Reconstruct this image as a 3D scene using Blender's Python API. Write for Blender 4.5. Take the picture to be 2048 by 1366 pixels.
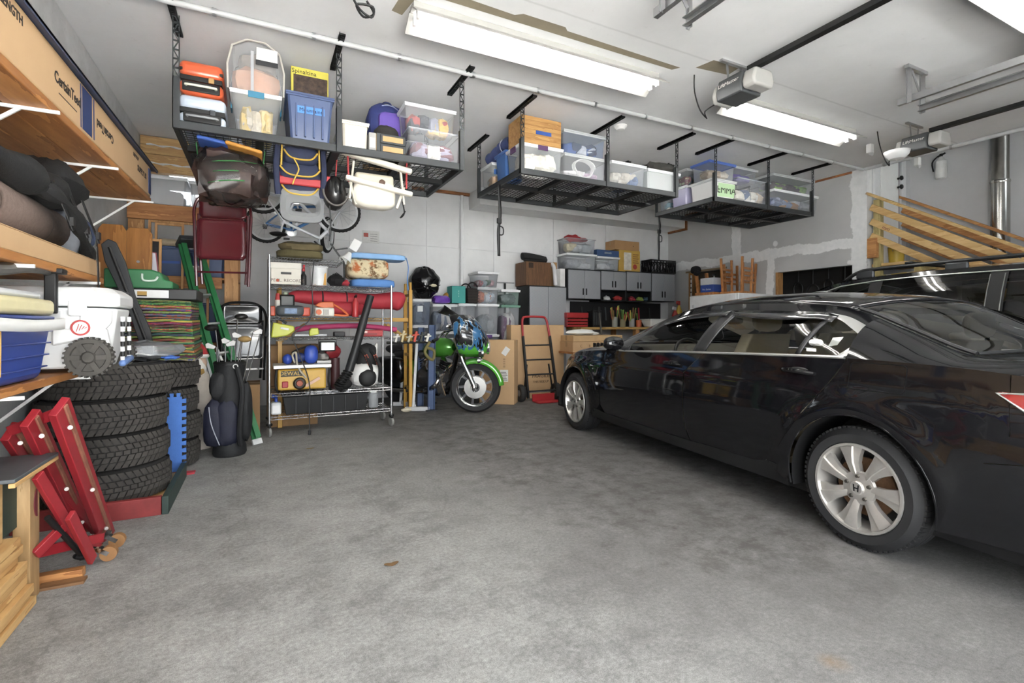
import bpy, bmesh, math, random
from mathutils import Vector, Matrix, Euler
random.seed(7)
for o in list(bpy.data.objects): bpy.data.objects.remove(o)
S = bpy.context.scene; COL = S.collection
# ---------------------------------------------------------------- camera
FPX, HOR, CAMH, VPX = 1000.0, 650.0, 1.15, 520.0
TH = math.atan((1024-VPX)/FPX)
cd = bpy.data.cameras.new('camera'); cam = bpy.data.objects.new('camera', cd); COL.objects.link(cam)
cd.sensor_width = 36; cd.lens = 36*FPX/2048; cd.shift_y = (HOR-683)/2048; cd.clip_start = .05
cam.location = (0, 0, CAMH); cam.rotation_euler = (math.pi/2, 0, -TH); S.camera = cam
# ---------------------------------------------------------------- sky outside the open garage door, exposure
W = bpy.data.worlds.new('sky'); S.world = W; W.use_nodes = True
bg = W.node_tree.nodes['Background']; bg.inputs[0].default_value = (.93, .97, 1, 1); bg.inputs[1].default_value = 4.2
TUBE = 17.0
sl_ = bpy.data.lights.new('sun', 'SUN'); sl_.energy = 90; sl_.angle = .02; sl_.color = (1, 1, 1); so = bpy.data.objects.new('sun', sl_); COL.objects.link(so); so.rotation_euler = Vector((.75, -.25, -.6)).to_track_quat('-Z', 'Y').to_euler()
vs = S.view_settings; vs.view_transform = 'Standard'; vs.look = 'None'; vs.gamma = 1; vs.use_curve_mapping = False
vs.exposure = 1.42
pl = bpy.data.lights.new('door_portal', 'AREA'); pl.shape = 'RECTANGLE'; pl.size = 3.0; pl.size_y = 2.5; pl.cycles.is_portal = True
po = bpy.data.objects.new('door_portal', pl); COL.objects.link(po); po.location = (.6, -1.02, 1.25); po.rotation_euler = (math.pi/2, 0, 0)
# ---------------------------------------------------------------- helpers
fX, fY = math.sin(TH), math.cos(TH)
def at(x, y, X=None, Y=None, Z=None):
    t = (x-1024)/FPX; a, b, c = fX+fY*t, fY-fX*t, (HOR-y)/FPX
    k = X/a if X is not None else Y/b if Y is not None else (Z-CAMH)/c
    return Vector((a*k, b*k, CAMH+c*k))
def lin(c): return c/12.92 if c <= .04045 else ((c+.055)/1.055)**2.4
def hx(h):
    h = h.lstrip('#'); c = [min(.84, 1.05*lin(int(h[i:i+2], 16)/255)**1.13) for i in (0, 2, 4)]; l = sum(c)/3; return tuple(l+(q-l)*.86 for q in c)
MATS = {}
def mt(h, rough=.55, metal=0, var=.12, sc=6, bump=0, coat=0, emit=0, alpha=1, stretch=None, spec=.5, key=None):
    k = key or (h, rough, metal, var, sc, bump, coat, emit, alpha, stretch, spec)
    if k in MATS: return MATS[k]
    m = bpy.data.materials.new('material'); m.use_nodes = True; MATS[k] = m
    nt = m.node_tree; N = nt.nodes; L = nt.links; b = N['Principled BSDF']
    c = hx(h) if isinstance(h, str) else h
    b.inputs['Base Color'].default_value = (*c, 1); b.inputs['Roughness'].default_value = rough; b.inputs['Metallic'].default_value = metal
    b.inputs['Coat Weight'].default_value = coat; b.inputs['Coat Roughness'].default_value = .05; b.inputs['Specular IOR Level'].default_value = spec
    if emit: b.inputs['Emission Color'].default_value = (1, .985, .95, 1); b.inputs['Emission Strength'].default_value = emit
    if alpha < 1: b.inputs['Alpha'].default_value = alpha
    if var or bump:
        tc = N.new('ShaderNodeTexCoord'); mp = N.new('ShaderNodeMapping'); nz = N.new('ShaderNodeTexNoise')
        nz.inputs['Scale'].default_value = sc; nz.inputs['Detail'].default_value = 5; nz.inputs['Roughness'].default_value = .65
        L.new(tc.outputs['Object'], mp.inputs[0]); L.new(mp.outputs[0], nz.inputs['Vector'])
        if stretch: mp.inputs['Scale'].default_value = stretch
        if var:
            r = N.new('ShaderNodeMapRange'); r.inputs[1].default_value = .25; r.inputs[2].default_value = .75; r.inputs[3].default_value = 1-var; r.inputs[4].default_value = 1+var
            mx = N.new('ShaderNodeMix'); mx.data_type = 'RGBA'; mx.blend_type = 'MULTIPLY'; mx.inputs[0].default_value = 1; mx.inputs[6].default_value = (*c, 1)
            L.new(nz.outputs[0], r.inputs[0]); L.new(r.outputs[0], mx.inputs[7]); L.new(mx.outputs[2], b.inputs['Base Color'])
        if bump:
            bp = N.new('ShaderNodeBump'); bp.inputs['Strength'].default_value = bump; bp.inputs['Distance'].default_value = .01
            L.new(nz.outputs[0], bp.inputs['Height']); L.new(bp.outputs[0], b.inputs['Normal'])
    return m
def glassy(col, trans, rough=.25, key=None, edge=.08):
    """see-through plastic or glass: clear light let through, plus a coat that reflects"""
    k = ('g', col, trans, rough)
    if k in MATS: return MATS[k]
    m = bpy.data.materials.new('material'); m.use_nodes = True; MATS[k] = m
    nt = m.node_tree; N = nt.nodes; L = nt.links; b = N['Principled BSDF']; out = N['Material Output']
    b.inputs['Base Color'].default_value = (*hx(col), 1); b.inputs['Roughness'].default_value = rough
    t = N.new('ShaderNodeBsdfTransparent'); t.inputs[0].default_value = (1, 1, 1, 1)
    fr = N.new('ShaderNodeFresnel'); fr.inputs[0].default_value = 1.45
    r = N.new('ShaderNodeMapRange'); r.inputs[3].default_value = 1-trans; r.inputs[4].default_value = 1
    mx = N.new('ShaderNodeMixShader'); L.new(fr.outputs[0], r.inputs[0]); L.new(r.outputs[0], mx.inputs[0])
    L.new(t.outputs[0], mx.inputs[1]); L.new(b.outputs[0], mx.inputs[2]); L.new(mx.outputs[0], out.inputs[0])
    return m
def glass(tint, key, ior=1.55):
    k = ('glass', key)
    if k in MATS: return MATS[k]
    m = bpy.data.materials.new('material'); m.use_nodes = True; MATS[k] = m
    nt = m.node_tree; N = nt.nodes; L = nt.links; out = N['Material Output']; N.remove(N['Principled BSDF'])
    t = N.new('ShaderNodeBsdfTransparent'); t.inputs[0].default_value = (*tint, 1)
    g = N.new('ShaderNodeBsdfGlossy'); g.inputs['Roughness'].default_value = .02
    fr = N.new('ShaderNodeFresnel'); fr.inputs[0].default_value = ior
    mx = N.new('ShaderNodeMixShader'); L.new(fr.outputs[0], mx.inputs[0]); L.new(t.outputs[0], mx.inputs[1]); L.new(g.outputs[0], mx.inputs[2]); L.new(mx.outputs[0], out.inputs[0])
    return m
LOCAL = set()
def tag(o, label=None, cat=None, group=None, kind=None):
    for k, v in (('label', label), ('category', cat), ('group', group), ('kind', kind)):
        if v: o[k] = v
    return o
def thing(name, label, cat, loc=(0, 0, 0), rz=0, group=None, local=False):
    o = bpy.data.objects.new(name, None); COL.objects.link(o); o.empty_display_size = .1
    o.location = loc; o.rotation_euler = (0, 0, rz)
    if local or rz: LOCAL.add(o)
    return tag(o, label, cat, group)
def root(o):
    while o.parent: o = o.parent
    return o
def dup(src, loc=None, rz=None, label=None, parent=None):
    c = src.copy(); COL.objects.link(c)
    if parent is not None: c.parent = parent
    if loc is not None: c.location = loc
    if rz is not None: c.rotation_euler = (0, 0, rz)
    if label: c['label'] = label
    for ch in src.children: dup(ch, parent=c)
    return c
def basis(d, up=None):
    d = Vector(d).normalized(); up = Vector(up or (0, 0, 1))
    if abs(d.dot(up)) > .98: up = Vector((0, 1, 0)) if abs(d.y) < .9 else Vector((1, 0, 0))
    s = d.cross(up).normalized(); return d, s, s.cross(d).normalized()
class MB:
    def __init__(s): s.v = []; s.f = []; s.xf = None
    def add(s, vs, fs):
        n = len(s.v); s.v += [Vector(p) if s.xf is None else s.xf @ Vector(p) for p in vs]; s.f += [tuple(i+n for i in f) for f in fs]; return s
    def box(s, x0, x1, y0, y1, z0, z1, tp=0, tq=None):
        tq = tp if tq is None else tq   # tp, tq: how far the bottom is drawn in along x and y
        v = [(x0+tp, y0+tq, z0), (x1-tp, y0+tq, z0), (x1-tp, y1-tq, z0), (x0+tp, y1-tq, z0), (x0, y0, z1), (x1, y0, z1), (x1, y1, z1), (x0, y1, z1)]
        return s.add(v, [(3, 2, 1, 0), (4, 5, 6, 7), (0, 1, 5, 4), (1, 2, 6, 5), (2, 3, 7, 6), (3, 0, 4, 7)])
    def bar(s, a, b, w, h=None, up=None):
        a, b = Vector(a), Vector(b); h = h or w; d, sd, u = basis(b-a, up); v = []
        for p in (a, b):
            for i, j in ((-1, -1), (1, -1), (1, 1), (-1, 1)): v.append(p+sd*(i*w/2)+u*(j*h/2))
        return s.add(v, [(0, 1, 2, 3), (7, 6, 5, 4), (0, 4, 5, 1), (1, 5, 6, 2), (2, 6, 7, 3), (3, 7, 4, 0)])
    def cyl(s, a, b, r, r2=None, n=14, cap=True):
        a, b = Vector(a), Vector(b); r2 = r if r2 is None else r2; d, sd, u = basis(b-a); v = []
        for p, q in ((a, r), (b, r2)):
            for i in range(n): t = 2*math.pi*i/n; v.append(p+sd*math.cos(t)*q+u*math.sin(t)*q)
        f = [(i, (i+1) % n, n+(i+1) % n, n+i) for i in range(n)]
        if cap: f += [tuple(range(n-1, -1, -1)), tuple(range(n, 2*n))]
        return s.add(v, f)
    def tube(s, pts, r, n=8, closed=False, cap=True):
        pts = [Vector(p) for p in pts]; m = len(pts); v = []; pu = None
        for i, p in enumerate(pts):
            a = pts[(i-1) % m] if closed or i else p; b = pts[(i+1) % m] if closed or i < m-1 else p
            d = (b-a).normalized()
            if pu is None: _, sd, u = basis(d)
            else:
                u = (pu-d*pu.dot(d)).normalized(); sd = d.cross(u)
            pu = u; q = r[i] if isinstance(r, (list, tuple)) else r
            for j in range(n): t = 2*math.pi*j/n; v.append(p+sd*math.cos(t)*q+u*math.sin(t)*q)
        f = [(i*n+j, i*n+(j+1) % n, ((i+1) % m)*n+(j+1) % n, ((i+1) % m)*n+j) for i in range(m if closed else m-1) for j in range(n)]
        if cap and not closed: f += [tuple(range(n-1, -1, -1)), tuple((m-1)*n+j for j in range(n))]
        return s.add(v, f)
    def lathe(s, prof, o=(0, 0, 0), ax=(0, 0, 1), n=24, closed=False, a0=0, a1=2*math.pi):
        o = Vector(o); d, sd, u = basis(ax); v = []; full = abs(a1-a0) > 6.28; N = n if full else n+1; m = len(prof)
        for i in range(N):
            t = a0+(a1-a0)*i/n; c = sd*math.cos(t)+u*math.sin(t)
            for r, h in prof: v.append(o+c*r+d*h)
        f = []
        for i in range(n):
            k = (i+1) % N
            for j in range(m if closed else m-1): l = (j+1) % m; f.append((i*m+j, i*m+l, k*m+l, k*m+j))
        return s.add(v, f)
    def prism(s, poly, fn, t0, t1):
        """poly: outline (a,b); fn(a,b,t) gives the point in space"""
        n = len(poly); v = [fn(a, b, t0) for a, b in poly]+[fn(a, b, t1) for a, b in poly]
        return s.add(v, [tuple(range(n-1, -1, -1)), tuple(range(n, 2*n))]+[(i, (i+1) % n, n+(i+1) % n, n+i) for i in range(n)])
    def grid(s, rows, cu=False, cv=False):
        m, n = len(rows), len(rows[0]); v = [p for r in rows for p in r]
        return s.add(v, [(i*n+j, i*n+(j+1) % n, ((i+1) % m)*n+(j+1) % n, ((i+1) % m)*n+j) for i in range(m if cu else m-1) for j in range(n if cv else n-1)])
    def blob(s, c, r, nu=12, nv=8, amp=.12, fr=3.0, flat=0, sq=1, seed=0):
        """lumpy rounded body; sq<1 squares it up; flat cuts off its underside"""
        c = Vector(c); rng = random.Random(seed*977+int(c.x*91+c.z*57)); ph = [rng.uniform(0, 6.28) for _ in range(6)]; rows = []
        sg = lambda t: math.copysign(abs(t)**sq, t)
        for i in range(nv+1):
            b = -math.pi/2+math.pi*i/nv; row = []
            for j in range(nu):
                a = 2*math.pi*j/nu
                k = 1+amp*(math.sin(fr*a+ph[0])*math.cos(2*b+ph[1])+.6*math.sin(2*fr*a+ph[2]+3*b)+.5*math.sin(fr*b*1.7+ph[3]))
                z = sg(math.sin(b))
                p = Vector((sg(math.cos(b))*sg(math.cos(a))*r[0]*k, sg(math.cos(b))*sg(math.sin(a))*r[1]*k, z*r[2]*k))
                if flat and p.z < -r[2]*(1-flat): p.z = -r[2]*(1-flat)
                row.append(c+p)
            rows.append(row)
        return s.grid(rows, cv=True)
    def build(s, name, mat, parent=None, bevel=0, seg=2, smooth=True, ang=35, solid=0, sub=0, label=None):
        me = bpy.data.meshes.new(name); off = Vector((0, 0, 0))
        if parent is not None:
            r = root(parent)
            if r not in LOCAL: off = Vector(r.location)
        me.from_pydata([tuple(p-off) for p in s.v], [], s.f); me.validate()
        bm = bmesh.new(); bm.from_mesh(me); bmesh.ops.recalc_face_normals(bm, faces=bm.faces); bm.to_mesh(me); bm.free()
        if smooth:
            me.polygons.foreach_set('use_smooth', [True]*len(me.polygons)); me.set_sharp_from_angle(angle=math.radians(ang))
        o = bpy.data.objects.new(name, me); COL.objects.link(o); me.materials.append(mat)
        if parent is not None: o.parent = parent
        if solid: q = o.modifiers.new('s', 'SOLIDIFY'); q.thickness = solid; q.offset = 0
        if bevel: q = o.modifiers.new('b', 'BEVEL'); q.width = bevel; q.segments = seg; q.limit_method = 'ANGLE'; q.angle_limit = .6
        if sub: q = o.modifiers.new('u', 'SUBSURF'); q.levels = sub; q.render_levels = sub
        if label: o['label'] = label
        return o
def text(name, body, size, mat, loc, right, up, parent, align='CENTER', depth=.0006, sx=1, bold=0):
    cu = bpy.data.curves.new('t', 'FONT'); cu.body = body; cu.size = size; cu.align_x = align; cu.align_y = 'CENTER'; cu.extrude = depth; cu.resolution_u = 2; cu.offset = bold
    o = bpy.data.objects.new('t', cu); COL.objects.link(o); dg = bpy.context.evaluated_depsgraph_get(); dg.update()
    me = bpy.data.meshes.new_from_object(o.evaluated_get(dg)); bpy.data.objects.remove(o); bpy.data.curves.remove(cu)
    r = Vector(right).normalized(); u = Vector(up).normalized(); n = r.cross(u); off = Vector((0, 0, 0)); rt = root(parent)
    if rt not in LOCAL: off = Vector(rt.location)
    L = Vector(loc)-off
    for v in me.vertices: v.co = L+r*v.co.x*sx+u*v.co.y+n*v.co.z
    me.name = name; me.materials.clear(); me.materials.append(mat)
    q = bpy.data.objects.new(name, me); COL.objects.link(q); q.parent = parent; return q
def struct(o, label=None): o['kind'] = 'structure'; return o
def arc(c, r, a0, a1, n, ax='xz'):
    out = []
    for i in range(n+1):
        t = math.radians(a0+(a1-a0)*i/n); p = [0, 0, 0]; p['xyz'.index(ax[0])] = r*math.cos(t); p['xyz'.index(ax[1])] = r*math.sin(t); out.append(Vector(c)+Vector(p))
    return out
def smooth_path(pts, k=4):
    pts = [Vector(p) for p in pts]; out = []
    for i in range(len(pts)-1):
        p0 = pts[max(i-1, 0)]; p1 = pts[i]; p2 = pts[i+1]; p3 = pts[min(i+2, len(pts)-1)]
        for j in range(k):
            t = j/k; out.append(.5*((2*p1)+(p2-p0)*t+(2*p0-5*p1+4*p2-p3)*t*t+(3*p1-p0-3*p2+p3)*t**3))
    return out+[pts[-1]]
BLACK = mt('1a1a1b', .5, var=.15); STEEL = mt('b9babb', .3, 1, var=.08); CHROME = mt('d8d8d8', .08, 1, var=0); RUBBER = mt('2b2a29', .85, var=.2, sc=20)
WHITEP = mt('e9e9e7', .45, var=.04); DARKM = mt('2a2b2b', .45, .3, var=.15); BLK_MARK = mt('1d1b1a', .7, var=0); INK = mt('3a3128', .8, var=0)
# ---------------------------------------------------------------- materials of the room
def nodes_mat(fn):
    m = bpy.data.materials.new('surface'); m.use_nodes = True; nt = m.node_tree; fn(nt.nodes, nt.links, nt.nodes['Principled BSDF']); return m
def mathn(N, L, op, a, b=None, c=None, clamp=False):
    n = N.new('ShaderNodeMath'); n.operation = op; n.use_clamp = clamp
    for i, q in enumerate((a, b, c)):
        if q is None: continue
        if hasattr(q, 'is_linked'): L.new(q, n.inputs[i])
        else: n.inputs[i].default_value = q
    return n.outputs[0]
def noise(N, L, vec, sc, det=6, ro=.6):
    n = N.new('ShaderNodeTexNoise'); n.inputs['Scale'].default_value = sc; n.inputs['Detail'].default_value = det; n.inputs['Roughness'].default_value = ro; L.new(vec, n.inputs['Vector']); return n.outputs[0]
def rng(N, L, v, a, b, c=0, d=1):
    r = N.new('ShaderNodeMapRange'); L.new(v, r.inputs[0])
    for i, q in enumerate((a, b, c, d)): r.inputs[i+1].default_value = q
    return r.outputs[0]
def mix(N, L, f, a, b, mode='MIX'):
    m = N.new('ShaderNodeMix'); m.data_type = 'RGBA'; m.blend_type = mode
    for i, q in ((0, f), (6, a), (7, b)):
        if hasattr(q, 'is_linked'): L.new(q, m.inputs[i])
        elif i: m.inputs[i].default_value = (*q, 1)
        else: m.inputs[0].default_value = q
    return m.outputs[2]
def coords(N, L):
    tc = N.new('ShaderNodeTexCoord'); sp = N.new('ShaderNodeSeparateXYZ'); L.new(tc.outputs['Object'], sp.inputs[0]); return tc.outputs['Object'], sp.outputs
def m_floor(N, L, b):
    v, (x, y, z) = coords(N, L)
    n1 = noise(N, L, v, .9, 12, .72); n2 = noise(N, L, v, 6, 12, .78); n3 = noise(N, L, v, 60, 3, .6); n4 = noise(N, L, v, 2.3, 10, .78); n5 = noise(N, L, v, 260, 2, .5)
    c = mix(N, L, rng(N, L, n1, .38, .62), (.19, .187, .18), (.34, .336, .325))
    c = mix(N, L, rng(N, L, n2, .42, .62, 0, .6), c, (.42, .416, .40))
    c = mix(N, L, rng(N, L, n4, .47, .36, 0, .5), c, (.14, .137, .13))
    c = mix(N, L, rng(N, L, n3, .3, .7, 0, 1), mix(N, L, 1.0, c, (.76, .76, .76), 'MULTIPLY'), mix(N, L, 1.0, c, (1.22, 1.22, 1.22), 'MULTIPLY'))
    c = mix(N, L, rng(N, L, n5, .3, .7, 0, 1), mix(N, L, 1.0, c, (.70, .70, .70), 'MULTIPLY'), mix(N, L, 1.0, c, (1.25, 1.25, 1.25), 'MULTIPLY'))
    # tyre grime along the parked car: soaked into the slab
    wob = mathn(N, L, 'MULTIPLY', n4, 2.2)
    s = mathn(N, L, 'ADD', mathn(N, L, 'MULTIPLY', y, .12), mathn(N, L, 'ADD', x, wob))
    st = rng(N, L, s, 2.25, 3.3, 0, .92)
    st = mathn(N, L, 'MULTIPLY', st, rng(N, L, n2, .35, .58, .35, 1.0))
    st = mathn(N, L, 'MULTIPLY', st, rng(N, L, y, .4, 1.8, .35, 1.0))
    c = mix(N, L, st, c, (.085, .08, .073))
    # fine cracks
    vo = N.new('ShaderNodeTexVoronoi'); vo.feature = 'DISTANCE_TO_EDGE'; vo.inputs['Scale'].default_value = .55; vo.inputs['Randomness'].default_value = 1
    wv = N.new('ShaderNodeVectorMath'); wv.operation = 'ADD'; nc = N.new('ShaderNodeTexNoise'); nc.inputs['Scale'].default_value = 2.5; nc.inputs['Detail'].default_value = 6; L.new(v, nc.inputs['Vector'])
    L.new(v, wv.inputs[0]); sc = N.new('ShaderNodeVectorMath'); sc.operation = 'SCALE'; sc.inputs['Scale'].default_value = .5; L.new(nc.outputs['Color'], sc.inputs[0]); L.new(sc.outputs[0], wv.inputs[1]); L.new(wv.outputs[0], vo.inputs['Vector'])
    cr = rng(N, L, vo.outputs['Distance'], .0, .006, .35, 0)
    c = mix(N, L, cr, c, (.12, .115, .11))
    # small rust spots
    vr = N.new('ShaderNodeTexVoronoi'); vr.inputs['Scale'].default_value = 1.1; L.new(v, vr.inputs['Vector'])
    c = mix(N, L, mathn(N, L, 'MULTIPLY', rng(N, L, vr.outputs['Distance'], .07, .02, 0, .5), rng(N, L, n2, .4, .6)), c, (.26, .16, .07))
    c = mix(N, L, 1.0, c, (.86, .86, .865), 'MULTIPLY'); L.new(c, b.inputs['Base Color']); L.new(rng(N, L, n2, .3, .7, .62, .85), b.inputs['Roughness'])
    bp = N.new('ShaderNodeBump'); bp.inputs['Strength'].default_value = .14; bp.inputs['Distance'].default_value = .012
    L.new(mathn(N, L, 'ADD', n2, mathn(N, L, 'MULTIPLY', n3, .12)), bp.inputs['Height']); L.new(bp.outputs[0], b.inputs['Normal'])
def m_ceil(N, L, b):
    v, (x, y, z) = coords(N, L); n = noise(N, L, v, 1.3, 6, .6); n2 = noise(N, L, v, 14, 4, .6); n3 = noise(N, L, v, 5, 5, .7)
    c = mix(N, L, rng(N, L, n, .3, .7), (.74, .74, .745), (.84, .84, .845))
    c = mix(N, L, rng(N, L, n2, .66, .76, 0, .18), c, (.42, .42, .41))
    s1 = mathn(N, L, 'ABSOLUTE', mathn(N, L, 'SUBTRACT', mathn(N, L, 'ADD', y, mathn(N, L, 'MULTIPLY', n3, .02)), 3.06))
    c = mix(N, L, rng(N, L, s1, .014, .004, 0, .5), c, (.55, .55, .55))
    L.new(c, b.inputs['Base Color']); b.inputs['Roughness'].default_value = .8
    bp = N.new('ShaderNodeBump'); bp.inputs['Strength'].default_value = .2; bp.inputs['Distance'].default_value = .01; L.new(n2, bp.inputs['Height']); L.new(bp.outputs[0], b.inputs['Normal'])
def m_white(N, L, b):
    v, (x, y, z) = coords(N, L); n = noise(N, L, v, 1.1, 6, .6); n2 = noise(N, L, v, 9, 5, .65)
    c = mix(N, L, rng(N, L, n, .3, .7), (.56, .565, .575), (.72, .725, .73)); c = mix(N, L, rng(N, L, n2, .62, .75, 0, .25), c, (.42, .41, .40))
    vo = N.new('ShaderNodeTexVoronoi'); vo.inputs['Scale'].default_value = 3.2; vo.inputs['Randomness'].default_value = .35; L.new(v, vo.inputs['Vector'])
    c = mix(N, L, rng(N, L, vo.outputs['Distance'], .035, .02, 0, .5), c, (.4, .39, .38))
    L.new(c, b.inputs['Base Color']); b.inputs['Roughness'].default_value = .75
def m_drywall(N, L, b):
    v, (x, y, z) = coords(N, L); n = noise(N, L, v, 3.0, 6, .65); n2 = noise(N, L, v, 1.2, 5, .6); n3 = noise(N, L, v, 12, 4, .6)
    w = mathn(N, L, 'MULTIPLY', mathn(N, L, 'SUBTRACT', n, .5), .22)
    def band(q, at_, half): return rng(N, L, mathn(N, L, 'ABSOLUTE', mathn(N, L, 'ADD', mathn(N, L, 'SUBTRACT', q, at_), w)), half+.012, half)
    m = band(z, 2.36, .075)
    for q, p_, h_ in ((y, 6.30, .09), (y, 4.20, .11), (y, 5.62, .06)): m = mathn(N, L, 'MAXIMUM', m, band(q, p_, h_) if p_ != 5.62 else mathn(N, L, 'MULTIPLY', band(q, p_, h_), rng(N, L, z, 2.4, 2.3)))
    mp = N.new('ShaderNodeMapping'); mp.inputs['Scale'].default_value = (0, 2.1, 2.1); L.new(v, mp.inputs[0])
    vo = N.new('ShaderNodeTexVoronoi'); vo.inputs['Scale'].default_value = 1; vo.inputs['Randomness'].default_value = .6; L.new(mp.outputs[0], vo.inputs['Vector'])
    sp = rng(N, L, mathn(N, L, 'ADD', vo.outputs['Distance'], mathn(N, L, 'MULTIPLY', w, .8)), .11, .08)
    m = mathn(N, L, 'MAXIMUM', m, sp)
    c = mix(N, L, rng(N, L, n2, .3, .7), (.43, .435, .435), (.50, .50, .50)); c = mix(N, L, m, c, mix(N, L, rng(N, L, n3, .3, .7), (.74, .75, .75), (.84, .84, .84)))
    L.new(c, b.inputs['Base Color']); b.inputs['Roughness'].default_value = .8
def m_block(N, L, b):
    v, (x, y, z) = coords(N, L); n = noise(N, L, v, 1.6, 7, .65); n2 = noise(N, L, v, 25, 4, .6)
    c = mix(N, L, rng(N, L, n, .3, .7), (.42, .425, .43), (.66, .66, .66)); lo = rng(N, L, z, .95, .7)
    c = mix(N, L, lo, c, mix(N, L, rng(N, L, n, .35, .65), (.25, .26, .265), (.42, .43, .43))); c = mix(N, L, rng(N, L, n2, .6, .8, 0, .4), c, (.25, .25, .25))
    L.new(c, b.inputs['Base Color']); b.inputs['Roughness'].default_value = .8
def m_wood(c1, c2, sc=5, stretch=(1, .12, 1), rough=.6, ring=1.0):
    k = ('wood', c1, c2, sc, stretch, rough)
    if k in MATS: return MATS[k]
    def fn(N, L, b):
        tc = N.new('ShaderNodeTexCoord'); oi = N.new('ShaderNodeObjectInfo'); ad = N.new('ShaderNodeVectorMath'); ad.operation = 'ADD'; L.new(tc.outputs['Object'], ad.inputs[0])
        cx = N.new('ShaderNodeCombineXYZ'); L.new(mathn(N, L, 'MULTIPLY', oi.outputs['Random'], 37.0), cx.inputs[0]); L.new(cx.outputs[0], ad.inputs[1])
        mp = N.new('ShaderNodeMapping'); mp.inputs['Scale'].default_value = stretch; L.new(ad.outputs[0], mp.inputs[0]); n = noise(N, L, mp.outputs[0], sc, 6, .6)
        n2 = noise(N, L, mp.outputs[0], sc*9, 4, .6); kn = N.new('ShaderNodeTexVoronoi'); kn.inputs['Scale'].default_value = 1.6; L.new(ad.outputs[0], kn.inputs['Vector'])
        wv = mathn(N, L, 'FRACT', mathn(N, L, 'MULTIPLY', n, 7.0*ring))
        c = mix(N, L, rng(N, L, wv, 0, 1), hx(c1), hx(c2)); c = mix(N, L, rng(N, L, n2, .4, .7, 0, .35), c, hx(c2))
        c = mix(N, L, rng(N, L, kn.outputs['Distance'], .07, .03, 0, .75), c, tuple(q*.3 for q in hx(c2)))
        L.new(c, b.inputs['Base Color']); b.inputs['Roughness'].default_value = rough
    MATS[k] = nodes_mat(fn); return MATS[k]
PLY = m_wood('c68a40', '9c6426', 3, (1, .15, 1)); PINE = m_wood('c89a5a', 'a87436', 6, (.15, .15, 1)); PINEY = m_wood('d8b272', 'b98c4c', 6, (.5, .12, 1)); PINEX = m_wood('c98f48', '9c6428', 6, (.12, 1, 1)); PINEZ = m_wood('c99a5c', 'a5753a', 6, (1, 1, .12))
CARD = mt('c4a276', .85, var=.08, sc=3); CARD2 = mt('b18b5c', .85, var=.1, sc=3); CARD3 = mt('99784f', .85, var=.1, sc=3)
# ---------------------------------------------------------------- structure
CEIL, YB, XL, XR, YA = 3.40, 8.0, -1.27, 7.75, 4.1
def sbox(name, m, *a, bevel=0, parent=None): 
    o = MB().box(*a).build(name, m, parent, bevel=bevel, smooth=False)
    return struct(o) if parent is None else o
sbox('floor', nodes_mat(m_floor), XL-.3, 9.4, -1.1, YB+.3, -.1, 0)
sbox('driveway', mt('c4c2bd', .9, var=.1, sc=2), -9, 14, -14, -1.1, -.2, -.02)
ceiling = sbox('ceiling', nodes_mat(m_ceil), XL-.2, XR, -1.2, YB+.2, CEIL, CEIL+.15)
WHITEW = nodes_mat(m_white); DRY = nodes_mat(m_drywall); PAINT = mt('c6c7c9', .75, var=.06, sc=2); TRIMW = mt('d9dadb', .6, var=.05)
WX0, WX1, WZ0, WZ1 = -1.12, -.2, 2.72, 3.22     # high window in the back wall
wall_back = struct(MB().box(XL-.2, WX0, YB, YB+.15, 0, CEIL).box(WX1, 9.3, YB, YB+.15, 0, CEIL).box(WX0, WX1, YB, YB+.15, 0, WZ0).box(WX0, WX1, YB, YB+.15, WZ1, CEIL).build('wall_back', WHITEW, smooth=False))
# painted boards of the back wall: joints recessed between sheets
for i, (x0, x1) in enumerate(((.02, 1.22), (1.23, 2.44), (2.45, 3.66), (3.67, 4.88), (4.89, 6.1), (6.11, 7.32))):
    for z0, z1 in ((.0, 1.215), (1.225, 2.44), (2.45, 3.2)):
        MB().box(x0, x1, YB-.012, YB+.01, z0, z1).build('panel', WHITEW, wall_back, smooth=False)
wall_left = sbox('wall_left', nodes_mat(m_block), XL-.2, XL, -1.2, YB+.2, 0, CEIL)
wr = MB(); W0, W1 = XR, XR+.12
for a in ((YA, 4.30, 0, CEIL), (4.30, 5.50, 0, 1.1), (4.30, 5.50, 2.03, CEIL), (5.50, 6.62, 0, CEIL), (6.62, 7.40, 0, 1.2), (6.62, 7.40, 2.2, CEIL), (7.40, YB, 0, CEIL)): wr.box(W0, W1, a[0], a[1], a[2], a[3])
wall_right = struct(wr.build('wall_right', DRY, smooth=False))
struct(MB().box(XR+.12, 9.2, YA, YA+.12, 0, 5).build('wall_stairwell', PAINT, smooth=False))
struct(MB().box(8.9, 9.0, -1.2, YA+.1, 0, 5).build('wall_stairs', PAINT, smooth=False))
struct(MB().box(XR, 9.0, -1.2, YA+.12, 5, 5.1).build('ceiling_stairwell', PAINT, smooth=False))
struct(MB().box(XR, XR+.15, -1.2, YA, CEIL+.001, 5).build('wall_above_stairs', PAINT, smooth=False))
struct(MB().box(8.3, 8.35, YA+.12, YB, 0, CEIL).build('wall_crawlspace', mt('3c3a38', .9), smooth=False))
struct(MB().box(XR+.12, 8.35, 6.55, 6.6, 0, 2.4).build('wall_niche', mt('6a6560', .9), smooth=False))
struct(MB().box(XR+.12, 8.35, YA+.12, YB, 2.4, 2.45).build('ceiling_crawlspace', mt('3c3a38', .9), smooth=False))
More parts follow.
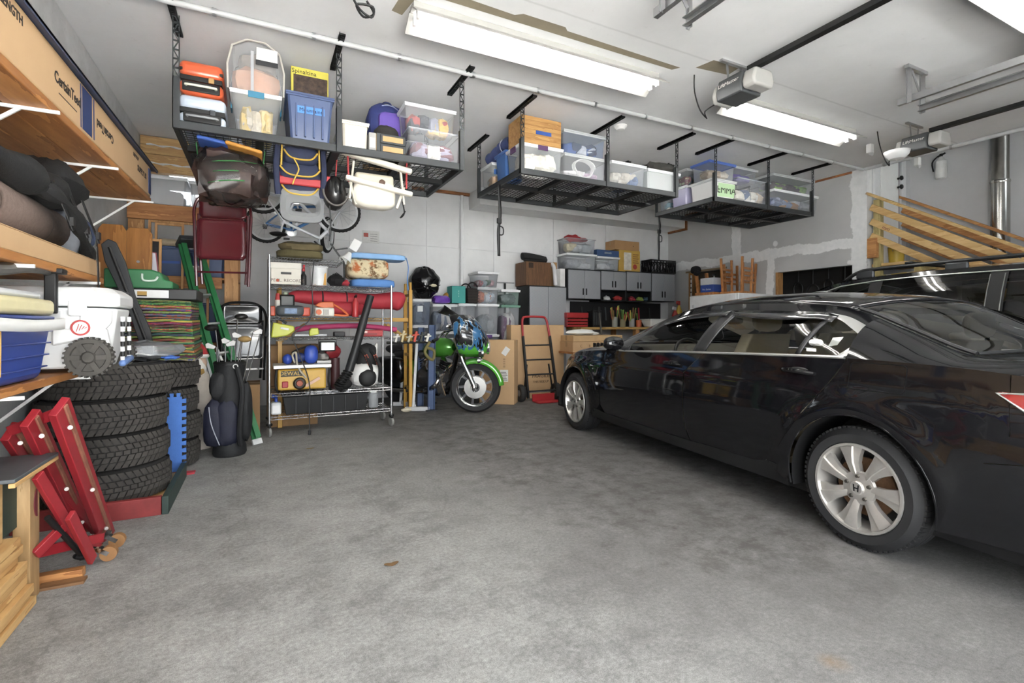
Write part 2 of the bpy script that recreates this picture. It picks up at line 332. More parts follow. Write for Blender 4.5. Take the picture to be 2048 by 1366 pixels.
# front wall with the open left bay and the closed right bay behind the camera
fw = MB()
for a in ((XL-.2, -.9, 0, CEIL), (-.9, 2.1, 2.5, CEIL), (2.1, 2.7, 0, CEIL), (2.7, 7.2, 2.5, CEIL), (7.2, 9, 0, 3.5), (7.2, 7.95, 3.5, 5), (8.8, 9, 3.5, 5), (7.95, 8.8, 4.8, 5)): fw.box(a[0], a[1], -1.15, -1.0, a[2], a[3])
struct(fw.build('wall_front', PAINT, smooth=False))
gm = MB().box(2.7, 7.2, -1.12, -1.09, 0, 2.0).box(2.7, 7.2, -1.12, -1.09, 2.40, 2.5); WN = [(2.86+.86*i, 3.60+.86*i) for i in range(5)]  # window row in the unseen door, added to light the right-hand ceiling
for xa, xb in zip([2.7]+[w[1] for w in WN], [w[0] for w in WN]+[7.2]): gm.box(xa, xb, -1.12, -1.09, 2.0, 2.40)
gd = struct(gm.build('door_1', WHITEP, smooth=False))
for i in range(3): MB().box(2.72, 7.18, -1.09, -1.07, .02+i*.625, .61+i*.625).build('panel', WHITEP, gd, bevel=.01)
for xa, xb in WN: MB().box(xa, xb, -1.108, -1.102, 2.0, 2.40).build('pane', glass((.93, .95, .96), 'clear'), gd)
w2 = struct(MB().box(7.95, 7.99, -1.12, -1.02, 3.5, 4.8).box(8.76, 8.8, -1.12, -1.02, 3.5, 4.8).box(7.99, 8.76, -1.12, -1.02, 3.5, 3.54).box(7.99, 8.76, -1.12, -1.02, 4.76, 4.8).build('window_added', TRIMW))  # unseen window, added so daylight reaches the stairwell
MB().box(7.99, 8.76, -1.08, -1.074, 3.54, 4.76).build('pane', glass((.93, .95, .96), 'clear'), w2)
# soffit along the top of the back wall
trim_1 = struct(MB().box(3.2, XR, 7.5, YB, 3.12, CEIL).build('trim_1', TRIMW, smooth=False))
WOODO = m_wood('a8703a', '80501f', 5, (.2, .2, 1))
struct(MB().box(XR-.03, XR+.0, 7.46, 7.5, 3.09, CEIL).box(XR-.03, XR, 7.46, YB-.02, 3.075, 3.118).build('trim_2', WOODO, smooth=False))
struct(MB().box(2.2, 3.2, YB-.05, YB-.014, 3.35, 3.398).build('trim_3', WOODO, smooth=False))
struct(MB().box(XR-.02, XR, 4.3, 7.46, 3.37, 3.399).build('trim_4', WOODO, smooth=False))
struct(MB().cyl((3.05, 7.94, 0), (3.05, 7.94, 3.2), .03).cyl((3.05, 7.94, 3.2), (3.05, 7.94, 3.34), .03).build('trim_5', TRIMW))
# timber frame round the pass-through openings
struct(MB().box(XR-.012, XR+.12, 5.47, 5.51, 1.1, 2.03).build('trim_6', PINEZ, smooth=False)); struct(MB().box(XR-.012, XR+.0, 6.50, 7.50, 2.2, 2.235).build('trim_7', mt('8d7c5e', .8), smooth=False))
struct(MB().box(XR-.012, XR+.12, 7.38, 7.42, 1.2, 2.2).build('trim_8', PINEZ, smooth=False))
# high window: frame and bright frosted pane
win = struct(MB().box(WX0, WX0+.04, YB-.02, YB+.1, WZ0, WZ1).box(WX1-.04, WX1, YB-.02, YB+.1, WZ0, WZ1).box(WX0, WX1, YB-.02, YB+.1, WZ0, WZ0+.04).box(WX0, WX1, YB-.02, YB+.1, WZ1-.04, WZ1).build('window_1', TRIMW))
MB().box(WX0+.04, WX1-.04, YB+.05, YB+.056, WZ0+.04, WZ1-.04).build('pane', glass((.93, .95, .96), 'clear'), win)
# ================================================================ cars
def interp(keys, x):
    """piecewise smooth interpolation of tuples keyed by first entry (ascending)"""
    if x <= keys[0][0]: return list(keys[0][1:])
    for i in range(len(keys)-1):
        a, b = keys[i], keys[i+1]
        if x <= b[0]:
            h = b[0]-a[0]; t = (x-a[0])/h; out = []
            p = keys[i-1] if i else a; q = keys[i+2] if i+2 < len(keys) else b
            for k in range(1, len(a)):
                m0 = (b[k]-p[k])/(b[0]-p[0])*h; m1 = (q[k]-a[k])/(q[0]-a[0])*h
                out.append((2*t**3-3*t*t+1)*a[k]+(t**3-2*t*t+t)*m0+(-2*t**3+3*t*t)*b[k]+(t**3-t*t)*m1)
            return out
    return list(keys[-1][1:])
def resample(pl, n):
    pl = [Vector((p[0], p[1])) for p in pl]; d = [0]
    for i in range(1, len(pl)): d.append(d[-1]+(pl[i]-pl[i-1]).length)
    out = []; j = 0
    for i in range(n+1):
        s = d[-1]*i/n
        while j < len(pl)-2 and d[j+1] < s: j += 1
        t = (s-d[j])/max(1e-9, d[j+1]-d[j]); out.append(pl[j]+(pl[j+1]-pl[j])*min(1, max(0, t)))
    return out
def coons(bot, top, left, right, nu, nv):
    """bot, top run left to right; left, right run bottom to top; 2D outlines"""
    B, T, Lf, R = resample(bot, nu), resample(top, nu), resample(left, nv), resample(right, nv); rows = []
    for j in range(nv+1):
        v = j/nv; row = []
        for i in range(nu+1):
            u = i/nu
            row.append((1-v)*B[i]+v*T[i]+(1-u)*Lf[j]+u*R[j]-((1-u)*(1-v)*B[0]+u*(1-v)*B[-1]+(1-u)*v*T[0]+u*v*T[-1]))
        rows.append(row)
    return rows
def curve2(pts, k=6): return [(p.x, p.y) for p in smooth_path([(a, b, 0) for a, b in pts], k)]
def arcpts(cx, cz, r, a0, a1, n=14): return [(cx+r*math.cos(math.radians(a0+(a1-a0)*i/n)), cz+r*math.sin(math.radians(a0+(a1-a0)*i/n))) for i in range(n+1)]
PAINTB = mt((.005, .005, .006), .4, 0, var=0, coat=1.0, spec=.0, key='carpaint'); TRIMB = mt((.02, .02, .021), .35, var=.1, key='cartrim')
PLASB = mt((.009, .009, .0095), .55, var=.2, spec=.3, key='carplas'); ALLOY = mt('c9c6c1', .35, .75, var=.06, sc=30); RUST = mt('7a5a3c', .7, .2, var=.4, sc=40)
CHR = mt('cfcfcd', .33, .85, var=0); CREAM = mt('d3c8ae', .7, var=.06); CLEARG = glass((.94, .96, .945), 'carglass'); TINTG = glass((.16, .165, .165), 'tint'); REARG = glass((.88, .91, .885), 'rearglass', 4.6)
TYRE = mt((.013, .013, .014), .7, var=.25, sc=12, key='tyre')
def wheel(parent, x, yo, zc, R, rim, side, emblem=True, steer=0, nsp=7):
    """road wheel; outer face at y=yo; side=+1 faces +y"""
    def pt(r, a, d): return (x+r*math.cos(a), yo-side*d, zc+r*math.sin(a))
    ax = (0, -side, 0); o = (x, yo, zc); wd = .215
    prof = [(rim, .012), (rim+.012, .0), (rim+.05, -.006), (R-.035, .004), (R-.012, .018), (R-.003, .035), (R, .05), (R, .085), (R-.008, .088), (R-.008, .094), (R, .097), (R, .12), (R-.008, .123), (R-.008, .129), (R, .132), (R, .165), (R-.012, .195), (R-.035, wd), (rim, wd)]
    w = MB().lathe(prof, o, ax, 56, closed=True).build('wheel', TYRE, parent)
    sh = MB()
    for i in range(72):    # shoulder sipes raised as small blocks
        a = 2*math.pi*i/72; d = Vector((math.cos(a), 0, math.sin(a))); t = Vector((-math.sin(a), 0, math.cos(a))); c = Vector((x, yo, zc))+d*(R-.005)
        sh.bar(c+Vector((0, -side*.022, 0)), c+Vector((0, -side*.06, 0)), .016, .012, up=d)
    sh.build('tread_blocks', TYRE, w)
    MB().lathe([(rim+.006, .004), (rim+.004, -.004), (rim-.008, -.004), (rim-.012, .01), (rim-.03, .05), (rim-.03, .17), (rim, .17)], o, ax, 48).build('rim', ALLOY, w)
    MB().lathe([(.0, .075), (.15, .075), (.15, .09), (0, .09)], o, ax, 28).build('brake_disc', RUST, w)
    MB().lathe([(.0, .12), (rim-.03, .12)], o, ax, 24).build('backing_plate', BLACK, w)
    for i in range(nsp):
        a0 = 2*math.pi*i/nsp+.45
        rows = []
        for r, hw, d, rd, sk in ((.045, .024, .022, .0, 0), (.085, .026, .012, .008, .0), (.13, .032, .004, .012, .012), (.17, .044, .004, .010, .03), (rim-.012, .060, .004, .004, .05)):
            c = a0+sk; h = hw/r if r > .06 else hw/.07
            rows.append([pt(r, c-h, d+.034), pt(r, c-h, d+.006), pt(r, c-h*.25, d-rd*.3), pt(r, c+h*.18, d-rd*.4), pt(r, c+h*.25, d+.006), pt(r, c+h, d+.008), pt(r, c+h, d+.034)])
        MB().grid(rows).build('spoke', ALLOY, w, ang=25)
    MB().lathe([(0, .0), (.03, .0), (.034, .004), (.036, .02)], o, ax, 20).lathe([(.03, .012), (.082, .018), (.088, .03)], o, ax, 24).build('hub', ALLOY, w)
    for i in range(5):
        a = 2*math.pi*i/5+.3; c = Vector(pt(.06, a, .02)); MB().cyl(c, c+Vector((0, side*.016, 0)), .012, .009, 6).build('lug_nut', mt('6e6a64', .4, .8), w)
    if emblem:
        e = MB(); d = -.0015
        for sx in (-1, 1):
            e.add([pt2 for pt2 in [(x+sx*.006, yo+side*.0015, zc-.018), (x+sx*.013, yo+side*.0015, zc-.018), (x+sx*.016, yo+side*.0015, zc+.018), (x+sx*.009, yo+side*.0015, zc+.018)]], [(0, 1, 2, 3)])
        e.add([(x-.008, yo+side*.0015, zc-.004), (x+.008, yo+side*.0015, zc-.004), (x+.008, yo+side*.0015, zc+.003), (x-.008, yo+side*.0015, zc+.003)], [(0, 1, 2, 3)])
        e.build('emblem', mt('2b2b2d', .3, .6, var=0), w)
    return w
def make_sedan():
    WB, HW = 3.118, .93       # wheelbase, wheel plane half width
    rr = math.radians(83.536); Rp = Vector((2.735, 1.499, 0)); lv = Vector((-math.sin(rr), math.cos(rr), 0))
    t = thing('sedan', 'black four-door sedan parked on the right with dusty silver alloy wheels', 'car', Rp-lv*HW, rr, local=True)
    shoulder = [(-1.20, .78, .86), (-.95, .84, .90), (-.55, .895, .955), (-.2, .912, .972), (.05, .918, .975), (.6, .922, .963), (1.1, .922, .947), (1.6, .918, .93), (2.1, .912, .91), (2.55, .90, .90), (3.0, .875, .865), (3.35, .83, .80), (3.62, .76, .72), (3.84, .62, .62)]
    edge = [(-1.16, .60, .985), (-.9, .68, 1.005), (-.6, .72, 1.005), (-.38, .71, 1.012), (-.08, .665, 1.125), (.20, .635, 1.235), (.42, .64, 1.275), (.8, .655, 1.30), (1.25, .66, 1.30), (1.60, .67, 1.265), (1.9, .70, 1.18), (2.25, .755, 1.05), (2.52, .80, .955), (3.0, .79, .905), (3.4, .74, .84), (3.7, .62, .74), (3.86, .45, .64)]
    center = [(-1.16, -1.20, .975), (-.9, -.93, 1.02), (-.6, -.66, 1.03), (-.38, -.52, 1.035), (-.08, -.2, 1.16), (.20, .10, 1.29), (.42, .36, 1.345), (.8, .8, 1.382), (1.25, 1.28, 1.378), (1.60, 1.72, 1.33), (1.9, 2.06, 1.23), (2.25, 2.42, 1.09), (2.52, 2.72, .975), (3.0, 3.1, .93), (3.4, 3.5, .86), (3.7, 3.82, .75), (3.86, 3.98, .62)]
    def Ylow(x, z):
        ys, zs = interp(shoulder, x); q = max(0, min(1, (zs-z)/(zs-.2)))
        y = ys+.05*math.sin(min(1, q*2.1)*math.pi*.5)-.085*max(0, q-.45)**1.3
        if abs(z-(.765+.03*(2.5-x)/2.7)) < .05: y += .006*math.cos((z-(.765+.03*(2.5-x)/2.7))/.05*math.pi/2)   # crease
        for cx in (0, WB):
            d = math.hypot(x-cx, z-.33)
            y += .022*math.exp(-((d-.40)/.06)**2)
        return y
    def Ygh(x, z):
        ys, zs = interp(shoulder, x); ye, ze = interp(edge, x); q = max(0, min(1, (z-zs)/max(.02, ze-zs)))
        return ys-.012+(ye-ys+.012)*q+.045*math.sin(q*math.pi)*min(1, max(0, (ze-zs)/.3))
    def top(s, u):
        ye, ze = interp(edge, s); xc, zc = interp(center, s); a = abs(u)
        return (xc+(s-xc)*a**2, u*ye, zc+(ze-zc)*a**2.4)
    bel = lambda x: interp(shoulder, x)[1]
    parts = {}
    for sd in (1, -1):
        low = lambda rows: [[(p.x, sd*Ylow(p.x, p.y), p.y) for p in r] for r in rows]
        gh = lambda rows, o=0: [[(p.x, sd*(Ygh(p.x, p.y)+o), p.y) for p in r] for r in rows]
        ra, fa = arcpts(0, .315, .375, -12, 192, 18), arcpts(WB, .315, .375, -12, 192, 18)
        belt = lambda a, b, n=12: [(a+(b-a)*i/n, bel(a+(b-a)*i/n)) for i in range(n+1)]
        g = .004
        # quarter panel over the rear wheel, back to the bumper joint
        q1 = MB().grid(low(coons(list(reversed(ra[:])), belt(-.60, .05), [(-.372, .236), (-.45, .45), (-.62, .7), (-.60, bel(-.6))], [(.372, .236), (.566, .301), (.495, .36), (.289, .63), (.124, .85), (.05, bel(.05))], 26, 18)))
        q1.build('quarter_panel', PAINTB, t)
        # rear bumper and the panel above it
        MB().grid(low(coons([(-1.20, .26), (-.368, .236)], [(-1.20, .60), (-.80, .62), (-.52, .575)], [(-1.20, .26), (-1.20, .60)], [(-.368, .236), (-.445, .45), (-.515, .575)], 12, 8))).build('bumper_side', PAINTB, t)
        MB().grid(low(coons([(-1.20, .605), (-.80, .625), (-.525, .58)], belt(-1.20, -.604), [(-1.20, .605), (-1.20, bel(-1.2))], [(-.525, .58), (-.62, .7), (-.604, bel(-.604))], 12, 10))).build('rear_side_panel', PAINTB, t)
        rd = MB().grid(low(coons([(.575, .30), (1.235, .292)], belt(.056, 1.115), [(.575, .30), (.50, .36), (.295, .63), (.13, .85), (.056, bel(.056))], [(1.235, .292), (1.285, .4), (1.285, .80), (1.115, bel(1.115))], 20, 16))).build('rear_door', PAINTB, t)
        fd = MB().grid(low(coons([(1.245, .292), (2.49, .292)], belt(1.123, 2.30), [(1.245, .292), (1.293, .4), (1.293, .80), (1.123, bel(1.123))], [(2.49, .292), (2.565, .36), (2.56, .75), (2.30, bel(2.3))], 22, 16))).build('front_door', PAINTB, t)
        MB().grid(low(coons([(.378, .212), (2.74, .212)], [(.376, .25), (.48, .35), (.56, .305), (1.24, .288), (2.50, .288), (2.71, .31)], [(.378, .212), (.376, .25)], [(2.74, .212), (2.71, .31)], 24, 4))).build('sill', PLASB, t)
        MB().grid(low(coons(list(reversed(fa)), belt(2.31, 3.84), [(WB-.372, .236), (2.575, .36), (2.568, .75), (2.31, bel(2.31))], [(WB+.372, .236), (3.62, .30), (3.86, .40), (3.84, bel(3.84))], 26, 16))).build('front_fender', PAINTB, t)
        # shoulder strips up to bonnet, boot and rear glass
        for nm, a, b in (('hood_shoulder', 2.50, 3.80), ('rear_shoulder', -1.18, .06)):
            rows = []
            for i in range(25):
                x = a+(b-a)*i/24; ys, zs = interp(shoulder, x); ye, ze = interp(edge, x); row = []
                for j in range(9):
                    q = j/8; row.append((x, sd*(ys+(ye-ys)*q**1.15), zs+(ze-zs)*math.sin(q*math.pi/2)**.8))
                rows.append(row)
            MB().grid(rows).build(nm, PAINTB, t)
        # wheel arch liners
        for cx in (0, WB):
            ln = [(cx+.376*math.cos(a), .315+.376*math.sin(a)) for a in [math.radians(-14+208*i/24) for i in range(25)]]
            MB().grid([[(x, sd*.935, z) for x, z in ln], [(x, sd*.64, z) for x, z in ln], [(cx, sd*.63, .3)]*25]).build('arch_liner', PLASB, t)
            MB().tube([(cx+.374*math.cos(a), sd*(Ylow(cx+.374*math.cos(a), .315+.374*math.sin(a))-.002), .315+.374*math.sin(a)) for a in [math.radians(-12+204*i/24) for i in range(25)]], .006, 6).build('arch_lip', PAINTB, t)
        # windows
        er = lambda x, d: interp(edge, x)[1]-d
        fgl = coons([(1.235, .957), (2.17, .918)], [(1.10, 1.243), (1.42, 1.243), (1.63, 1.198), (1.9, 1.085), (2.17, .93)], [(1.235, .957), (1.10, 1.243)], [(2.17, .918), (2.17, .93)], 18, 10)
        MB().grid(gh(fgl)).build('window_glass', CLEARG, t)
        rgl = coons([(.37, .984), (1.13, .96)], [(.30, 1.205), (.6, 1.232), (.98, 1.243)], [(.37, .984), (.30, 1.205)], [(1.13, .96), (.98, 1.243)], 14, 10)
        MB().grid(gh(rgl)).build('window_glass', CLEARG, t)
        qgl = coons([(.115, .99), (.35, .984)], [(.075, 1.095), (.26, 1.195), (.282, 1.203)], [(.115, .99), (.05, 1.06), (.075, 1.095)], [(.35, .984), (.282, 1.203)], 10, 8)
        MB().grid(gh(qgl)).build('window_glass', CLEARG, t)
        # roof rail and A pillar between glass and roof edge
        tp = [(.10, 1.12), (.28, 1.208), (.6, 1.235), (1.0, 1.248), (1.42, 1.248), (1.63, 1.203), (1.9, 1.088), (2.18, .93), (2.32, bel(2.32))]
        ed = [(x, interp(edge, x)[1]) for x in [-.02+(2.50+.02)*i/30 for i in range(31)]]
        MB().grid(gh(coons(tp, ed, [tp[0], ed[0]], [tp[-1], ed[-1]], 34, 3))).build('roof_rail', PAINTB, t)
        # C pillar behind the quarter glass
        MB().grid(gh(coons([(-.02, .976), (.06, .976)], [(-.03, interp(edge, -.03)[1]-.002), (.12, 1.135)], [(-.02, .976), (-.03, interp(edge, -.03)[1]-.002)], [(.06, .976), (.0, 1.06), (.03, 1.09), (.12, 1.135)], 4, 10), .003)).build('pillar', PAINTB, t)
        # B pillar, quarter divider, mirror triangle
        MB().grid(gh(coons([(1.12, .955), (1.245, .95)], [(.97, 1.25), (1.11, 1.25)], [(1.12, .955), (.97, 1.25)], [(1.245, .95), (1.11, 1.25)], 4, 8), .004)).build('pillar', TRIMB, t, solid=.012)
        MB().grid(gh(coons([(.345, .98), (.375, .98)], [(.278, 1.207), (.305, 1.21)], [(.345, .98), (.278, 1.207)], [(.375, .98), (.305, 1.21)], 2, 8), .004)).build('window_divider', TRIMB, t, solid=.01)
        MB().grid(gh(coons([(2.10, .915), (2.32, .905)], [(2.10, .97), (2.18, .935)], [(2.10, .915), (2.10, .97)], [(2.32, .905), (2.18, .935)], 4, 4), .004)).build('mirror_base', TRIMB, t, solid=.01)
        # smoked wind deflectors over the windows
        for a, b in ((1.05, 1.75), (.25, 1.04)):
            rows = []
            for i in range(15):
                x = a+(b-a)*i/14; zt = interp([(p[0], p[1]) for p in tp], x)[0]+.004; w = .055*math.sin(math.pi*min(1, max(.12, i/14)))**.4
                rows.append([(x, sd*(Ygh(x, zt)+.012), zt), (x, sd*(Ygh(x, zt-w*.5)+.026), zt-w*.5), (x, sd*(Ygh(x, zt-w)+.028), zt-w)])
            MB().grid(rows).build('wind_deflector', mt((.012, .012, .013), .12, var=0, coat=1, key='deflector'), t, solid=.003)
        # chrome strip along the belt and round the quarter window
        pb = [(x, sd*(Ygh(x, bel(x)+.006)+.016), bel(x)+.004) for x in [2.25+(.07-2.25)*i/30 for i in range(31)]]
        MB().tube(pb, .009, 6).build('belt_chrome', CHR, t)
        co = [(.07, .984), (.035, 1.02), (.008, 1.06), (.0, 1.09), (.025, 1.118), (.10, 1.155), (.2, 1.197), (.31, 1.22)]
        ci = [(.118, .987), (.085, 1.02), (.058, 1.055), (.056, 1.08), (.08, 1.10), (.13, 1.128), (.22, 1.176), (.31, 1.206)]
        co, ci = resample(curve2(co), 24), resample(curve2(ci), 24)
        MB().grid([[(o_.x, sd*(Ygh(o_.x, o_.y)+.010), o_.y), ((o_.x+i_.x)/2, sd*(Ygh((o_.x+i_.x)/2, (o_.y+i_.y)/2)+.018), (o_.y+i_.y)/2), (i_.x, sd*(Ygh(i_.x, i_.y)+.010), i_.y)] for o_, i_ in zip(co, ci)]).build('window_chrome', CHR, t)
        # door handles
        for x, z, dr in ((.33, .885, rd), (1.44, .848, fd)):
            pts = smooth_path([(x+.10, sd*(Ylow(x+.1, z)+.004), z+.004), (x+.06, sd*(Ylow(x, z)+.030), z+.006), (x-.04, sd*(Ylow(x, z)+.032), z+.002), (x-.10, sd*(Ylow(x-.1, z)+.004), z-.006)], 5)
            MB().tube(pts, [.012+.004*math.sin(math.pi*i/(len(pts)-1)) for i in range(len(pts))], 8).build('handle', PAINTB, dr)
            MB().blob((x, sd*(Ylow(x, z)-.004), z-.006), (.085, .006, .03), amp=0).build('handle_recess', TRIMB, dr)
        # door mirror
        mr = MB().blob((2.12, sd*1.055, .985), (.06, .095, .062), 16, 10, amp=.02, sq=.8).build('door_mirror', PAINTB, t)
        MB().tube([(2.15, sd*.90, .935), (2.13, sd*.98, .95)], .022, 8).build('mirror_stalk', TRIMB, mr)
        # fuel flap (left side only) as a proud outline
        if sd == 1:
            ol = [(-.205+.03*math.cos(a)+(.206-.0)*(1 if math.cos(a) > 0 else 0), .89+(.068-.02)*(1 if math.sin(a) > 0 else -1)+.02*math.sin(a)) for a in [2*math.pi*i/32 for i in range(32)]]
            MB().tube([(x, Ylow(x, z)+.001, z) for x, z in ol], .002, 6, closed=True).build('fuel_flap_gap', mt((.004, .004, .004), .9, var=0, spec=.1, key='gap'), t)
            st = MB()
            for cx_, cz_, r_ in ((.275, 1.052, .024), (.255, 1.05, .022), (.295, 1.05, .02)): st.grid([[(cx_+r_*q*math.cos(a)*1.2, Ygh(cx_, cz_)+.003, cz_+r_*q*math.sin(a)*.9) for q in (0, 1)] for a in [2*math.pi*i/10 for i in range(11)]])
            st.grid([[(.25, Ygh(.25, 1.0)+.003, 1.0), (.25, Ygh(.25, 1.0)+.003, 1.018)], [(.31, Ygh(.31, 1.0)+.003, 1.0), (.31, Ygh(.31, 1.0)+.003, 1.018)]])
            st.grid([[(.155, Ygh(.15, 1.05)+.003, 1.04), (.14, Ygh(.14, 1.08)+.003, 1.085)], [(.205, Ygh(.2, 1.05)+.003, 1.03), (.195, Ygh(.2, 1.08)+.003, 1.08)]])
            st.build('sticker', WHITEP, t)
        # tail light wrapping the corner
        tl = coons([(-.70, .79), (-.58, .868)], [(-.72, .90), (-.58, .878)], [(-.70, .79), (-.72, .90)], [(-.58, .868), (-.58, .878)], 6, 4)
        tl = coons([(-1.19, .68), (-.9, .70), (-.70, .785), (-.575, .868)], [(-1.19, .86), (-.9, .865), (-.72, .876), (-.575, .878)], [(-1.19, .68), (-1.19, .86)], [(-.575, .868), (-.575, .878)], 14, 5)
        L_ = MB().grid([[(p.x, sd*(Ylow(p.x, p.y)+.006), p.y) for p in r] for r in tl]).build('tail_light', mt('8a1713', .15, var=.1, coat=1), t, solid=.006)
        MB().tube([(x, sd*(Ylow(x, z)+.010), z) for x, z in [(-1.19, .68), (-.9, .70), (-.70, .785), (-.572, .872), (-.72, .880), (-.9, .869), (-1.19, .863)]], .007, 6).build('chrome_edge', CHR, L_)
        hl = coons([(3.45, .60), (3.80, .50)], [(3.35, .71), (3.80, .60)], [(3.45, .60), (3.35, .71)], [(3.80, .50), (3.80, .60)], 8, 4)
        MB().grid([[(p.x, sd*(Ylow(p.x, p.y)+.006), p.y) for p in r] for r in hl]).build('head_light', glassy('d8dadb', .5, .1), t)
        # wheels
        wheel(t, 0, sd*.93, .312, .312, .222, sd); wheel(t, WB, sd*.93, .312, .312, .222, sd)
    # top surfaces
    def topgrid(a, b, n, m=20, u0=-1, u1=1, lift=0): return MB().grid([[tuple(Vector(top(a+(b-a)*i/n, u0+(u1-u0)*j/m))+Vector((0, 0, lift))) for j in range(m+1)] for i in range(n+1)])
    topgrid(2.53, 3.86, 20).build('hood', PAINTB, t); topgrid(1.66, 2.50, 16).build('windshield', CLEARG, t)
    topgrid(.22, 1.65, 24).build('roof', PAINTB, t, solid=.01); topgrid(-.38, .215, 14).build('rear_glass', REARG, t)
    topgrid(-1.16, -.40, 12).build('trunk_lid', PAINTB, t)
    for uu in (-.955, .955): MB().tube([Vector(top(-.37+(.58)*i/14, uu))+Vector((0, 0, .002)) for i in range(15)], .010, 6).build('glass_border', TRIMB, t)
    MB().tube([Vector(top(-.37, -.95+1.9*i/16))+Vector((0, 0, .001)) for i in range(17)], .009, 6).build('glass_border', TRIMB, t)
    topgrid(.24, 1.62, 12, 12, -.96, .96, -.022).build('headliner', mt('d9d2c2', .8, var=.03), t)
    for sd in (1, -1): MB().grid([[(x, sd*(Ylow(x, .8)-.07), z) for z in (.34, .6, .91)] for x in (.48, .8, 1.2, 1.8, 2.3)]).build('door_card', CREAM, t)
    # ends
    re = [[(-1.20-.03*math.sin(math.pi*q/7)-.03*(1-abs(u)), u*(Ylow(-1.2, .26+(z_-.26))), z_) for u in [-1+2*j/16 for j in range(17)]] for q, z_ in enumerate([.26+(.60-.26)*i/7 for i in range(8)])]
    MB().grid(re).build('rear_bumper', PAINTB, t)
    MB().grid([[(-1.2-.02*(1-u*u), u*(interp(shoulder, -1.2)[0]*.99 if k else Ylow(-1.2, .6)), z_) for u in [-1+2*j/16 for j in range(17)]] for k, z_ in enumerate((.6, .86, .975))]).build('trunk_face', PAINTB, t)
    MB().grid([[(3.86+.10*(1-abs(u)**2.5), u*.66, z_) for u in [-1+2*j/16 for j in range(17)]] for z_ in (.24, .40, .55, .64)]).build('front_bumper', PAINTB, t)
    gr = MB()
    for i in range(4): gr.tube([(3.975-.02*abs(u), u*.3, .50+.035*i) for u in (-1, -.5, 0, .5, 1)], .008, 6)
    gr.build('grille', CHR, t)
    MB().box(-1.1, 3.8, -.80, .80, .16, .24).build('underbody', PLASB, t)
    MB().blob((.92, 0, 1.385), (.10, .03, .02), amp=0).build('roof_antenna', TRIMB, t)
    # interior
    inn = MB().box(-.15, 2.45, -.80, .80, .30, .34).box(-.18, -.14, -.78, .78, .3, .97).build('cabin_floor', mt('9a917c', .9), t)
    MB().box(-.5, .02, -.62, .62, .93, .985).build('parcel_shelf', mt('cfcabb', .7), t, bevel=.02)
    def seat(x, y, w, h=.62):
        q = MB(); q.box(x-.05, x+.50, y-w/2, y+w/2, .40, .60); q.build('seat_cushion', CREAM, t, bevel=.05, seg=3)
        b_ = MB(); rows = []
        for i in range(7):
            s_ = i/6; xx = x-.02-.20*s_; zz = .55+h*s_*.86; hw = w/2*(1-.25*s_**2); rows.append([(xx-.07, y-hw, zz), (xx-.07, y+hw, zz), (xx+.05, y+hw*.95, zz), (xx+.075, y, zz), (xx+.05, y-hw*.95, zz)])
        b_.grid(rows, cv=True); b_.build('seat_back', CREAM, t, bevel=.02, sub=1)
        hr = MB().blob((x-.24, y, .55+h*.86+.10), (.05, .13, .085), 14, 8, amp=0, sq=.7).build('head_restraint', CREAM, t)
    seat(1.28, .40, .52); seat(1.28, -.40, .52); seat(.40, .42, .50, .58); seat(.40, -.42, .50, .58)
    dsh = MB().grid([[(2.42-.42*q, y, z_) for q, z_ in ((0, .94), (.35, .965), (.75, .945), (1, .86), (1, .6))] for y in (-.76, -.4, 0, .4, .76)]).build('dashboard', mt('6d675a', .8), t)
    sw = [Vector((1.86+.07*math.cos(a), .40+.175*math.sin(a), .86+.16*math.cos(a))) for a in [2*math.pi*i/24 for i in range(24)]]
    s_ = MB().tube(sw, .015, 8, closed=True); s_.bar((1.87, .24, .86), (1.87, .56, .86), .04, .03); s_.bar((1.9, .4, .86), (2.0, .4, .83), .1, .1); s_.build('steering_wheel', TRIMB, t)
    MB().blob((1.78, 0, 1.19), (.02, .11, .035), amp=0, sq=.7).build('rear_view_mirror', TRIMB, t)
    return t
make_sedan()
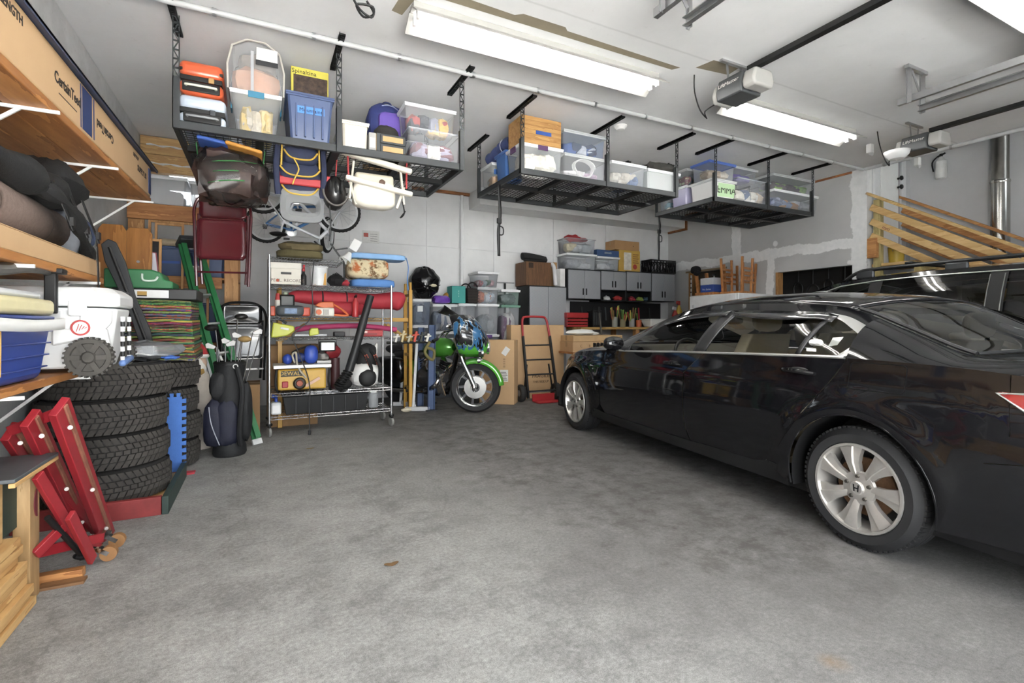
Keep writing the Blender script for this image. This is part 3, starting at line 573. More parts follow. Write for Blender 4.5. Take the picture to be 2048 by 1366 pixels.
def make_suv():
    """second car: taller, tinted windows, rails on the roof"""
    rz = math.radians(90); t = thing('suv', 'black sport utility vehicle with roof rails parked behind the sedan', 'car', (6.55, 1.58, 0), rz, local=True)
    side = [(-1.05, .90, 1.10), (.0, .95, 1.12), (1.0, .96, 1.11), (2.0, .955, 1.09), (2.6, .94, 1.07), (3.2, .90, 1.0), (3.75, .78, .90)]
    edge = [(-1.05, .70, 1.46), (-.8, .72, 1.60), (-.3, .735, 1.655), (.4, .745, 1.675), (1.2, .745, 1.67), (1.8, .735, 1.62), (2.15, .75, 1.50), (2.55, .80, 1.28), (2.85, .86, 1.08), (3.3, .80, 1.03), (3.75, .62, .93)]
    cen = [(-1.05, -1.12, 1.44), (-.8, -.86, 1.64), (-.3, -.32, 1.71), (.4, .4, 1.735), (1.2, 1.22, 1.73), (1.8, 1.9, 1.68), (2.15, 2.32, 1.55), (2.55, 2.72, 1.32), (2.85, 3.02, 1.11), (3.3, 3.4, 1.07), (3.75, 3.85, .95)]
    YS = lambda x, z: interp(side, x)[0]+.03*math.sin(min(1, max(0, (interp(side, x)[1]-z)/.5))*math.pi*.5)-.05*max(0, .5-z)
    def YG(x, z):
        a, b = interp(side, x), interp(edge, x); q = max(0, min(1, (z-a[1])/max(.02, b[1]-a[1]))); return a[0]-.01+(b[0]-a[0]+.01)*q+.03*math.sin(q*math.pi)
    def top(s, u):
        ye, ze = interp(edge, s); xc, zc = interp(cen, s); return (xc+(s-xc)*u*u, u*ye, zc+(ze-zc)*abs(u)**2.4)
    WB = 2.75
    for sd in (1, -1):
        bl = lambda a, b: [(a+(b-a)*i/10, interp(side, a+(b-a)*i/10)[1]) for i in range(11)]
        low = lambda rows: [[(p.x, sd*YS(p.x, p.y), p.y) for p in r] for r in rows]
        gh = lambda rows, o=0: [[(p.x, sd*(YG(p.x, p.y)+o), p.y) for p in r] for r in rows]
        ra, fa = list(reversed(arcpts(0, .37, .42, -12, 192))), list(reversed(arcpts(WB, .37, .42, -12, 192)))
        MB().grid(low(coons(ra, bl(-1.05, .5), [ra[0], (-1.05, .5), (-1.05, 1.1)], [ra[-1], (.5, .6), (.5, interp(side, .5)[1])], 20, 10))).build('quarter_panel', PAINTB, t)
        MB().grid(low(coons([(.42, .28), (1.4, .28)], bl(.504, 1.4), [(.42, .28), (.504, 1.1)], [(1.4, .28), (1.4, 1.1)], 12, 10))).build('rear_door', PAINTB, t)
        MB().grid(low(coons([(1.404, .28), (2.33, .28)], bl(1.404, 2.4), [(1.404, .28), (1.404, 1.1)], [(2.33, .28), (2.4, 1.08)], 12, 10))).build('front_door', PAINTB, t)
        MB().grid(low(coons(fa, bl(2.404, 3.75), [fa[0], (2.404, 1.07)], [fa[-1], (3.75, .5), (3.75, .9)], 20, 10))).build('front_fender', PAINTB, t)
        tops = lambda a, b, d: [(a+(b-a)*i/8, interp(edge, a+(b-a)*i/8)[1]-d) for i in range(9)]
        bs = lambda a, b, d: [(a+(b-a)*i/8, interp(side, a+(b-a)*i/8)[1]+d) for i in range(9)]
        for a, b in ((-.78, .33), (.47, 1.33), (1.43, 2.30)):
            sl = .0 if a != 1.43 else .0
            bq, tq = bs(a, b, .015), tops(a, b if b < 2 else 2.02, .055)
            MB().grid(gh(coons(bq, tq, [bq[0], tq[0]], [bq[-1], tq[-1]], 12, 6))).build('window_glass', TINTG, t)
        ed = tops(-1.05, 2.80, 0); tp = tops(-.9, 2.05, .055)+[(2.36, 1.14), (2.72, interp(side, 2.72)[1]+.01)]
        MB().grid(gh(coons(tp, ed, [tp[0], ed[0]], [tp[-1], ed[-1]], 30, 3))).build('roof_rail_panel', PAINTB, t)
        for a in (.40, 1.38): MB().grid(gh(coons([(a-.06, 1.1), (a+.06, 1.1)], [(a-.06, 1.625), (a+.06, 1.625)], [(a-.06, 1.1), (a-.06, 1.625)], [(a+.06, 1.1), (a+.06, 1.625)], 2, 8), .003)).build('pillar', PLASB, t)
        MB().grid(gh(coons([(-1.05, 1.1), (-.77, 1.1)], [(-1.05, 1.45), (-.77, 1.59)], [(-1.05, 1.1), (-1.05, 1.45)], [(-.77, 1.1), (-.77, 1.59)], 3, 8), .002)).build('pillar', PAINTB, t)
        ch = [(x, sd*(YG(x, z)+.006), z) for x, z in tops(-.78, 2.1, .05)+[(2.42, 1.13)]]
        MB().tube(ch, .007, 6).build('window_chrome', CHR, t)
        MB().tube([(x, sd*(YG(x, z)+.008), z) for x, z in bs(-.8, 2.5, .005)], .008, 6).build('belt_chrome', CHR, t)
        for a in (.36, .46): MB().tube([(a, sd*(YG(a, z)+.006), z) for z in (1.12, 1.3, 1.45, 1.60)], .004, 6).build('window_seal', mt('8a8a88', .3, .8), t)
        rl = MB().tube(smooth_path([(1.75, sd*.66, 1.655), (1.62, sd*.665, 1.725), (1.4, sd*.665, 1.748), (.3, sd*.66, 1.755), (-.5, sd*.65, 1.735), (-.75, sd*.65, 1.66)], 4), .02, 8).build('roof_rail', mt('3c3d3e', .35, .6), t)
        for x in (1.55, .75, -.1): MB().bar((x-.09, sd*.663, 1.70), (x+.09, sd*.663, 1.70), .04, .09).build('rail_foot', mt('55575a', .35, .7), rl, bevel=.015)
        for cx in (0, WB): wheel(t, cx, sd*.96, .36, .36, .235, sd, emblem=False)
        MB().blob((2.35, sd*1.06, 1.17), (.07, .10, .08), 12, 8, amp=.02, sq=.8).build('door_mirror', PAINTB, t)
    def tg(a, b, n): return MB().grid([[top(a+(b-a)*i/n, -1+2*j/14) for j in range(15)] for i in range(n+1)])
    tg(-.80, 1.85, 20).build('roof', PAINTB, t); tg(1.87, 2.85, 10).build('windshield', TINTG, t); tg(2.87, 3.75, 10).build('hood', PAINTB, t); tg(-1.05, -.82, 4).build('rear_glass', TINTG, t)
    for x in (1.15, -.15): MB().bar((x, -.66, 1.785), (x, .66, 1.785), .07, .025).build('cross_bar', mt('3c3d3e', .35, .6), t, bevel=.01)
    MB().box(-1.0, 3.6, -.85, .85, .2, .3).build('underbody', PLASB, t); MB().grid([[(-1.05-.05*(1-abs(u)), u*.93, z) for u in (-1, -.6, 0, .6, 1)] for z in (.3, .7, 1.1, 1.45)]).build('tailgate', PAINTB, t)
    MB().grid([[(3.75+.12*(1-abs(u)**2), u*.78, z) for u in (-1, -.6, 0, .6, 1)] for z in (.3, .6, .9)]).build('front_bumper', PAINTB, t)
    for x in (1.35, .45):
        for y in (.4, -.4): MB().blob((x, y, .98), (.12, .25, .40), amp=.03, sq=.8).build('seat_back', mt('2c2b29', .8), t)
    MB().box(-.9, 2.5, -.85, .85, .5, .55).build('cabin_floor', mt('222222', .9), t)
make_suv()
# ================================================================ ceiling fittings
def fluoro(x0, x1, y, label):
    t = thing('fluorescent_light', label, 'light', ((x0+x1)/2, y, 3.27), group='strip lights')
    W_ = mt('a5a4a0', .4, var=.03); xm = (x0+x1)/2
    for s in (-1, 1):     # reflector wings either side of the spine, in two lengths
        for xa, xb in ((x0, xm-.002), (xm+.002, x1)): MB().prism([(0, 3.335), (s*.035, 3.35), (s*.15, 3.265), (s*.155, 3.27), (s*.04, 3.362), (0, 3.35)], lambda a, b, q: (q, y+a, b), xa, xb).build('reflector', W_, t)
        MB().cyl((x0+.05, y+s*.045, 3.295), (x1-.05, y+s*.045, 3.295), .013, n=12).build('tube', mt((.9, .9, .88), .5, var=0, emit=TUBE, key='tubeglow'), t)
        for xx in (x0+.03, x1-.05): MB().box(xx, xx+.02, y+s*.045-.016, y+s*.045+.016, 3.275, 3.34).build('socket', WHITEP, t, bevel=.004)
    MB().box(x0+.01, x1-.01, y-.045, y+.045, 3.352, CEIL).build('ballast_box', W_, t, bevel=.004)
    return t
fluoro(.94, 3.20, 3.44, 'long white fluorescent strip light in the upper middle of the ceiling')
fluoro(4.08, 6.14, 3.40, 'white fluorescent strip light beyond the nearer opener motor')
fluoro(3.9, 6.0, 1.42, 'white fluorescent strip light in the top right corner of the picture')
fluoro(.5, 2.6, 1.2, 'added fluorescent strip light over the empty bay, out of view')  # unseen fixture, added as extra room light
fluoro(3.1, 4.6, 6.15, 'added fluorescent strip light over the back aisle, hidden behind the middle rack')  # added to brighten the back wall, kept hidden behind the rack
# unpainted patches round the fittings
TAN = mt('8f8570', .85, var=.15, sc=4)
for pts in ([(.88, 3.20), (.84, 3.58), (.92, 3.60), (.97, 3.30), (3.24, 3.30), (3.28, 3.24), (2.1, 3.225), (2.06, 3.19), (1.7, 3.19), (1.65, 3.23)], [(3.40, 3.18), (3.44, 3.02), (3.74, 3.0), (3.76, 3.14)]):
    MB().add([(x, y, CEIL-.0012) for x, y in pts], [tuple(range(len(pts)))]).build('bare_patch', TAN, ceiling, smooth=False)
def opener(x, y, label, lens):
    t = thing('garage_door_opener', label, 'opener', (x, y, 3.0), group='garage door openers')
    C0 = CEIL-.12; g = mt('4b4e50', .45, var=.1); w = mt('a3a29e', .5, var=.05)
    hh = [(-.13, 3.03), (-.10, 3.13), (.10, 3.13), (.13, 3.03), (.12, 2.95), (-.12, 2.95)]
    MB().prism(hh, lambda a, b, q: (x+a, q, b), y-.12, y+.13).build('motor_housing', g, t, bevel=.012)
    MB().prism([(-.125, 3.02), (-.10, 3.11), (.10, 3.11), (.125, 3.02), (.11, 2.965), (-.11, 2.965)], lambda a, b, q: (x+a, q, b), y-.24, y-.122).build('light_cover', w, t, bevel=.02)
    MB().prism([(-.12, 3.02), (-.09, 3.11), (.09, 3.11), (.12, 3.02), (.1, 2.95), (-.1, 2.95)], lambda a, b, q: (x+a, q, b), y+.132, y+.19).build('rear_cover', w, t, bevel=.02)
    text('lettering', 'LiftMaster', .05, mt('d9d4cf', .5, var=0), (x-.135, y+.0, 3.06), (0, -1, 0), (.25, 0, 1), t)
    MB().box(x-.03, x+.03, -.98, y-.10, 3.14, 3.18).build('rail', mt('161616', .5), t)
    for s in (-1, 1): MB().bar((x+s*.07, y+.05, 3.13), (x+s*.09, y+.05, C0), .025, .004).build('hanger_strap', STEEL, t)
    MB().bar((x-.16, y+.05, C0-.01), (x+.16, y+.05, C0-.01), .03, .02).build('ceiling_angle', STEEL, t)
    if lens: MB().lathe([(.0, -.10), (.07, -.085), (.11, -.04), (.125, .0)], (x-.17, y+.14, 2.98), (0, 0, 1), 20).build('hanging_lens', glassy('f0f0ee', .3, .4), t, solid=.003)
    pts = smooth_path([(x-.05, y+.19, 2.98), (x-.16, y+.22, 2.90), (x-.10, y+.25, 2.86), (x-.18, y+.26, 2.93), (x-.2, y+.3, 3.1), (x-.15, y+.35, C0)], 4)
    MB().tube(pts, .006, 6).build('power_cable', BLACK, t)
    t.location.z += .12
opener(3.64, 2.93, 'grey and white door opener motor hanging above the black sedan', False)
opener(6.56, 2.93, 'grey door opener with a drooping clear lens near the stairwell edge', True)
def track(x0, yend, label):
    zz = 3.12; t = thing('door_track', label, 'door track', (x0, yend, zz), group='overhead door tracks'); gv = mt('a9aaab', .35, .85, var=.12)
    for dx, dz, dy, s in ((0, 0, 0, 1), (.20, -.05, -.08, -1)):
        MB().prism([(-.028, 0), (.028, 0), (.028, .035), (.022, .035), (.022, .005), (-.022, .005), (-.022, .035), (-.028, .035)], lambda a, b, q: (x0+dx+b*s, q, zz+dz+a), -.95, yend+dy).build('track_rail', gv, t)
        for yy in (yend-.10, yend-1.9): MB().bar((x0+dx-.012*s, yy, zz+dz-.04), (x0+dx-.012*s, yy, CEIL), .035, .004, up=(1, 0, 0)).bar((x0+dx-.012*s, yy+.02, zz+dz-.04), (x0+dx-.012*s, yy+.02, CEIL), .004, .03, up=(1, 0, 0)).build('hanger_angle', gv, t)
    for yy in (yend-.10, yend-1.9):
        MB().bar((x0+.19, yy, zz+.03), (x0+.02, yy, CEIL-.02), .03, .004, up=(0, 1, 0)).build('brace', gv, t); MB().bar((x0-.06, yy, CEIL-.015), (x0+.26, yy, CEIL-.015), .035, .03).build('ceiling_angle', gv, t)
track(5.04, 2.42, 'galvanised door track pair hanging at the right of the ceiling')
track(2.22, 2.42, 'end of a galvanised door track at the top edge above the sedan')
# sprinkler or conduit pipe with clamps
cp = thing('conduit_pipe', 'long grey conduit pipe clipped along the ceiling above the racks', 'pipe', (3.8, 4.12, 3.35))
MB().cyl((-1.25, 4.12, 3.37), (7.7, 4.12, 3.37), .021).build('pipe', mt('b4b5b6', .5, var=.06), cp)
for i in range(13):
    x = -.95+i*.66; MB().lathe([(.022, -.012), (.027, -.012), (.027, .012), (.022, .012)], (x, 4.12, 3.37), (1, 0, 0), 14, closed=True).box(x-.012, x+.012, 4.144, 4.17, 3.365, CEIL-.001).build('clamp', STEEL, cp)
c2 = thing('conduit_pipe', 'white conduit along the edge of the ceiling over the stairs', 'pipe', (7.70, 1.5, 3.345))
MB().cyl((7.70, -1.0, 3.37), (7.70, 4.1, 3.37), .022).build('pipe', mt('c9cacb', .5), c2)
for i in range(6): MB().lathe([(.023, -.014), (.030, -.014), (.030, .014), (.023, .014)], (7.70, .1+i*.75, 3.37), (0, 1, 0), 14, closed=True).build('clamp', STEEL, c2)
p = at(1241, 268, Z=3.31); sm = thing('smoke_detector', 'round white smoke detector on the ceiling above the middle rack', 'smoke alarm', (p.x, p.y, CEIL))
MB().lathe([(.07, 0), (.07, -.015), (.06, -.02), (.045, -.045), (0, -.05)], (p.x, p.y, CEIL), (0, 0, 1), 24).build('cover', WHITEP, sm); MB().lathe([(.075, 0), (.075, -.008), (0, -.008)], (p.x, p.y, CEIL), (0, 0, 1), 24).build('base', WHITEP, sm)
p = at(727, 6, Z=3.25); cb = thing('power_cable', 'short coil of black cable hanging from the ceiling at the top edge', 'cable', (p.x, p.y, CEIL))
MB().tube(smooth_path([(p.x-.1, p.y+.05, CEIL), (p.x-.04, p.y, 3.22), (p.x+.05, p.y, 3.17), (p.x+.06, p.y, 3.24), (p.x-.04, p.y+.02, 3.24), (p.x, p.y, 3.16), (p.x+.07, p.y+.02, 3.21), (p.x+.02, p.y, 3.27)], 5), .008, 6).build('cord', BLACK, cb)
for (px, py, lb) in ((1740, 305, 'small white sensor on the ceiling beside the far strip light'), (1835, 330, 'small white sensor on the ceiling below the clear lens of the opener')):
    p = at(px, py, Z=3.3); tt = thing('ceiling_sensor', lb, 'sensor', (p.x, p.y, CEIL), group='ceiling sensors')
    MB().box(p.x-.035, p.x+.035, p.y-.03, p.y+.03, 3.29, CEIL).build('body', WHITEP, tt, bevel=.008); MB().cyl((p.x, p.y-.0, 3.29), (p.x, p.y-.03, 3.27), .02).build('lens', mt('c9c9c9', .3), tt)
# ================================================================ overhead racks and what is stored on them
RACKM = mt('45484a', .42, .45, var=.12, sc=10); RACKD = mt('1d1e1f', .5, .3, var=.1)
def rack(x0, x1, y0, y1, z, label):
    t = thing('overhead_rack', label, 'storage rack', ((x0+x1)/2, (y0+y1)/2, z), group='ceiling storage racks')
    h = .03
    for nm, a in (('front_beam', (x0, x1, y0, y0+.035, z-h, z+h)), ('rear_beam', (x0, x1, y1-.035, y1, z-h, z+h)), ('end_beam', (x0, x0+.035, y0+.035, y1-.035, z-h, z+h)), ('end_beam', (x1-.035, x1, y0+.035, y1-.035, z-h, z+h))):
        MB().box(*a).build(nm, RACKM, t, bevel=.004)
    ym = (y0+y1)/2; MB().box(x0+.035, x1-.035, ym-.03, ym+.03, z-h, z+.012).build('centre_beam', RACKD, t)
    n = 4; w = (x1-x0)/n
    for i in range(1, n):
        x = x0+w*i
        MB().box(x-.03, x+.03, y0+.035, ym-.03, z-h, z+.012).build('cross_beam', RACKD, t); MB().box(x-.03, x+.03, ym+.03, y1-.035, z-h, z+.012).build('cross_beam', RACKD, t)
    for i in range(n):
        for (a, b) in ((y0+.035, ym), (ym, y1-.035)):
            m = MB(); xa, xb = x0+w*i, x0+w*(i+1)
            k = int(round((xb-xa)/.05))
            for j in range(k+1): x = xa+(xb-xa)*j/k; m.bar((x, a, z+.018), (x, b, z+.018), .0045)
            k = int(round((b-a)/.05))
            for j in range(k+1): y = a+(b-a)*j/k; m.bar((xa, y, z+.022), (xb, y, z+.022), .0045)
            m.build('wire_deck', RACKD, t, smooth=False)
    for x in (x0, (x0+x1)/2, x1-.045):
        for y, s in ((y0-.004, 1), (y1-.008, -1)):
            p = MB(); zt = CEIL-.02; zs = z+.33
            p.box(x, x+.045, y, y+.005, z-h, zs); p.box(x, x+.005, y, y+.035 if s > 0 else y+.012, z-h, zs)
            for dx in (0, .038): p.box(x+dx, x+dx+.007, y, y+.005, zs, zt)
            q = zs; k = 0
            while q < zt-.03:
                p.box(x, x+.045, y, y+.005, q, q+.012)
                p.bar((x+.006 if k % 2 else x+.039, y+.0025, q+.006), (x+.039 if k % 2 else x+.006, y+.0025, q+.07), .008, .004, up=(0, 1, 0)); q += .065; k += 1
            p.build('post', RACKM, t, smooth=False)
            bl = MB(); ya, yb = y-.28, y+.30
            for dx in (-.012, .022): bl.box(x+dx, x+dx+.010, ya, yb, CEIL-.03, CEIL-.012)
            for k in range(20): yy = ya+(yb-ya)*k/19; bl.box(x-.012, x+.032, yy-.007, yy+.007, CEIL-.028, CEIL-.014)
            bl.box(x-.012, x-.008, ya, yb, CEIL-.034, CEIL-.001)
            bl.build('ceiling_bracket', RACKD, t, smooth=False)
        pass
    return t
ZR = 2.735; DECK = ZR+.031
rack(-.562, 1.675, 4.30, 5.40, 2.60, 'black ceiling rack on the left carrying suitcases, totes and a backpack')
rack(2.38, 4.55, 4.53, 5.67, ZR, 'black ceiling rack in the middle with a wood-look box on it')
rack(5.08, 7.08, 4.45, 5.50, ZR, 'black ceiling rack furthest from the camera, full of clear bins')
CLEAR = glassy('dfe3e8', .86, .2); CLEARB = glassy('b9c6dc', .8, .25); CLEARG2 = glassy('b9cfc8', .82, .25); LIDW = mt('e4e6e8', .35, var=.04); LIDC = glassy('e6e9ee', .35, .2)
def cnt(rngm, x0, x1, y0, y1, z0, z1, cols, par, seed=0):
    """loose contents packed inside a bin: soft lumps of each colour"""
    r = random.Random(seed); n = len(cols)
    for i, c in enumerate(cols):
        m = MB(); k = 3
        for j in range(k):
            fx = (i+.5)/n if (j % 2 == 0) else r.random(); rx = (x1-x0)/n*.62
            cx = min(max(x0+(x1-x0)*fx, x0+rx*1.05), x1-rx*1.05) if x1-x0 > 2.2*rx else (x0+x1)/2
            rz_ = (z1-z0)*r.uniform(.28, .42); cz = z0+rz_+(z1-z0-2*rz_)*r.random()*.8
            ry = (y1-y0)*.42; m.blob((cx, (y0+y1)/2+r.uniform(-.03, .0), cz), (min(rx, (x1-x0)*.46), ry, rz_), 12, 8, amp=.10, sq=.7, seed=seed+i*7+j)
        m.build('contents', mt(c, .8, var=.25, sc=14, bump=.4), par)
def bin_(x0, x1, y0, y1, z0, z1, label, cols=(), body=None, lid=None, latch=None, group='clear storage bins', tape=None, name='storage_bin', fill=.8, nolid=False, taper=.025):
    body = body or CLEAR; lid = lid or LIDW; h = z1-z0
    t = thing(name, label, 'bin', ((x0+x1)/2, (y0+y1)/2, z0), group=group)
    zl = z1-.028 if not nolid else z1; tp = min(taper, h*.12)
    b = MB(); lv = [(z0, tp, 0), (z0+.012, tp-.006, 0), (z0+h*.55, tp*.5, 0), (zl, .006, 0)]
    rows = []
    for z, q, _ in lv:
        c = .018; rows.append([(x0+q+c, y0+q, z), (x1-q-c, y0+q, z), (x1-q, y0+q+c, z), (x1-q, y1-q-c, z), (x1-q-c, y1-q, z), (x0+q+c, y1-q, z), (x0+q, y1-q-c, z), (x0+q, y0+q+c, z)])
    b.grid(rows, cv=True); n0 = 0; b.f.append(tuple(range(7, -1, -1)))
    b.build('body', body, t)
    MB().box(x0-.004, x1+.004, y0-.004, y0+.008, zl-.014, zl).box(x0-.004, x1+.004, y1-.008, y1+.004, zl-.014, zl).box(x0-.004, x0+.008, y0, y1, zl-.014, zl).box(x1-.008, x1+.004, y0, y1, zl-.014, zl).build('rim', body if nolid else lid, t)
    if not nolid:
        L_ = MB().box(x0-.008, x1+.008, y0-.008, y1+.008, zl+.001, zl+.02).box(x0+.02, x1-.02, y0+.02, y1-.02, zl+.02, z1).build('lid', lid, t, bevel=.006)
    if latch:
        for xx in (x0-.012, x1+.0): MB().box(xx, xx+.012, (y0+y1)/2-.06, (y0+y1)/2+.06, zl-.05, zl+.015).build('latch', latch, t, bevel=.003)
        xm = (x0+x1)/2; MB().box(xm-.06, xm+.06, y0-.016, y0-.009, zl-.035, zl+.018).build('latch', latch, t, bevel=.003)
    if cols: cnt(random, x0+tp+.012, x1-tp-.012, y0+tp+.014, y1-tp-.014, z0+.012, z0+.012+(zl-z0-.02)*fill, cols, t, seed=int(x0*100+z0*10))
    if tape:
        c, s, (u0, u1, v0, v1) = tape
        yy = lambda v: y0+tp*(1-v)+.0-.004
        q = [(x0+(x1-x0)*u0, yy(v0), z0+h*v0), (x0+(x1-x0)*u1, yy(v0), z0+h*v0+.004), (x0+(x1-x0)*u1, yy(v1), z0+h*v1+.004), (x0+(x1-x0)*u0, yy(v1), z0+h*v1)]
        MB().add(q+[(a, b_+.0015, c_) for a, b_, c_ in q], [(0, 1, 2, 3), (7, 6, 5, 4), (0, 4, 5, 1), (2, 6, 7, 3)]).build('tape_label', mt(c, .6, var=.05), t)
        if s: text('lettering', s, h*(v1-v0)*.75, BLK_MARK, (x0+(x1-x0)*(u0+u1)/2, yy((v0+v1)/2)-.002, z0+h*(v0+v1)/2), (1, 0, .01), (0, 0, 1), t)
    return t
def carton(x0, x1, y0, y1, z0, z1, label, m=None, txt=(), seam='x', group=None, cat='box', name='cardboard_box', rz=0, tape=True, open_=False):
    """closed carton: body, top flaps, tape; txt: (string, u, v, size, colour) on the front face"""
    m = m or CARD; loc = ((x0+x1)/2, (y0+y1)/2, z0); t = thing(name, label, cat, loc, rz, group, local=True); hx_, hy = (x1-x0)/2, (y1-y0)/2; h = z1-z0
    MB().box(-hx_, hx_, -hy, hy, 0, h-.004).build('body', m, t, bevel=.004)
    for s in (-1, 1):
        a = (-hx_, hx_, s*.0015 if s > 0 else -hy, hy if s > 0 else -.0015) if seam == 'x' else (s*.0015 if s > 0 else -hx_, hx_ if s > 0 else -.0015, -hy, hy)
        MB().box(a[0], a[1], a[2], a[3], h-.004, h).build('flap', m, t, bevel=.0015)
    if tape:
        w = .024; k = mt('a98b5c', .35, var=.05)
        if seam == 'x': MB().box(-hx_-.001, hx_+.001, -w, w, h, h+.001).box(-hx_-.0012, -hx_, -w, w, h-.08, h+.001).box(hx_, hx_+.0012, -w, w, h-.08, h+.001).build('tape', k, t)
        else: MB().box(-w, w, -hy-.001, hy+.001, h, h+.001).box(-w, w, -hy-.0012, -hy, h-.08, h+.001).build('tape', k, t)
    for s, u, v, sz, c in txt: text('lettering', s, sz, mt(c, .8, var=0), (-hx_+2*hx_*u, -hy-.0012, h*v), (1, 0, 0), (0, 0, 1), t)
    return t
def fr(px0, px1, Y): return at(px0, 650, Y=Y).x, at(px1, 650, Y=Y).x
def zz(px, py, Y): return at(px, py, Y=Y).z
# ---- rack 1
def suitcase(x0, x1, y0, y1, z0, z1, col, label, band=None):
    t = thing('suitcase', label, 'suitcase', ((x0+x1)/2, (y0+y1)/2, z0), group='suitcases on the left rack'); m = mt(col, .3, var=.05, coat=.3); zm = (z0+z1)/2; h = z1-z0
    MB().box(x0, x1, y0, y1, z0+.012, zm-.012).build('shell', m, t, bevel=.045, seg=4); MB().box(x0, x1, y0, y1, zm+.012, z1).build('shell', m, t, bevel=.045, seg=4)
    MB().box(x0+.008, x1-.008, y0+.008, y1-.008, zm-.02, zm+.02).build('zip_band', BLACK, t, bevel=.004)
    if band: MB().box(x0+.004, x1-.004, y0+.004, y1-.004, zm+.05, zm+.075).build('expander_zip', BLACK, t, bevel=.004)
    xm = (x0+x1)/2
    MB().box(xm-.13, xm+.13, y0-.006, y0+.01, z0+.03, z0+.11).build('handle_recess', BLACK, t, bevel=.012)
    MB().tube(smooth_path([(xm-.10, y0-.004, z0+.07), (xm-.09, y0-.028, z0+.07), (xm+.09, y0-.028, z0+.07), (xm+.10, y0-.004, z0+.07)], 4), .010, 8).build('carry_handle', mt('8b8d90' if band is None else 'c9c9b8', .4), t)
    MB().box(xm+.05, xm+.09, y0-.012, y0+.004, zm-.025, zm+.018).build('combination_lock', mt('c9a46a' if band else '55585c', .35, .7), t, bevel=.003)
    for s in (-1, 1):
        for yy in (y0+.06,): MB().cyl((xm+s*(x1-x0)*.38-.012, yy, z0+.012), (xm+s*(x1-x0)*.38+.012, yy, z0+.012), .012).build('caster', BLACK, t)
Y1 = 4.68; DECK = 2.731; TOPS = set(COL.objects); CAMP = Vector((0, 0, CAMH))
def nearer(k=.935):     # set the freshly built top-level things a little closer and smaller, onto the rack
    global TOPS
    for o in list(COL.objects):
        if o not in TOPS and o.parent is None: o.location = CAMP+(o.location-CAMP)*k; o.scale = (k, k, k)
    TOPS = set(COL.objects)
a, b = fr(356, 452, Y1); suitcase(a, b, Y1, 5.35, DECK, DECK+.25, 'b9c4d2', 'pale blue hard-shell suitcase lying flat under the orange one')
suitcase(a+.0, b-.02, Y1+.02, 5.33, DECK+.251, DECK+.53, 'cf5a1c', 'orange suitcase with black zip bands lying on the pale blue one', band=1)
a, b = fr(461, 562, Y1); bin_(a, b, Y1-.02, 5.3, DECK, DECK+.36, 'clear bin with teal latch holding folded yellow cloth', ('d8c27e', 'cfc7b4', 'd9bd62'), latch=mt('2f7f9c', .4), taper=.045, fill=.95)
def zipbag():
    x0, x1 = a-.02, b+.02; z0 = DECK+.362
    t = thing('bedding_bag', 'clear zipped bag of peach bedding sitting on a clear bin', 'bag', ((x0+x1)/2, 5.0, z0))
    MB().blob(((x0+x1)/2, 4.91, z0+.12), ((x1-x0)*.44, .19, .125), 16, 10, amp=.07, sq=.6, flat=.05).build('folded_bedding', mt('c99775', .85, var=.2, sc=12, bump=.5), t)
    MB().blob(((x0+x1)/2+.01, 4.93, z0+.31), ((x1-x0)*.36, .15, .07), 16, 8, amp=.08, sq=.6).build('folded_bedding', mt('8d8178', .85, var=.25, sc=12), t)
    ol = [(x0, z0), (x0-.005, z0+.2), (x0+.03, z0+.36), (x0+.14, z0+.43), (x1-.14, z0+.43), (x1-.03, z0+.36), (x1+.005, z0+.2), (x1, z0)]
    MB().prism(ol, lambda p, q, d: (p, d, q), 4.70, 5.12).build('clear_cover', glassy('dfe0e2', .75, .15), t, bevel=.02)
    MB().tube([(p, 4.70, q) for p, q in ol], .008, 6).tube([(p, 5.12, q) for p, q in ol], .008, 6).build('piping', mt('b9b4ad', .5), t)
    MB().bar(((x0+x1)/2-.03, 4.694, z0+.01), ((x0+x1)/2-.03, 4.694, z0+.34), .022, .006, up=(0, 1, 0)).build('zip', mt('b0b1b4', .5), t)
    l = MB().bar(((x0+x1)/2+.08, 4.692, z0+.24), ((x0+x1)/2+.08, 4.692, z0+.38), .16, .004, up=(0, 1, 0)).build('paper_label', mt('d9d7d3', .7), t)
    MB().bar(((x0+x1)/2+.08, 4.689, z0+.235), ((x0+x1)/2+.08, 4.689, z0+.275), .17, .004, up=(0, 1, 0)).build('printed_band', mt('3a3a3e', .7), l)
zipbag()
a, b = fr(573, 667, Y1); TOTEB = mt('4d5f86', .45, var=.06)
tt = bin_(a, b, Y1-.02, 5.3, DECK, DECK+.43, 'blue lidded tote with handwritten blue tape under the game box', (), body=TOTEB, lid=TOTEB, group='blue totes', tape=('3f86cc', 'Mountains', (.22, .80, .58, .72)), taper=.04)
for i in range(4): MB().box(a+.07+i*(b-a-.14)/3.4, a+.085+i*(b-a-.14)/3.4, Y1-.014, Y1+.02, DECK+.05, DECK+.33).build('rib', TOTEB, tt, bevel=.003)
ga, gb = fr(582, 657, 4.9); t = thing('game_box', 'yellow-edged board game box standing on the blue tote', 'game', ((ga+gb)/2, 4.95, DECK+.43))
MB().box(ga, gb, 4.9, 4.97, DECK+.43, DECK+.75).build('box', mt('c9be3c', .5), t, bevel=.004); MB().box(ga+.02, gb-.01, 4.896, 4.9, DECK+.44, DECK+.68).build('cover_print', mt('4a3a30', .5, var=.9, sc=22), t)
text('lettering', 'Spinaltina', .055, BLK_MARK, ((ga+gb)/2-.05, 4.898, DECK+.71), (1, 0, 0), (0, 0, 1), t)
MB().blob((gb-.07, 4.893, DECK+.47), (.035, .004, .03), amp=.1).build('printed_fruit', mt('b5cc3c', .5), t)
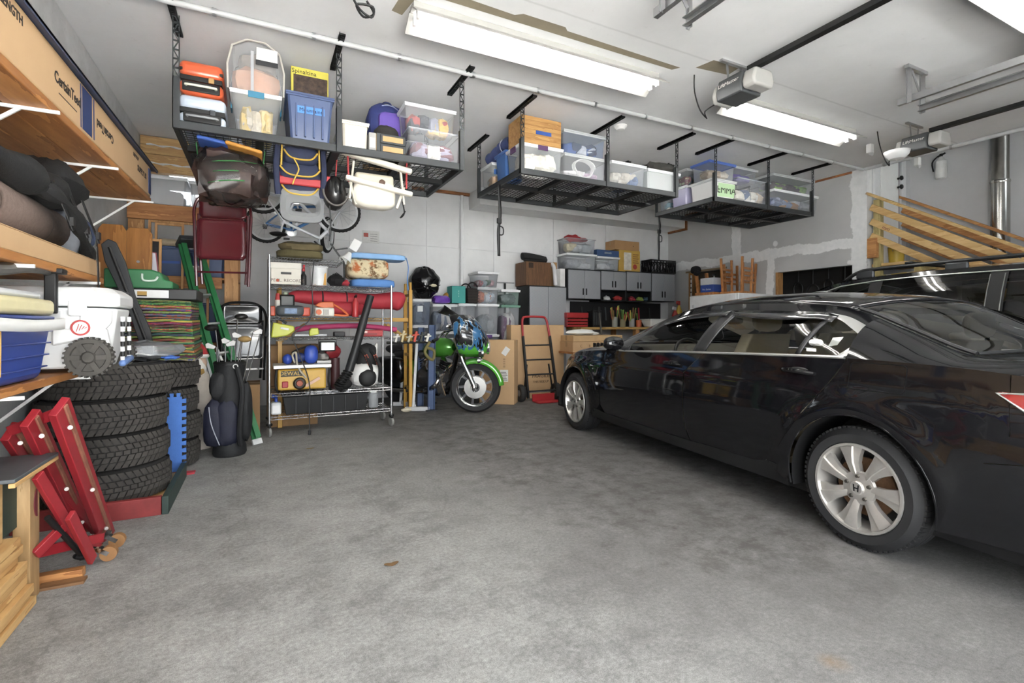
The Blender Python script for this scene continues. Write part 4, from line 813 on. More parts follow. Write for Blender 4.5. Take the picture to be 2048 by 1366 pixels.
a, b = fr(684, 737, Y1); bin_(a, b, Y1, 5.2, DECK, DECK+.27, 'cream plastic file bin right of the middle post', (), body=mt('d8d2c2', .45, var=.04), lid=mt('d8d2c2', .45, var=.04), group='plain bins', taper=.02)
a, b = fr(738, 752, Y1); t = thing('binder', 'grey upright binder between the cream bin and the drawer box', 'binder', ((a+b)/2, 4.9, DECK)); MB().box(a, b, Y1, 5.05, DECK, DECK+.19).build('cover', mt('9b9a98', .6), t, bevel=.006); MB().box(a+.008, b-.008, Y1-.003, Y1, DECK+.05, DECK+.14).build('spine_label', mt('c9c8c6', .6), t)
a, b = fr(760, 812, Y1); t = thing('drawer_box', 'small black desktop box with two tan drawers', 'drawers', ((a+b)/2, 4.95, DECK)); MB().box(a-.03, b, Y1+.01, 5.1, DECK, DECK+.2).build('case', mt('3d4244', .5), t, bevel=.006)
for k in range(2):
    d = MB().box(a+.005, b-.005, Y1-.004, Y1+.011, DECK+.012+k*.094, DECK+.094+k*.094).build('drawer', mt('33383a', .5), t, bevel=.004); MB().box(a+.025, b-.03, Y1-.008, Y1-.003, DECK+.03+k*.094, DECK+.078+k*.094).build('drawer_front', mt('b8925c', .6), d)
MB().box(a-.033, a-.028, Y1+.015, 5.08, DECK+.01, DECK+.19).build('side_panel', mt('b8925c', .6), t)
t = thing('cap', 'black cap lying on the small drawer box', 'hat', ((a+b)/2, 4.92, DECK+.2)); MB().blob(((a+b)/2-.01, 4.94, DECK+.26), (.13, .12, .11), 16, 9, amp=.05, flat=.5).build('crown', mt('2d2a28', .9, var=.3, sc=18, bump=.5), t); MB().prism([(.14*math.cos(q), .14*math.sin(q)) for q in [math.pi*i/10+math.pi for i in range(11)]], lambda p, q, d: ((a+b)/2-.01+p, 4.90+q*.5, d), DECK+.205, DECK+.215).build('brim', mt('2a2726', .9), t)
a, b = fr(738, 822, 5.1); carton(a, b, 5.12, 5.45, DECK, DECK+.2, 'brown box under the navy backpack', group='boxes on racks'); DB = DECK+.202; t = thing('backpack', 'navy backpack with a purple pocket on the left rack', 'backpack', ((a+b)/2, 5.25, DB)); xm = (a+b)/2
MB().blob((xm, 5.28, DB+.25), ((b-a)/2, .15, .255), 18, 12, amp=.03, sq=.62, flat=.02).build('body', mt('2c3a78', .8, var=.15, bump=.3, sc=20), t)
MB().blob((xm+.03, 5.14, DB+.24), ((b-a)*.34, .05, .15), 14, 10, amp=.03, sq=.5).build('front_pocket', mt('6a4fae', .7, var=.1), t)
MB().tube(smooth_path([(xm-.06, 5.26, DB+.48), (xm-.03, 5.25, DB+.53), (xm+.03, 5.25, DB+.53), (xm+.06, 5.26, DB+.48)], 4), .01, 6).build('grab_loop', mt('22305f', .8), t)
MB().tube([(xm-(b-a)*.42*math.cos(q), 5.17, DB+.24+.24*math.sin(q)) for q in [math.pi*i/12 for i in range(13)]], .006, 6).build('zip', mt('8b91b0', .5), t)
a, b = fr(817, 921, Y1); bin_(a, b, Y1-.02, 5.06, DECK, DECK+.30, 'clear lidless bin with papers leaning inside at the right of the left rack', ('9a92a8', 'd6d3cf', '7a4a55'), taper=.03, fill=.75, nolid=True)
t = thing('picture_frame', 'white frame leaning inside the clear lidless bin', 'frame', ((a+b)/2, 4.8, DECK+.01)); MB().bar((a+.06, 4.83, DECK+.06), (b-.06, 4.83, DECK+.11), .012, .16, up=(-.1, 0, 1)).build('frame', WHITEP, t, bevel=.004)
bin_(a-.01, b-.02, Y1+.08, 5.06, DECK+.302, DECK+.60-.02, 'clear bin of red and dark clothes tucked up under the ceiling', ('a8322c', '2f3340', '8d8fa0', 'c9a63c'), taper=.03, fill=.9)
nearer()
# ---- rack 2
DECK = ZR+.031
Y2 = 4.60
a, b = 2.415, fr(1046, 1124, Y2)[1]; bin_(a, b, Y2-.02, 4.93, DECK, DECK+.29, 'clear bin with purple end latch under the wood-look box', ('e2ddd0', 'd5cfc0', 'ece8dd'), fill=.95, latch=mt('5b3a66', .4))
wx = m_wood('c99f5c', 'a9793a', 7, (.12, 1, 1)); t = thing('wooden_crate', 'wood-look box with blue handle slot on top of a clear bin', 'box', ((a+b)/2, 4.8, DECK+.29)); MB().box(a+.02, b-.01, Y2, 4.92, DECK+.291, DECK+.58).build('box', wx, t, bevel=.004); MB().box((a+b)/2-.07, (a+b)/2+.12, Y2-.004, Y2+.0, DECK+.40, DECK+.44).build('tape_over_handle', mt('2a5aa8', .6), t, bevel=.004)
for k in range(6): MB().box(a+.02, b-.0095, Y2-.001, Y2+.0, DECK+.30+k*.047, DECK+.302+k*.047).build('groove', mt('8a5f2c', .8), t)
a, b = fr(1128, 1212, Y2); bin_(a, b, Y2-.02, 5.1, DECK, DECK+.265, 'clear bin with coiled white hose, bottom of its stack', ('d9d7d8', 'b9a5b8'), fill=.5, lid=LIDC)
t = thing('coiled_hose', 'coil of white hose seen inside a clear bin', 'hose', ((a+b)/2, 4.7, DECK+.02)); MB().tube([((a+b)/2+(.13+.012*math.sin(3*q))*math.cos(q), 4.61+.02*(q/6.28), DECK+.13+.10*math.sin(q)) for q in [i*.35 for i in range(60)]], .010, 6).build('hose', mt('e2e2e2', .5), t)
bin_(a, b, Y2+.0, 5.05, DECK+.27, DECK+.53, 'clear bin of blue cushions stacked over the white hose', ('3f5fa0', 'd3d6dd', '343a52'), fill=.85, body=CLEARB, lid=LIDC)
a, b = fr(1222, 1290, Y2); bin_(a, b, Y2-.02, 5.1, DECK, DECK+.275, 'clear bin with white forms, right of the middle post', ('dedad0', 'd0cbbf', '6f84a8'), fill=.85)
a, b = fr(1294, 1358, Y2); bin_(a, b, Y2-.02, 5.1, DECK, DECK+.26, 'foggy clear bin at the right end of the middle rack', ('cfd2d2', 'c8b0a8', 'b5bcbd'), body=glassy('dfe5e6', .4, .4), fill=.85)
t = thing('grey_bag', 'crumpled grey fabric bag lying on the bins of the middle rack', 'bag', (b-.18, 4.85, DECK+.28)); MB().blob((b-.10, 4.85, DECK+.345), (.26, .17, .075), 16, 9, amp=.14, sq=.75, flat=.1).build('body', mt('55534f', .85, var=.3, sc=10, bump=.6), t); MB().blob((b-.36, 4.86, DECK+.325), (.15, .1, .05), 12, 8, amp=.2).build('strap_bundle', mt('2f2e2d', .85), t)
carton(a-.1, a+.0, 4.95, 5.2, DECK+.29, DECK+.42, 'small brown box behind the second post of the middle rack', group='boxes on racks')
# left end of rack 2 (seen from its end)
bin_(2.41, 2.70, 5.30, 5.62, DECK, DECK+.29, 'clear bin with blue label at the far left corner of the middle rack', ('d0a878', 'cfc8bd'), tape=('2f6ab0', None, (.1, .25, .5, .7)), fill=.7)
bin_(2.42, 2.66, 4.96, 5.24, DECK, DECK+.33, 'blue lidded bin on the left end of the middle rack', ('4a78b4',), body=glassy('4a7fc4', .3, .3), lid=mt('3f6fb4', .4))
t = thing('folded_canopy', 'rolled blue fabric bundle lying over bins on the middle rack', 'bundle', (2.6, 5.3, DECK+.34)); MB().tube(smooth_path([(2.52, 5.60, DECK+.40), (2.54, 5.4, DECK+.44), (2.55, 5.22, DECK+.47), (2.56, 5.04, DECK+.46)], 4), [.07+.01*math.sin(i*2.2) for i in range(13)], 12).build('roll', mt('4c5a8c', .8, var=.2, bump=.5), t)
MB().tube([(2.55+.085*math.cos(q)*.8, 5.24, DECK+.465+.085*math.sin(q)) for q in [i*.52 for i in range(12)]], .006, 6, closed=True).build('tie', mt('c9c9d0', .6), t)
# ---- rack 3
Y3 = 4.52
a, b = 5.105, fr(1433, 1470, Y3)[1]; bin_(a, b, Y3-.02, 4.88, DECK, DECK+.255, 'white-fronted bin with a green label at the corner of the far rack', ('e6e8e6', 'e6e8e6'), tape=('a9c79c', 'EMMA', (.25, .95, .12, .78)), body=glassy('eef0f2', .3, .3), lid=LIDC)
a, b = fr(1474, 1540, Y3); bin_(a, b, Y3-.02, 5.0, DECK, DECK+.32, 'tall clear bin of white and blue cloth on the far rack', ('d6d2c6', '5d7394', 'e4e2dc', 'cbb9a2'), fill=.72, nolid=True)
bin_(a+.06, b-.12, Y3+.10, 4.95, DECK+.322, DECK+.52, 'bin of purple gift wrap on top of the far rack', ('6a56b0', '6450aa'), group='coloured bins on the far rack', lid=LIDC)
a2, b2 = 5.11, fr(1432, 1470, Y3)[1]; bin_(a2, b2+.05, Y3+.03, 4.86, DECK+.257, DECK+.50, 'blue-rimmed clear bin of tan papers on the corner of the far rack', ('bfa98a', 'd3cbb9'), lid=mt('4f72c4', .4), group='coloured bins on the far rack')
a, b = fr(1546, 1634, Y3); bin_(a, b, Y3-.02, 5.0, DECK, DECK+.265, 'wide clear bin of toys at the right of the far rack', ('5f6f96', '8d9ab8', 'b98a5c', 'd0d2d6'), fill=.9)
bin_(a+.05, b-.01, Y3+.03, 4.95, DECK+.267, DECK+.50, 'clear bin with a lime green patterned side on the far rack', ('6d5a62', '5c4850', '9cc45a'), fill=.8, lid=LIDC)
bin_(5.10, 5.42, 4.93, 5.22, DECK, DECK+.27, 'milky purple bin at the end of the far rack', ('b9b3d0',), body=glassy('b9b6d6', .3, .3))
bin_(5.10, 5.40, 5.26, 5.46, DECK, DECK+.24, 'clear bin with teal and white cloth at the rear corner of the far rack', ('5f8ea0', 'dedad2'), fill=.6)
bin_(5.12, 5.36, 4.94, 5.2, DECK+.272, DECK+.50, 'clear bin of red and dark books at the end of the far rack', ('8a3a4a', '3b4a52', 'cfc39a'), lid=LIDC)
# hanging straps
for (px, y0, y1, Y, lb) in ((998, 395, 512, 5.0, 'black webbing strap dangling from the left end of the middle rack'), (1318, 425, 520, 5.44, 'black webbing strap dangling from the left end of the far rack')):
    p0 = at(px, y0, Y=Y); p1 = at(px, y1, Y=Y); t = thing('strap', lb, 'strap', p0, group='hanging straps'); q0 = Vector((p0.x, p0.y, ZR-.03))
    pts = smooth_path([q0, p0*.7+p1*.3+Vector((.012, 0, 0)), p0*.4+p1*.6+Vector((-.008, 0, 0)), p1], 5); n = len(pts)
    MB().grid([[p+Vector((-.018, .0, 0)), p+Vector((.018, .006*math.sin(i), 0))] for i, p in enumerate(pts)]).build('webbing', BLACK, t, solid=.003)
    MB().box(p0.x-.025, p0.x+.03, Y-.012, Y+.012, p0.z*.6+p1.z*.4-.03, p0.z*.6+p1.z*.4+.03).build('buckle', BLACK, t, bevel=.006)
    MB().tube(smooth_path([pts[n//2], pts[n//2]+Vector((.05, 0, -.02)), pts[n//2]+Vector((.05, 0, -.09)), pts[n//2]+Vector((.01, 0, -.10))], 4), .007, 6).build('loose_end', BLACK, t)
# ================================================================ left wall: bracket shelves and what lies on them
SX0, SX1 = XL+.005, -.82
def wall_shelf(name, label, y0, y1, z, boards, brk, th=.036, xe=SX1):
    t = thing(name, label, 'shelf', ((SX0+xe)/2, (y0+y1)/2, z), group='bracket shelves on the left wall'); w = (xe-SX0)/boards
    for i in range(boards): MB().box(SX0+w*i+.002, SX0+w*(i+1)-.002, y0, y1, z, z+th).build('plank', PLY, t, bevel=.004)
    for yb in brk:
        MB().box(SX0, SX0+.006, yb-.014, yb+.014, z-.33, z).build('bracket_upright', WHITEP, t)
        MB().bar((SX0, yb, z-.009), (xe+.03, yb, z-.009), .010, .014).build('bracket_arm', WHITEP, t); MB().bar((SX0+.01, yb, z-.31), (xe-.10, yb, z-.012), .010, .014).build('bracket_brace', WHITEP, t)
    return t
wall_shelf('bracket_shelf', 'top board shelf carrying the long printed carton', 1.2, 5.02, 2.17, 3, (1.6, 2.8, 3.80, 4.92), th=.04, xe=-.80)
wall_shelf('bracket_shelf', 'middle board shelf carrying the rolled rugs', 1.2, 3.72, 1.39, 2, (1.5, 2.6, 3.5))
wall_shelf('bracket_shelf', 'lowest board shelf carrying the two coolers', 1.2, 3.46, .885, 2, (1.5, 2.5, 3.32))
# ---- long carton of trim stock
t = thing('long_carton', 'long printed cardboard carton with a blue stripe on the top shelf', 'box', (-1.0, 3.2, 2.21))
XF = -.80; z0, z1 = 2.211, 2.45; m = mt('c8a67a', .8, var=.06, sc=2)
MB().box(-1.18, XF, 1.3, 4.98, z0, z1).build('body', m, t, bevel=.006)
def sidept(px, py): return at(px, py, X=XF)
def stext(s, px, py, size, flip=False, col=INK, sx=1):
    p = sidept(px, py); p.x += .0015; p.z = 2.335 if size > .05 else 2.40; r = (0, 1, 0) if not flip else (0, -1, 0); u = (0, 0, 1) if not flip else (0, 0, -1); text('lettering', s, size, col, p, r, u, t, sx=sx, bold=size*.022)
NAVY = mt('2a4276', .6, var=.05)
for (u0, u1) in ((161, 163), (165, 184), (187, 189)):
    ya, yb = sidept(u0, 225).y, sidept(u1, 235).y; MB().box(XF+.0003, XF+.0012, ya, yb, z0+.012, z1-.012).build('stripe', NAVY, t)
stext('CertainTeed', 137, 174, .07); MB().box(XF, XF+.0012, sidept(118, 170).y, sidept(154, 190).y, 2.275, 2.279).build('rule', INK, t)
stext('CertainTeed', 211, 264, .068, True); stext("10'", -2, 52, .05); stext("LENGTH", 24, 78, .05); stext('KEEP IT UP', 272, 325, .035); stext('SUPPLY US', 284, 348, .06, sx=1.1)
MB().box(-1.18, XF+.004, 4.90, 4.984, z0+.02, z1-.02).build('end_band', NAVY, t, bevel=.003)
sg = thing('siding_strip', 'long dark blue siding strips lying on the long carton', 'siding', (-.95, 3.2, z1)); BL = mt('2f3c5c', .5, var=.08)
for i, (xa, xb, ya, yb, dz) in enumerate(((-1.15, -.77, 1.0, 5.12, 0), (-1.12, -.84, 1.3, 4.6, .02), (-1.1, -.90, 1.2, 3.3, .04))):
    MB().box(xa, xb, ya, yb, z1+.002+dz, z1+.014+dz).box(xb-.012, xb, ya, yb, z1-.008+dz if i == 0 else z1+.002+dz, z1+.014+dz).build('strip', BL if i else mt('39455f', .5), sg)
TILT = .037      # the loaded top shelf dips towards the door
for o in COL.objects:
    if o.parent is None and o.name in ('bracket_shelf', 'long_carton', 'siding_strip'): o.location.z += -.083+TILT*(o.location.y-3.2); o.rotation_euler.x = math.atan(TILT)
# ---- middle shelf: flat long box, rug rolls, bags
ms = 1.427; carton(-1.22, -.83, 1.4, 3.68, ms, ms+.09, 'long flat brown box under the rolled rugs', m=CARD, seam='y', tape=False)
RUG = mt('6f5f57', .95, var=.18, sc=40, bump=.6); RUGB = mt('3a3736', .95, var=.2, sc=30)
def rug(c0, c1, r, label, turns=3):
    t = thing('rolled_rug', label, 'rug', (c0[0], (c0[1]+c1[1])/2, c0[2]-r), group='rolled rugs'); c0, c1 = Vector(c0), Vector(c1); pts = []; n = 22*turns
    for i in range(n+1):
        a = i/22*2*math.pi; q = r*(.32+.68*i/n); pts.append((q*math.cos(a+1), q*math.sin(a+1)))
    th = r*.68/turns*.62
    MB().grid([[Vector((c0.x+a, c0.y, c0.z+b)), Vector((c1.x+a, c1.y, c1.z+b))] for a, b in pts]).build('pile', RUG, t, solid=th)
    MB().grid([[Vector((c0.x+a*.97, c0.y+.004, c0.z+b*.97)), Vector((c1.x+a*.97, c1.y-.004, c1.z+b*.97))] for a, b in pts]).build('backing', RUGB, t, solid=th*.5)
    MB().cyl(c0*.35+c1*.65-Vector((0, .003, 0)), c0*.35+c1*.65+Vector((0, .003, 0)), r+th*.5+.002, n=28, cap=False).build('tie_string', BLACK, t)
zt = ms+.091
rug((-1.0, 2.66, zt+.122), (-1.0, 3.40, zt+.122), .105, 'brown rolled rug lying lower on the middle shelf')
rug((-1.10, 2.70, zt+.335), (-1.10, 3.2, zt+.335), .085, 'brown rolled rug on top of the other rug', 2)
BAG = mt('202021', .8, var=.25, sc=14, bump=.5)
t = thing('black_bag', 'slumped black nylon bag with buckled straps over the rug rolls', 'bag', (-.97, 3.0, zt+.25))
MB().tube(smooth_path([(-.90, 2.20, zt+.30), (-.90, 2.55, zt+.285), (-.90, 2.9, zt+.27), (-.92, 3.15, zt+.28), (-.98, 3.4, zt+.33)], 5), [.045+.02*math.sin(i*.9)+.035*i/20 for i in range(21)], 12).build('body', BAG, t)
MB().blob((-.99, 3.42, zt+.37), (.15, .24, .115), 16, 10, amp=.12).build('hood', BAG, t)
MB().tube(smooth_path([(-.86, 2.9, zt+.24), (-.82, 3.1, zt+.20), (-.83, 3.35, zt+.10), (-.87, 3.62, zt+.02)], 5), [.03+.012*math.sin(i) for i in range(16)], 8).build('sleeve', BAG, t)
for y in (3.0, 3.22, 3.42): MB().bar((-.85, y, zt+.30), (-.79, y+.06, zt+.08), .03, .004, up=(1, 0, 0)).box(-.80, -.785, y+.035, y+.075, zt+.10, zt+.14).build('strap', BLACK, t)
MB().bar((-.795, 3.46, zt+.06), (-.795, 3.50, zt-.20), .028, .004, up=(1, 0, 0)).build('hanging_strap', BLACK, t)
t = thing('grey_duffel', 'grey mesh duffel at the far end of the middle shelf', 'bag', (-1.0, 3.6, ms+.09)); MB().blob((-1.0, 3.56, ms+.22), (.15, .10, .125), 16, 10, amp=.06, flat=.02).build('body', mt('82868f', .8, var=.15, sc=18), t)
MB().tube([(-.99+.15*math.cos(q), 3.60+.02*math.sin(q), ms+.22+.13*math.sin(q)) for q in [i*.4 for i in range(16)]], .010, 6, closed=True).build('rim_cord', mt('3d4a66', .6), t)
# ---- lower shelf: coolers
ls = .922
t = thing('blue_cooler', 'blue cooler with white band handle and yellowed lid', 'cooler', (-1.0, 2.5, ls)); m = mt('24489c', .35, var=.12, sc=9)
x0, x1, y0, y1 = -1.2, -.80, 2.05, 2.83
MB().box(x0, x1, y0, y1, ls, ls+.25, tp=.03).build('tub', m, t, bevel=.03, seg=3)
for k in range(4): MB().box(x0+.02, x1+.003-.02*(1-k/3)*.7-.004, y0+.02, y1+.002-.02*(1-k/3)*.7, ls+.05+k*.05, ls+.056+k*.05).build('rib', m, t, bevel=.002)
MB().box(x0-.004, x1+.004, y0-.004, y1+.004, ls+.251, ls+.265).build('collar', m, t, bevel=.004); MB().box(x0-.006, x1+.006, y0-.006, y1+.006, ls+.268, ls+.335).build('lid', mt('d8cfa2', .5, var=.08), t, bevel=.02, seg=3)
MB().box(x0+.03, x1-.03, y0+.03, y1-.03, ls+.336, ls+.365).build('lid_top', mt('d9dde0', .4), t, bevel=.012)
hp = smooth_path([(-1.2, y1+.02, ls+.26), (-.9, y1+.028, ls+.245), (x1+.03, y1+.01, ls+.235), (x1+.035, 2.5, ls+.225), (x1+.03, y0, ls+.235)], 5); MB().grid([[p+Vector((0, 0, -.022)), p+Vector((0, 0, .022))] for p in hp]).build('handle_band', mt('e4e4e2', .45, var=.05), t, solid=.014)
MB().tube(smooth_path([(x1+.006, 2.30, ls+.25), (x1+.010, 2.29, ls+.15), (x1+.002, 2.31, ls+.05)], 5), .008, 6).build('rope', mt('b08a48', .9), t)
# white wheeled cooler, its wheeled end turned to the room
t = thing('white_cooler', 'white wheeled hard cooler with rope handles beside the blue one', 'cooler', (-.92, 3.2, ls)); W_ = mt('dcdddd', .38, var=.04)
x0, x1, y0, y1 = -1.22, -.63, 3.02, 3.42
out = lambda ins, z: [(x0+ins, y0+.05, z), (x0+ins+.05, y0+ins, z), (x1-.07-ins, y0+ins, z), (x1-ins, y0+.07+ins, z), (x1-ins, y1-.06-ins, z), (x1-.06-ins, y1-ins, z), (x0+ins+.05, y1-ins, z), (x0+ins, y1-.06, z)]
b = MB().grid([out(.05, ls+.02), out(.03, ls+.1), out(.012, ls+.22), out(0, ls+.31)], cv=True); b.f.append(tuple(range(8))); b.f.append(tuple(range(24, 32))); b.build('body', W_, t, bevel=.012, ang=20)
l = MB().grid([out(-.012, ls+.316), out(-.012, ls+.375), out(.03, ls+.41)], cv=True); l.f.append(tuple(range(8))); l.f.append(tuple(range(16, 24))); l.build('lid', W_, t, bevel=.012, ang=20)
for xx in (-1.08, -.88, -.70): MB().prism([(xx-.06, ls+.30), (xx+.06, ls+.30), (xx+.06, ls+.24), (xx+.03, ls+.20), (xx-.03, ls+.20), (xx-.06, ls+.24)], lambda a, b_, d: (a, d, b_), y0-.003, y0+.03).build('moulded_panel', W_, t, bevel=.008)
MB().prism([(-.86, ls+.21), (-.66, ls+.21), (-.64, ls+.10), (-.74, ls+.16), (-.86, ls+.13)], lambda a, b_, d: (a, d, b_), y0+.0, y0+.04).build('moulded_panel', W_, t, bevel=.008)
MB().box(-.80, -.73, y0-.016, y0+.006, ls+.27, ls+.345).build('latch', W_, t, bevel=.008)
WM = mt('4d4a45', .8, var=.25, sc=20)
for yw, s in ((y0-.05, -1), (y1+.05, 1)):
    c = Vector((-.715, yw, ls+.076)); wl = MB().lathe([(.0, -.006), (.022, -.004), (.03, .006), (.064, .003), (.068, -.006), (.086, -.004), (.09, .008), (.09, .045), (.075, .05), (0, .05)], c, (0, -s, 0), 30).build('wheel', WM, t)
    for k in range(6):
        q = math.pi/3*k; MB().bar(c+Vector((.028*math.cos(q), s*.006, .028*math.sin(q))), c+Vector((.068*math.cos(q), s*.003, .068*math.sin(q))), .022, .010, up=(0, 1, 0)).build('spoke', WM, wl)
    for k in range(26):
        q = 2*math.pi*k/26; d = Vector((math.cos(q), 0, math.sin(q))); MB().bar(c+d*.091, c+d*.091-Vector((0, s*.04, 0)), .010, .010, up=d).build('tread_lug', WM, wl)
c = (-.755, y0-.002, ls+.215); MB().lathe([(0, 0), (.032, -.001), (.036, .004)], c, (0, 1, 0), 24).build('badge', mt('d9c9c6', .5, var=.3, sc=60), t); MB().lathe([(.029, -.004), (.037, -.004), (.037, .002), (.029, .002)], c, (0, 1, 0), 28, closed=True).build('badge_ring', mt('b02a26', .5), t)
for k in range(4): MB().bar((c[0]-.015+.01*k, c[1]-.003, c[2]-.018+.005*k), (c[0]-.005+.01*k, c[1]-.003, c[2]+.018-.005*k), .004, .002).build('badge_mark', mt('b02a26', .5, var=0), t)
for yy in (3.13, 3.27):   # braided rope loops
    for k in range(9): MB().cyl((x1+.012, yy, ls+.27-.025*k), (x1+.012, yy+.003, ls+.246-.025*k), .009, n=8).build('rope_strand', BLACK if k % 2 else WHITEP, t)
MB().bar((x1+.015, 3.10, ls+.035), (x1+.015, 3.30, ls+.055), .03, .03).build('grip', mt('5f7fb4', .5), t, bevel=.012)
MB().tube(smooth_path([(-.88, 2.2, ls+.42), (-.87, 2.5, ls+.435), (-.86, 2.72, ls+.465), (-.86, 2.95, ls+.475), (-.88, 3.12, ls+.44)], 5), [.02, .021, .022, .023, .024, .025, .025, .025, .025, .025, .025, .025, .025, .025, .024, .023, .022, .021, .02, .02, .018], 10).build('tow_handle', mt('5a5853', .45, .2, var=.3, sc=18), t)
MB().bar((-.85, 2.98, ls+.47), (-.85, 2.98, ls+.28), .045, .03).bar((-.87, 2.98, ls+.475), (-.80, 2.98, ls+.472), .07, .025, up=(0, 0, 1)).build('handle_bracket', BLACK, t, bevel=.006)
# ---- tyres
TREAD = mt('47433f', .85, var=.35, sc=9, bump=.2); TYS = mt('302e2d', .8, var=.25, sc=12)
def tyre(x, y, z, r, w, label, seed, src=None):
    if src is not None:
        return dup(src, (x, y, z), random.Random(seed).uniform(0, 6), label)
    t = thing('winter_tyre', label, 'tyre', (x, y, z), group='stacked winter tyres', local=True); ri = r*.58
    MB().lathe([(ri, .02), (ri+.02, .0), (r-.05, .006), (r-.02, .028), (r-.012, w*.5), (r-.02, w-.028), (r-.05, w-.006), (ri+.02, w), (ri, w-.02), (ri+.015, w*.5)], (0, 0, 0), (0, 0, 1), 64, closed=True).build('carcass', TYS, t)
    n = 54
    # tread lugs: five staggered rows of raised blocks
    for row, (f0, f1, sk, st) in enumerate(((.06, .25, .55, 0), (.27, .42, .35, .5), (.44, .56, .0, .2), (.58, .73, -.35, .7), (.75, .94, -.55, .1))):
        m = MB()
        for i in range(n):
            a0 = 2*math.pi*(i+st)/n; da = 2*math.pi/n*.80; za, zb = w*f0, w*f1; e = sk*2*math.pi/n
            r0, r1 = r-.016, r-(.010 if row in (0, 4) else .0)
            P_ = lambda a, rr, z_: (rr*math.cos(a), rr*math.sin(a), z_)
            v = [P_(a0, r0, za), P_(a0+da, r0, za), P_(a0+da+e, r0, zb), P_(a0+e, r0, zb), P_(a0, r1 if row else r-.014, za), P_(a0+da, r1 if row else r-.014, za), P_(a0+da+e, r1 if row != 4 else r-.014, zb), P_(a0+e, r1 if row != 4 else r-.014, zb)]
            m.add(v, [(4, 5, 6, 7), (0, 1, 5, 4), (1, 2, 6, 5), (2, 3, 7, 6), (3, 0, 4, 7)])
        q = m.build('tread_row', TREAD, t, smooth=False); q['kind'] = 'stuff'
    MB().tube([(ri+.03+.0*i, 0, 0) if False else ((r-.075)*math.cos(2*math.pi*i/48), (r-.075)*math.sin(2*math.pi*i/48), w+.001) for i in range(48)], .003, 5, closed=True).build('sidewall_rib', TYS, t)
    return t
T0 = tyre(-.89, 4.10, .045, .35, .215, 'bottom tyre of the near stack behind the red dolly', 1)
for k, lb in enumerate(('second tyre from the floor in the near stack', 'third tyre from the floor in the near stack', 'top tyre of the near stack beside the white cooler')):
    tyre((-.90, -.905, -.885)[k], (4.11, 4.09, 4.12)[k], .045+.2155*(k+1), .35, .215, lb, k+2, T0)
for k, lb in enumerate(('bottom tyre of the far stack by the golf bag', 'second tyre from the floor in the far stack', 'third tyre from the floor in the far stack', 'top tyre of the far stack under the folded blankets')):
    tyre((-.80, -.79, -.81, -.80)[k], (4.98, 4.99, 4.97, 4.98)[k], .0+.2155*k+.002, .35, .215, lb, k+9, T0)
# pallet-like painted frame under the near tyres
t = thing('tyre_platform', 'low red and green painted board frame under the near tyre stack', 'platform', (-.88, 4.1, 0)); RB = mt('8e2a28', .6, var=.25, sc=9); GB = mt('33463f', .6, var=.2, sc=9)
MB().box(-1.22, -.535, 3.66, 3.70, 0, .11).build('front_board', RB, t, bevel=.003); MB().box(-.532, -.497, 3.66, 4.5, 0, .11).build('side_board', GB, t, bevel=.003); MB().box(-1.22, -.55, 3.705, 4.5, .0, .04).build('deck_board', PINEY, t, bevel=.003)
t = thing('plastic_bag', 'clear plastic bag lying on the top near tyre', 'bag', (-.85, 4.2, .91)); MB().blob((-.70, 4.22, .975), (.20, .12, .065), 16, 9, amp=.14).build('film', glassy('8d8f92', .45, .12), t); MB().blob((-.55, 4.15, .925), (.05, .03, .012), amp=.2).build('blue_tie', mt('3a6fc4', .5), t)
# foam puzzle strips
t = thing('foam_mat', 'upright blue interlocking foam mat strip between the tyre stacks', 'mat', (-.56, 4.45, 0)); FB = mt('3f7ac8', .85, var=.06, sc=40, bump=.3)
y_ = 4.56; xa, xb = -.665, -.535; zt_ = .60; ol = [(xa, .03), (xa, zt_)]
for k in range(3): w_ = (xb-xa)/3; ol += [(xa+w_*k+w_*.25, zt_), (xa+w_*k+w_*.2, zt_+.028), (xa+w_*k+w_*.8, zt_+.028), (xa+w_*k+w_*.75, zt_)]
ol.append((xb, zt_)); n = 10
for k in range(n):
    q = zt_-.02-k*(zt_-.06)/n; s = (zt_-.06)/n; ol += [(xb, q), (xb+.028, q+.006), (xb+.028, q-s*.55), (xb, q-s*.5)]
ol.append((xb, .03)); MB().prism(ol, lambda a, b, d: (a, d, b), y_, y_+.014).build('strip', FB, t, smooth=False)
t = thing('foam_mat', 'red foam mat edge on the floor under the blue strip', 'mat', (-.56, 4.5, 0)); ol = []
for k in range(12): q = 2*math.pi*k/12; ol.append((-.55+(.115 if k % 2 else .085)*math.cos(q), 4.58+(.06 if k % 2 else .045)*math.sin(q)))
MB().prism(ol, lambda a, b, d: (a, b, d), 0, .014).build('strip', mt('b32d3e', .85), t, smooth=False)
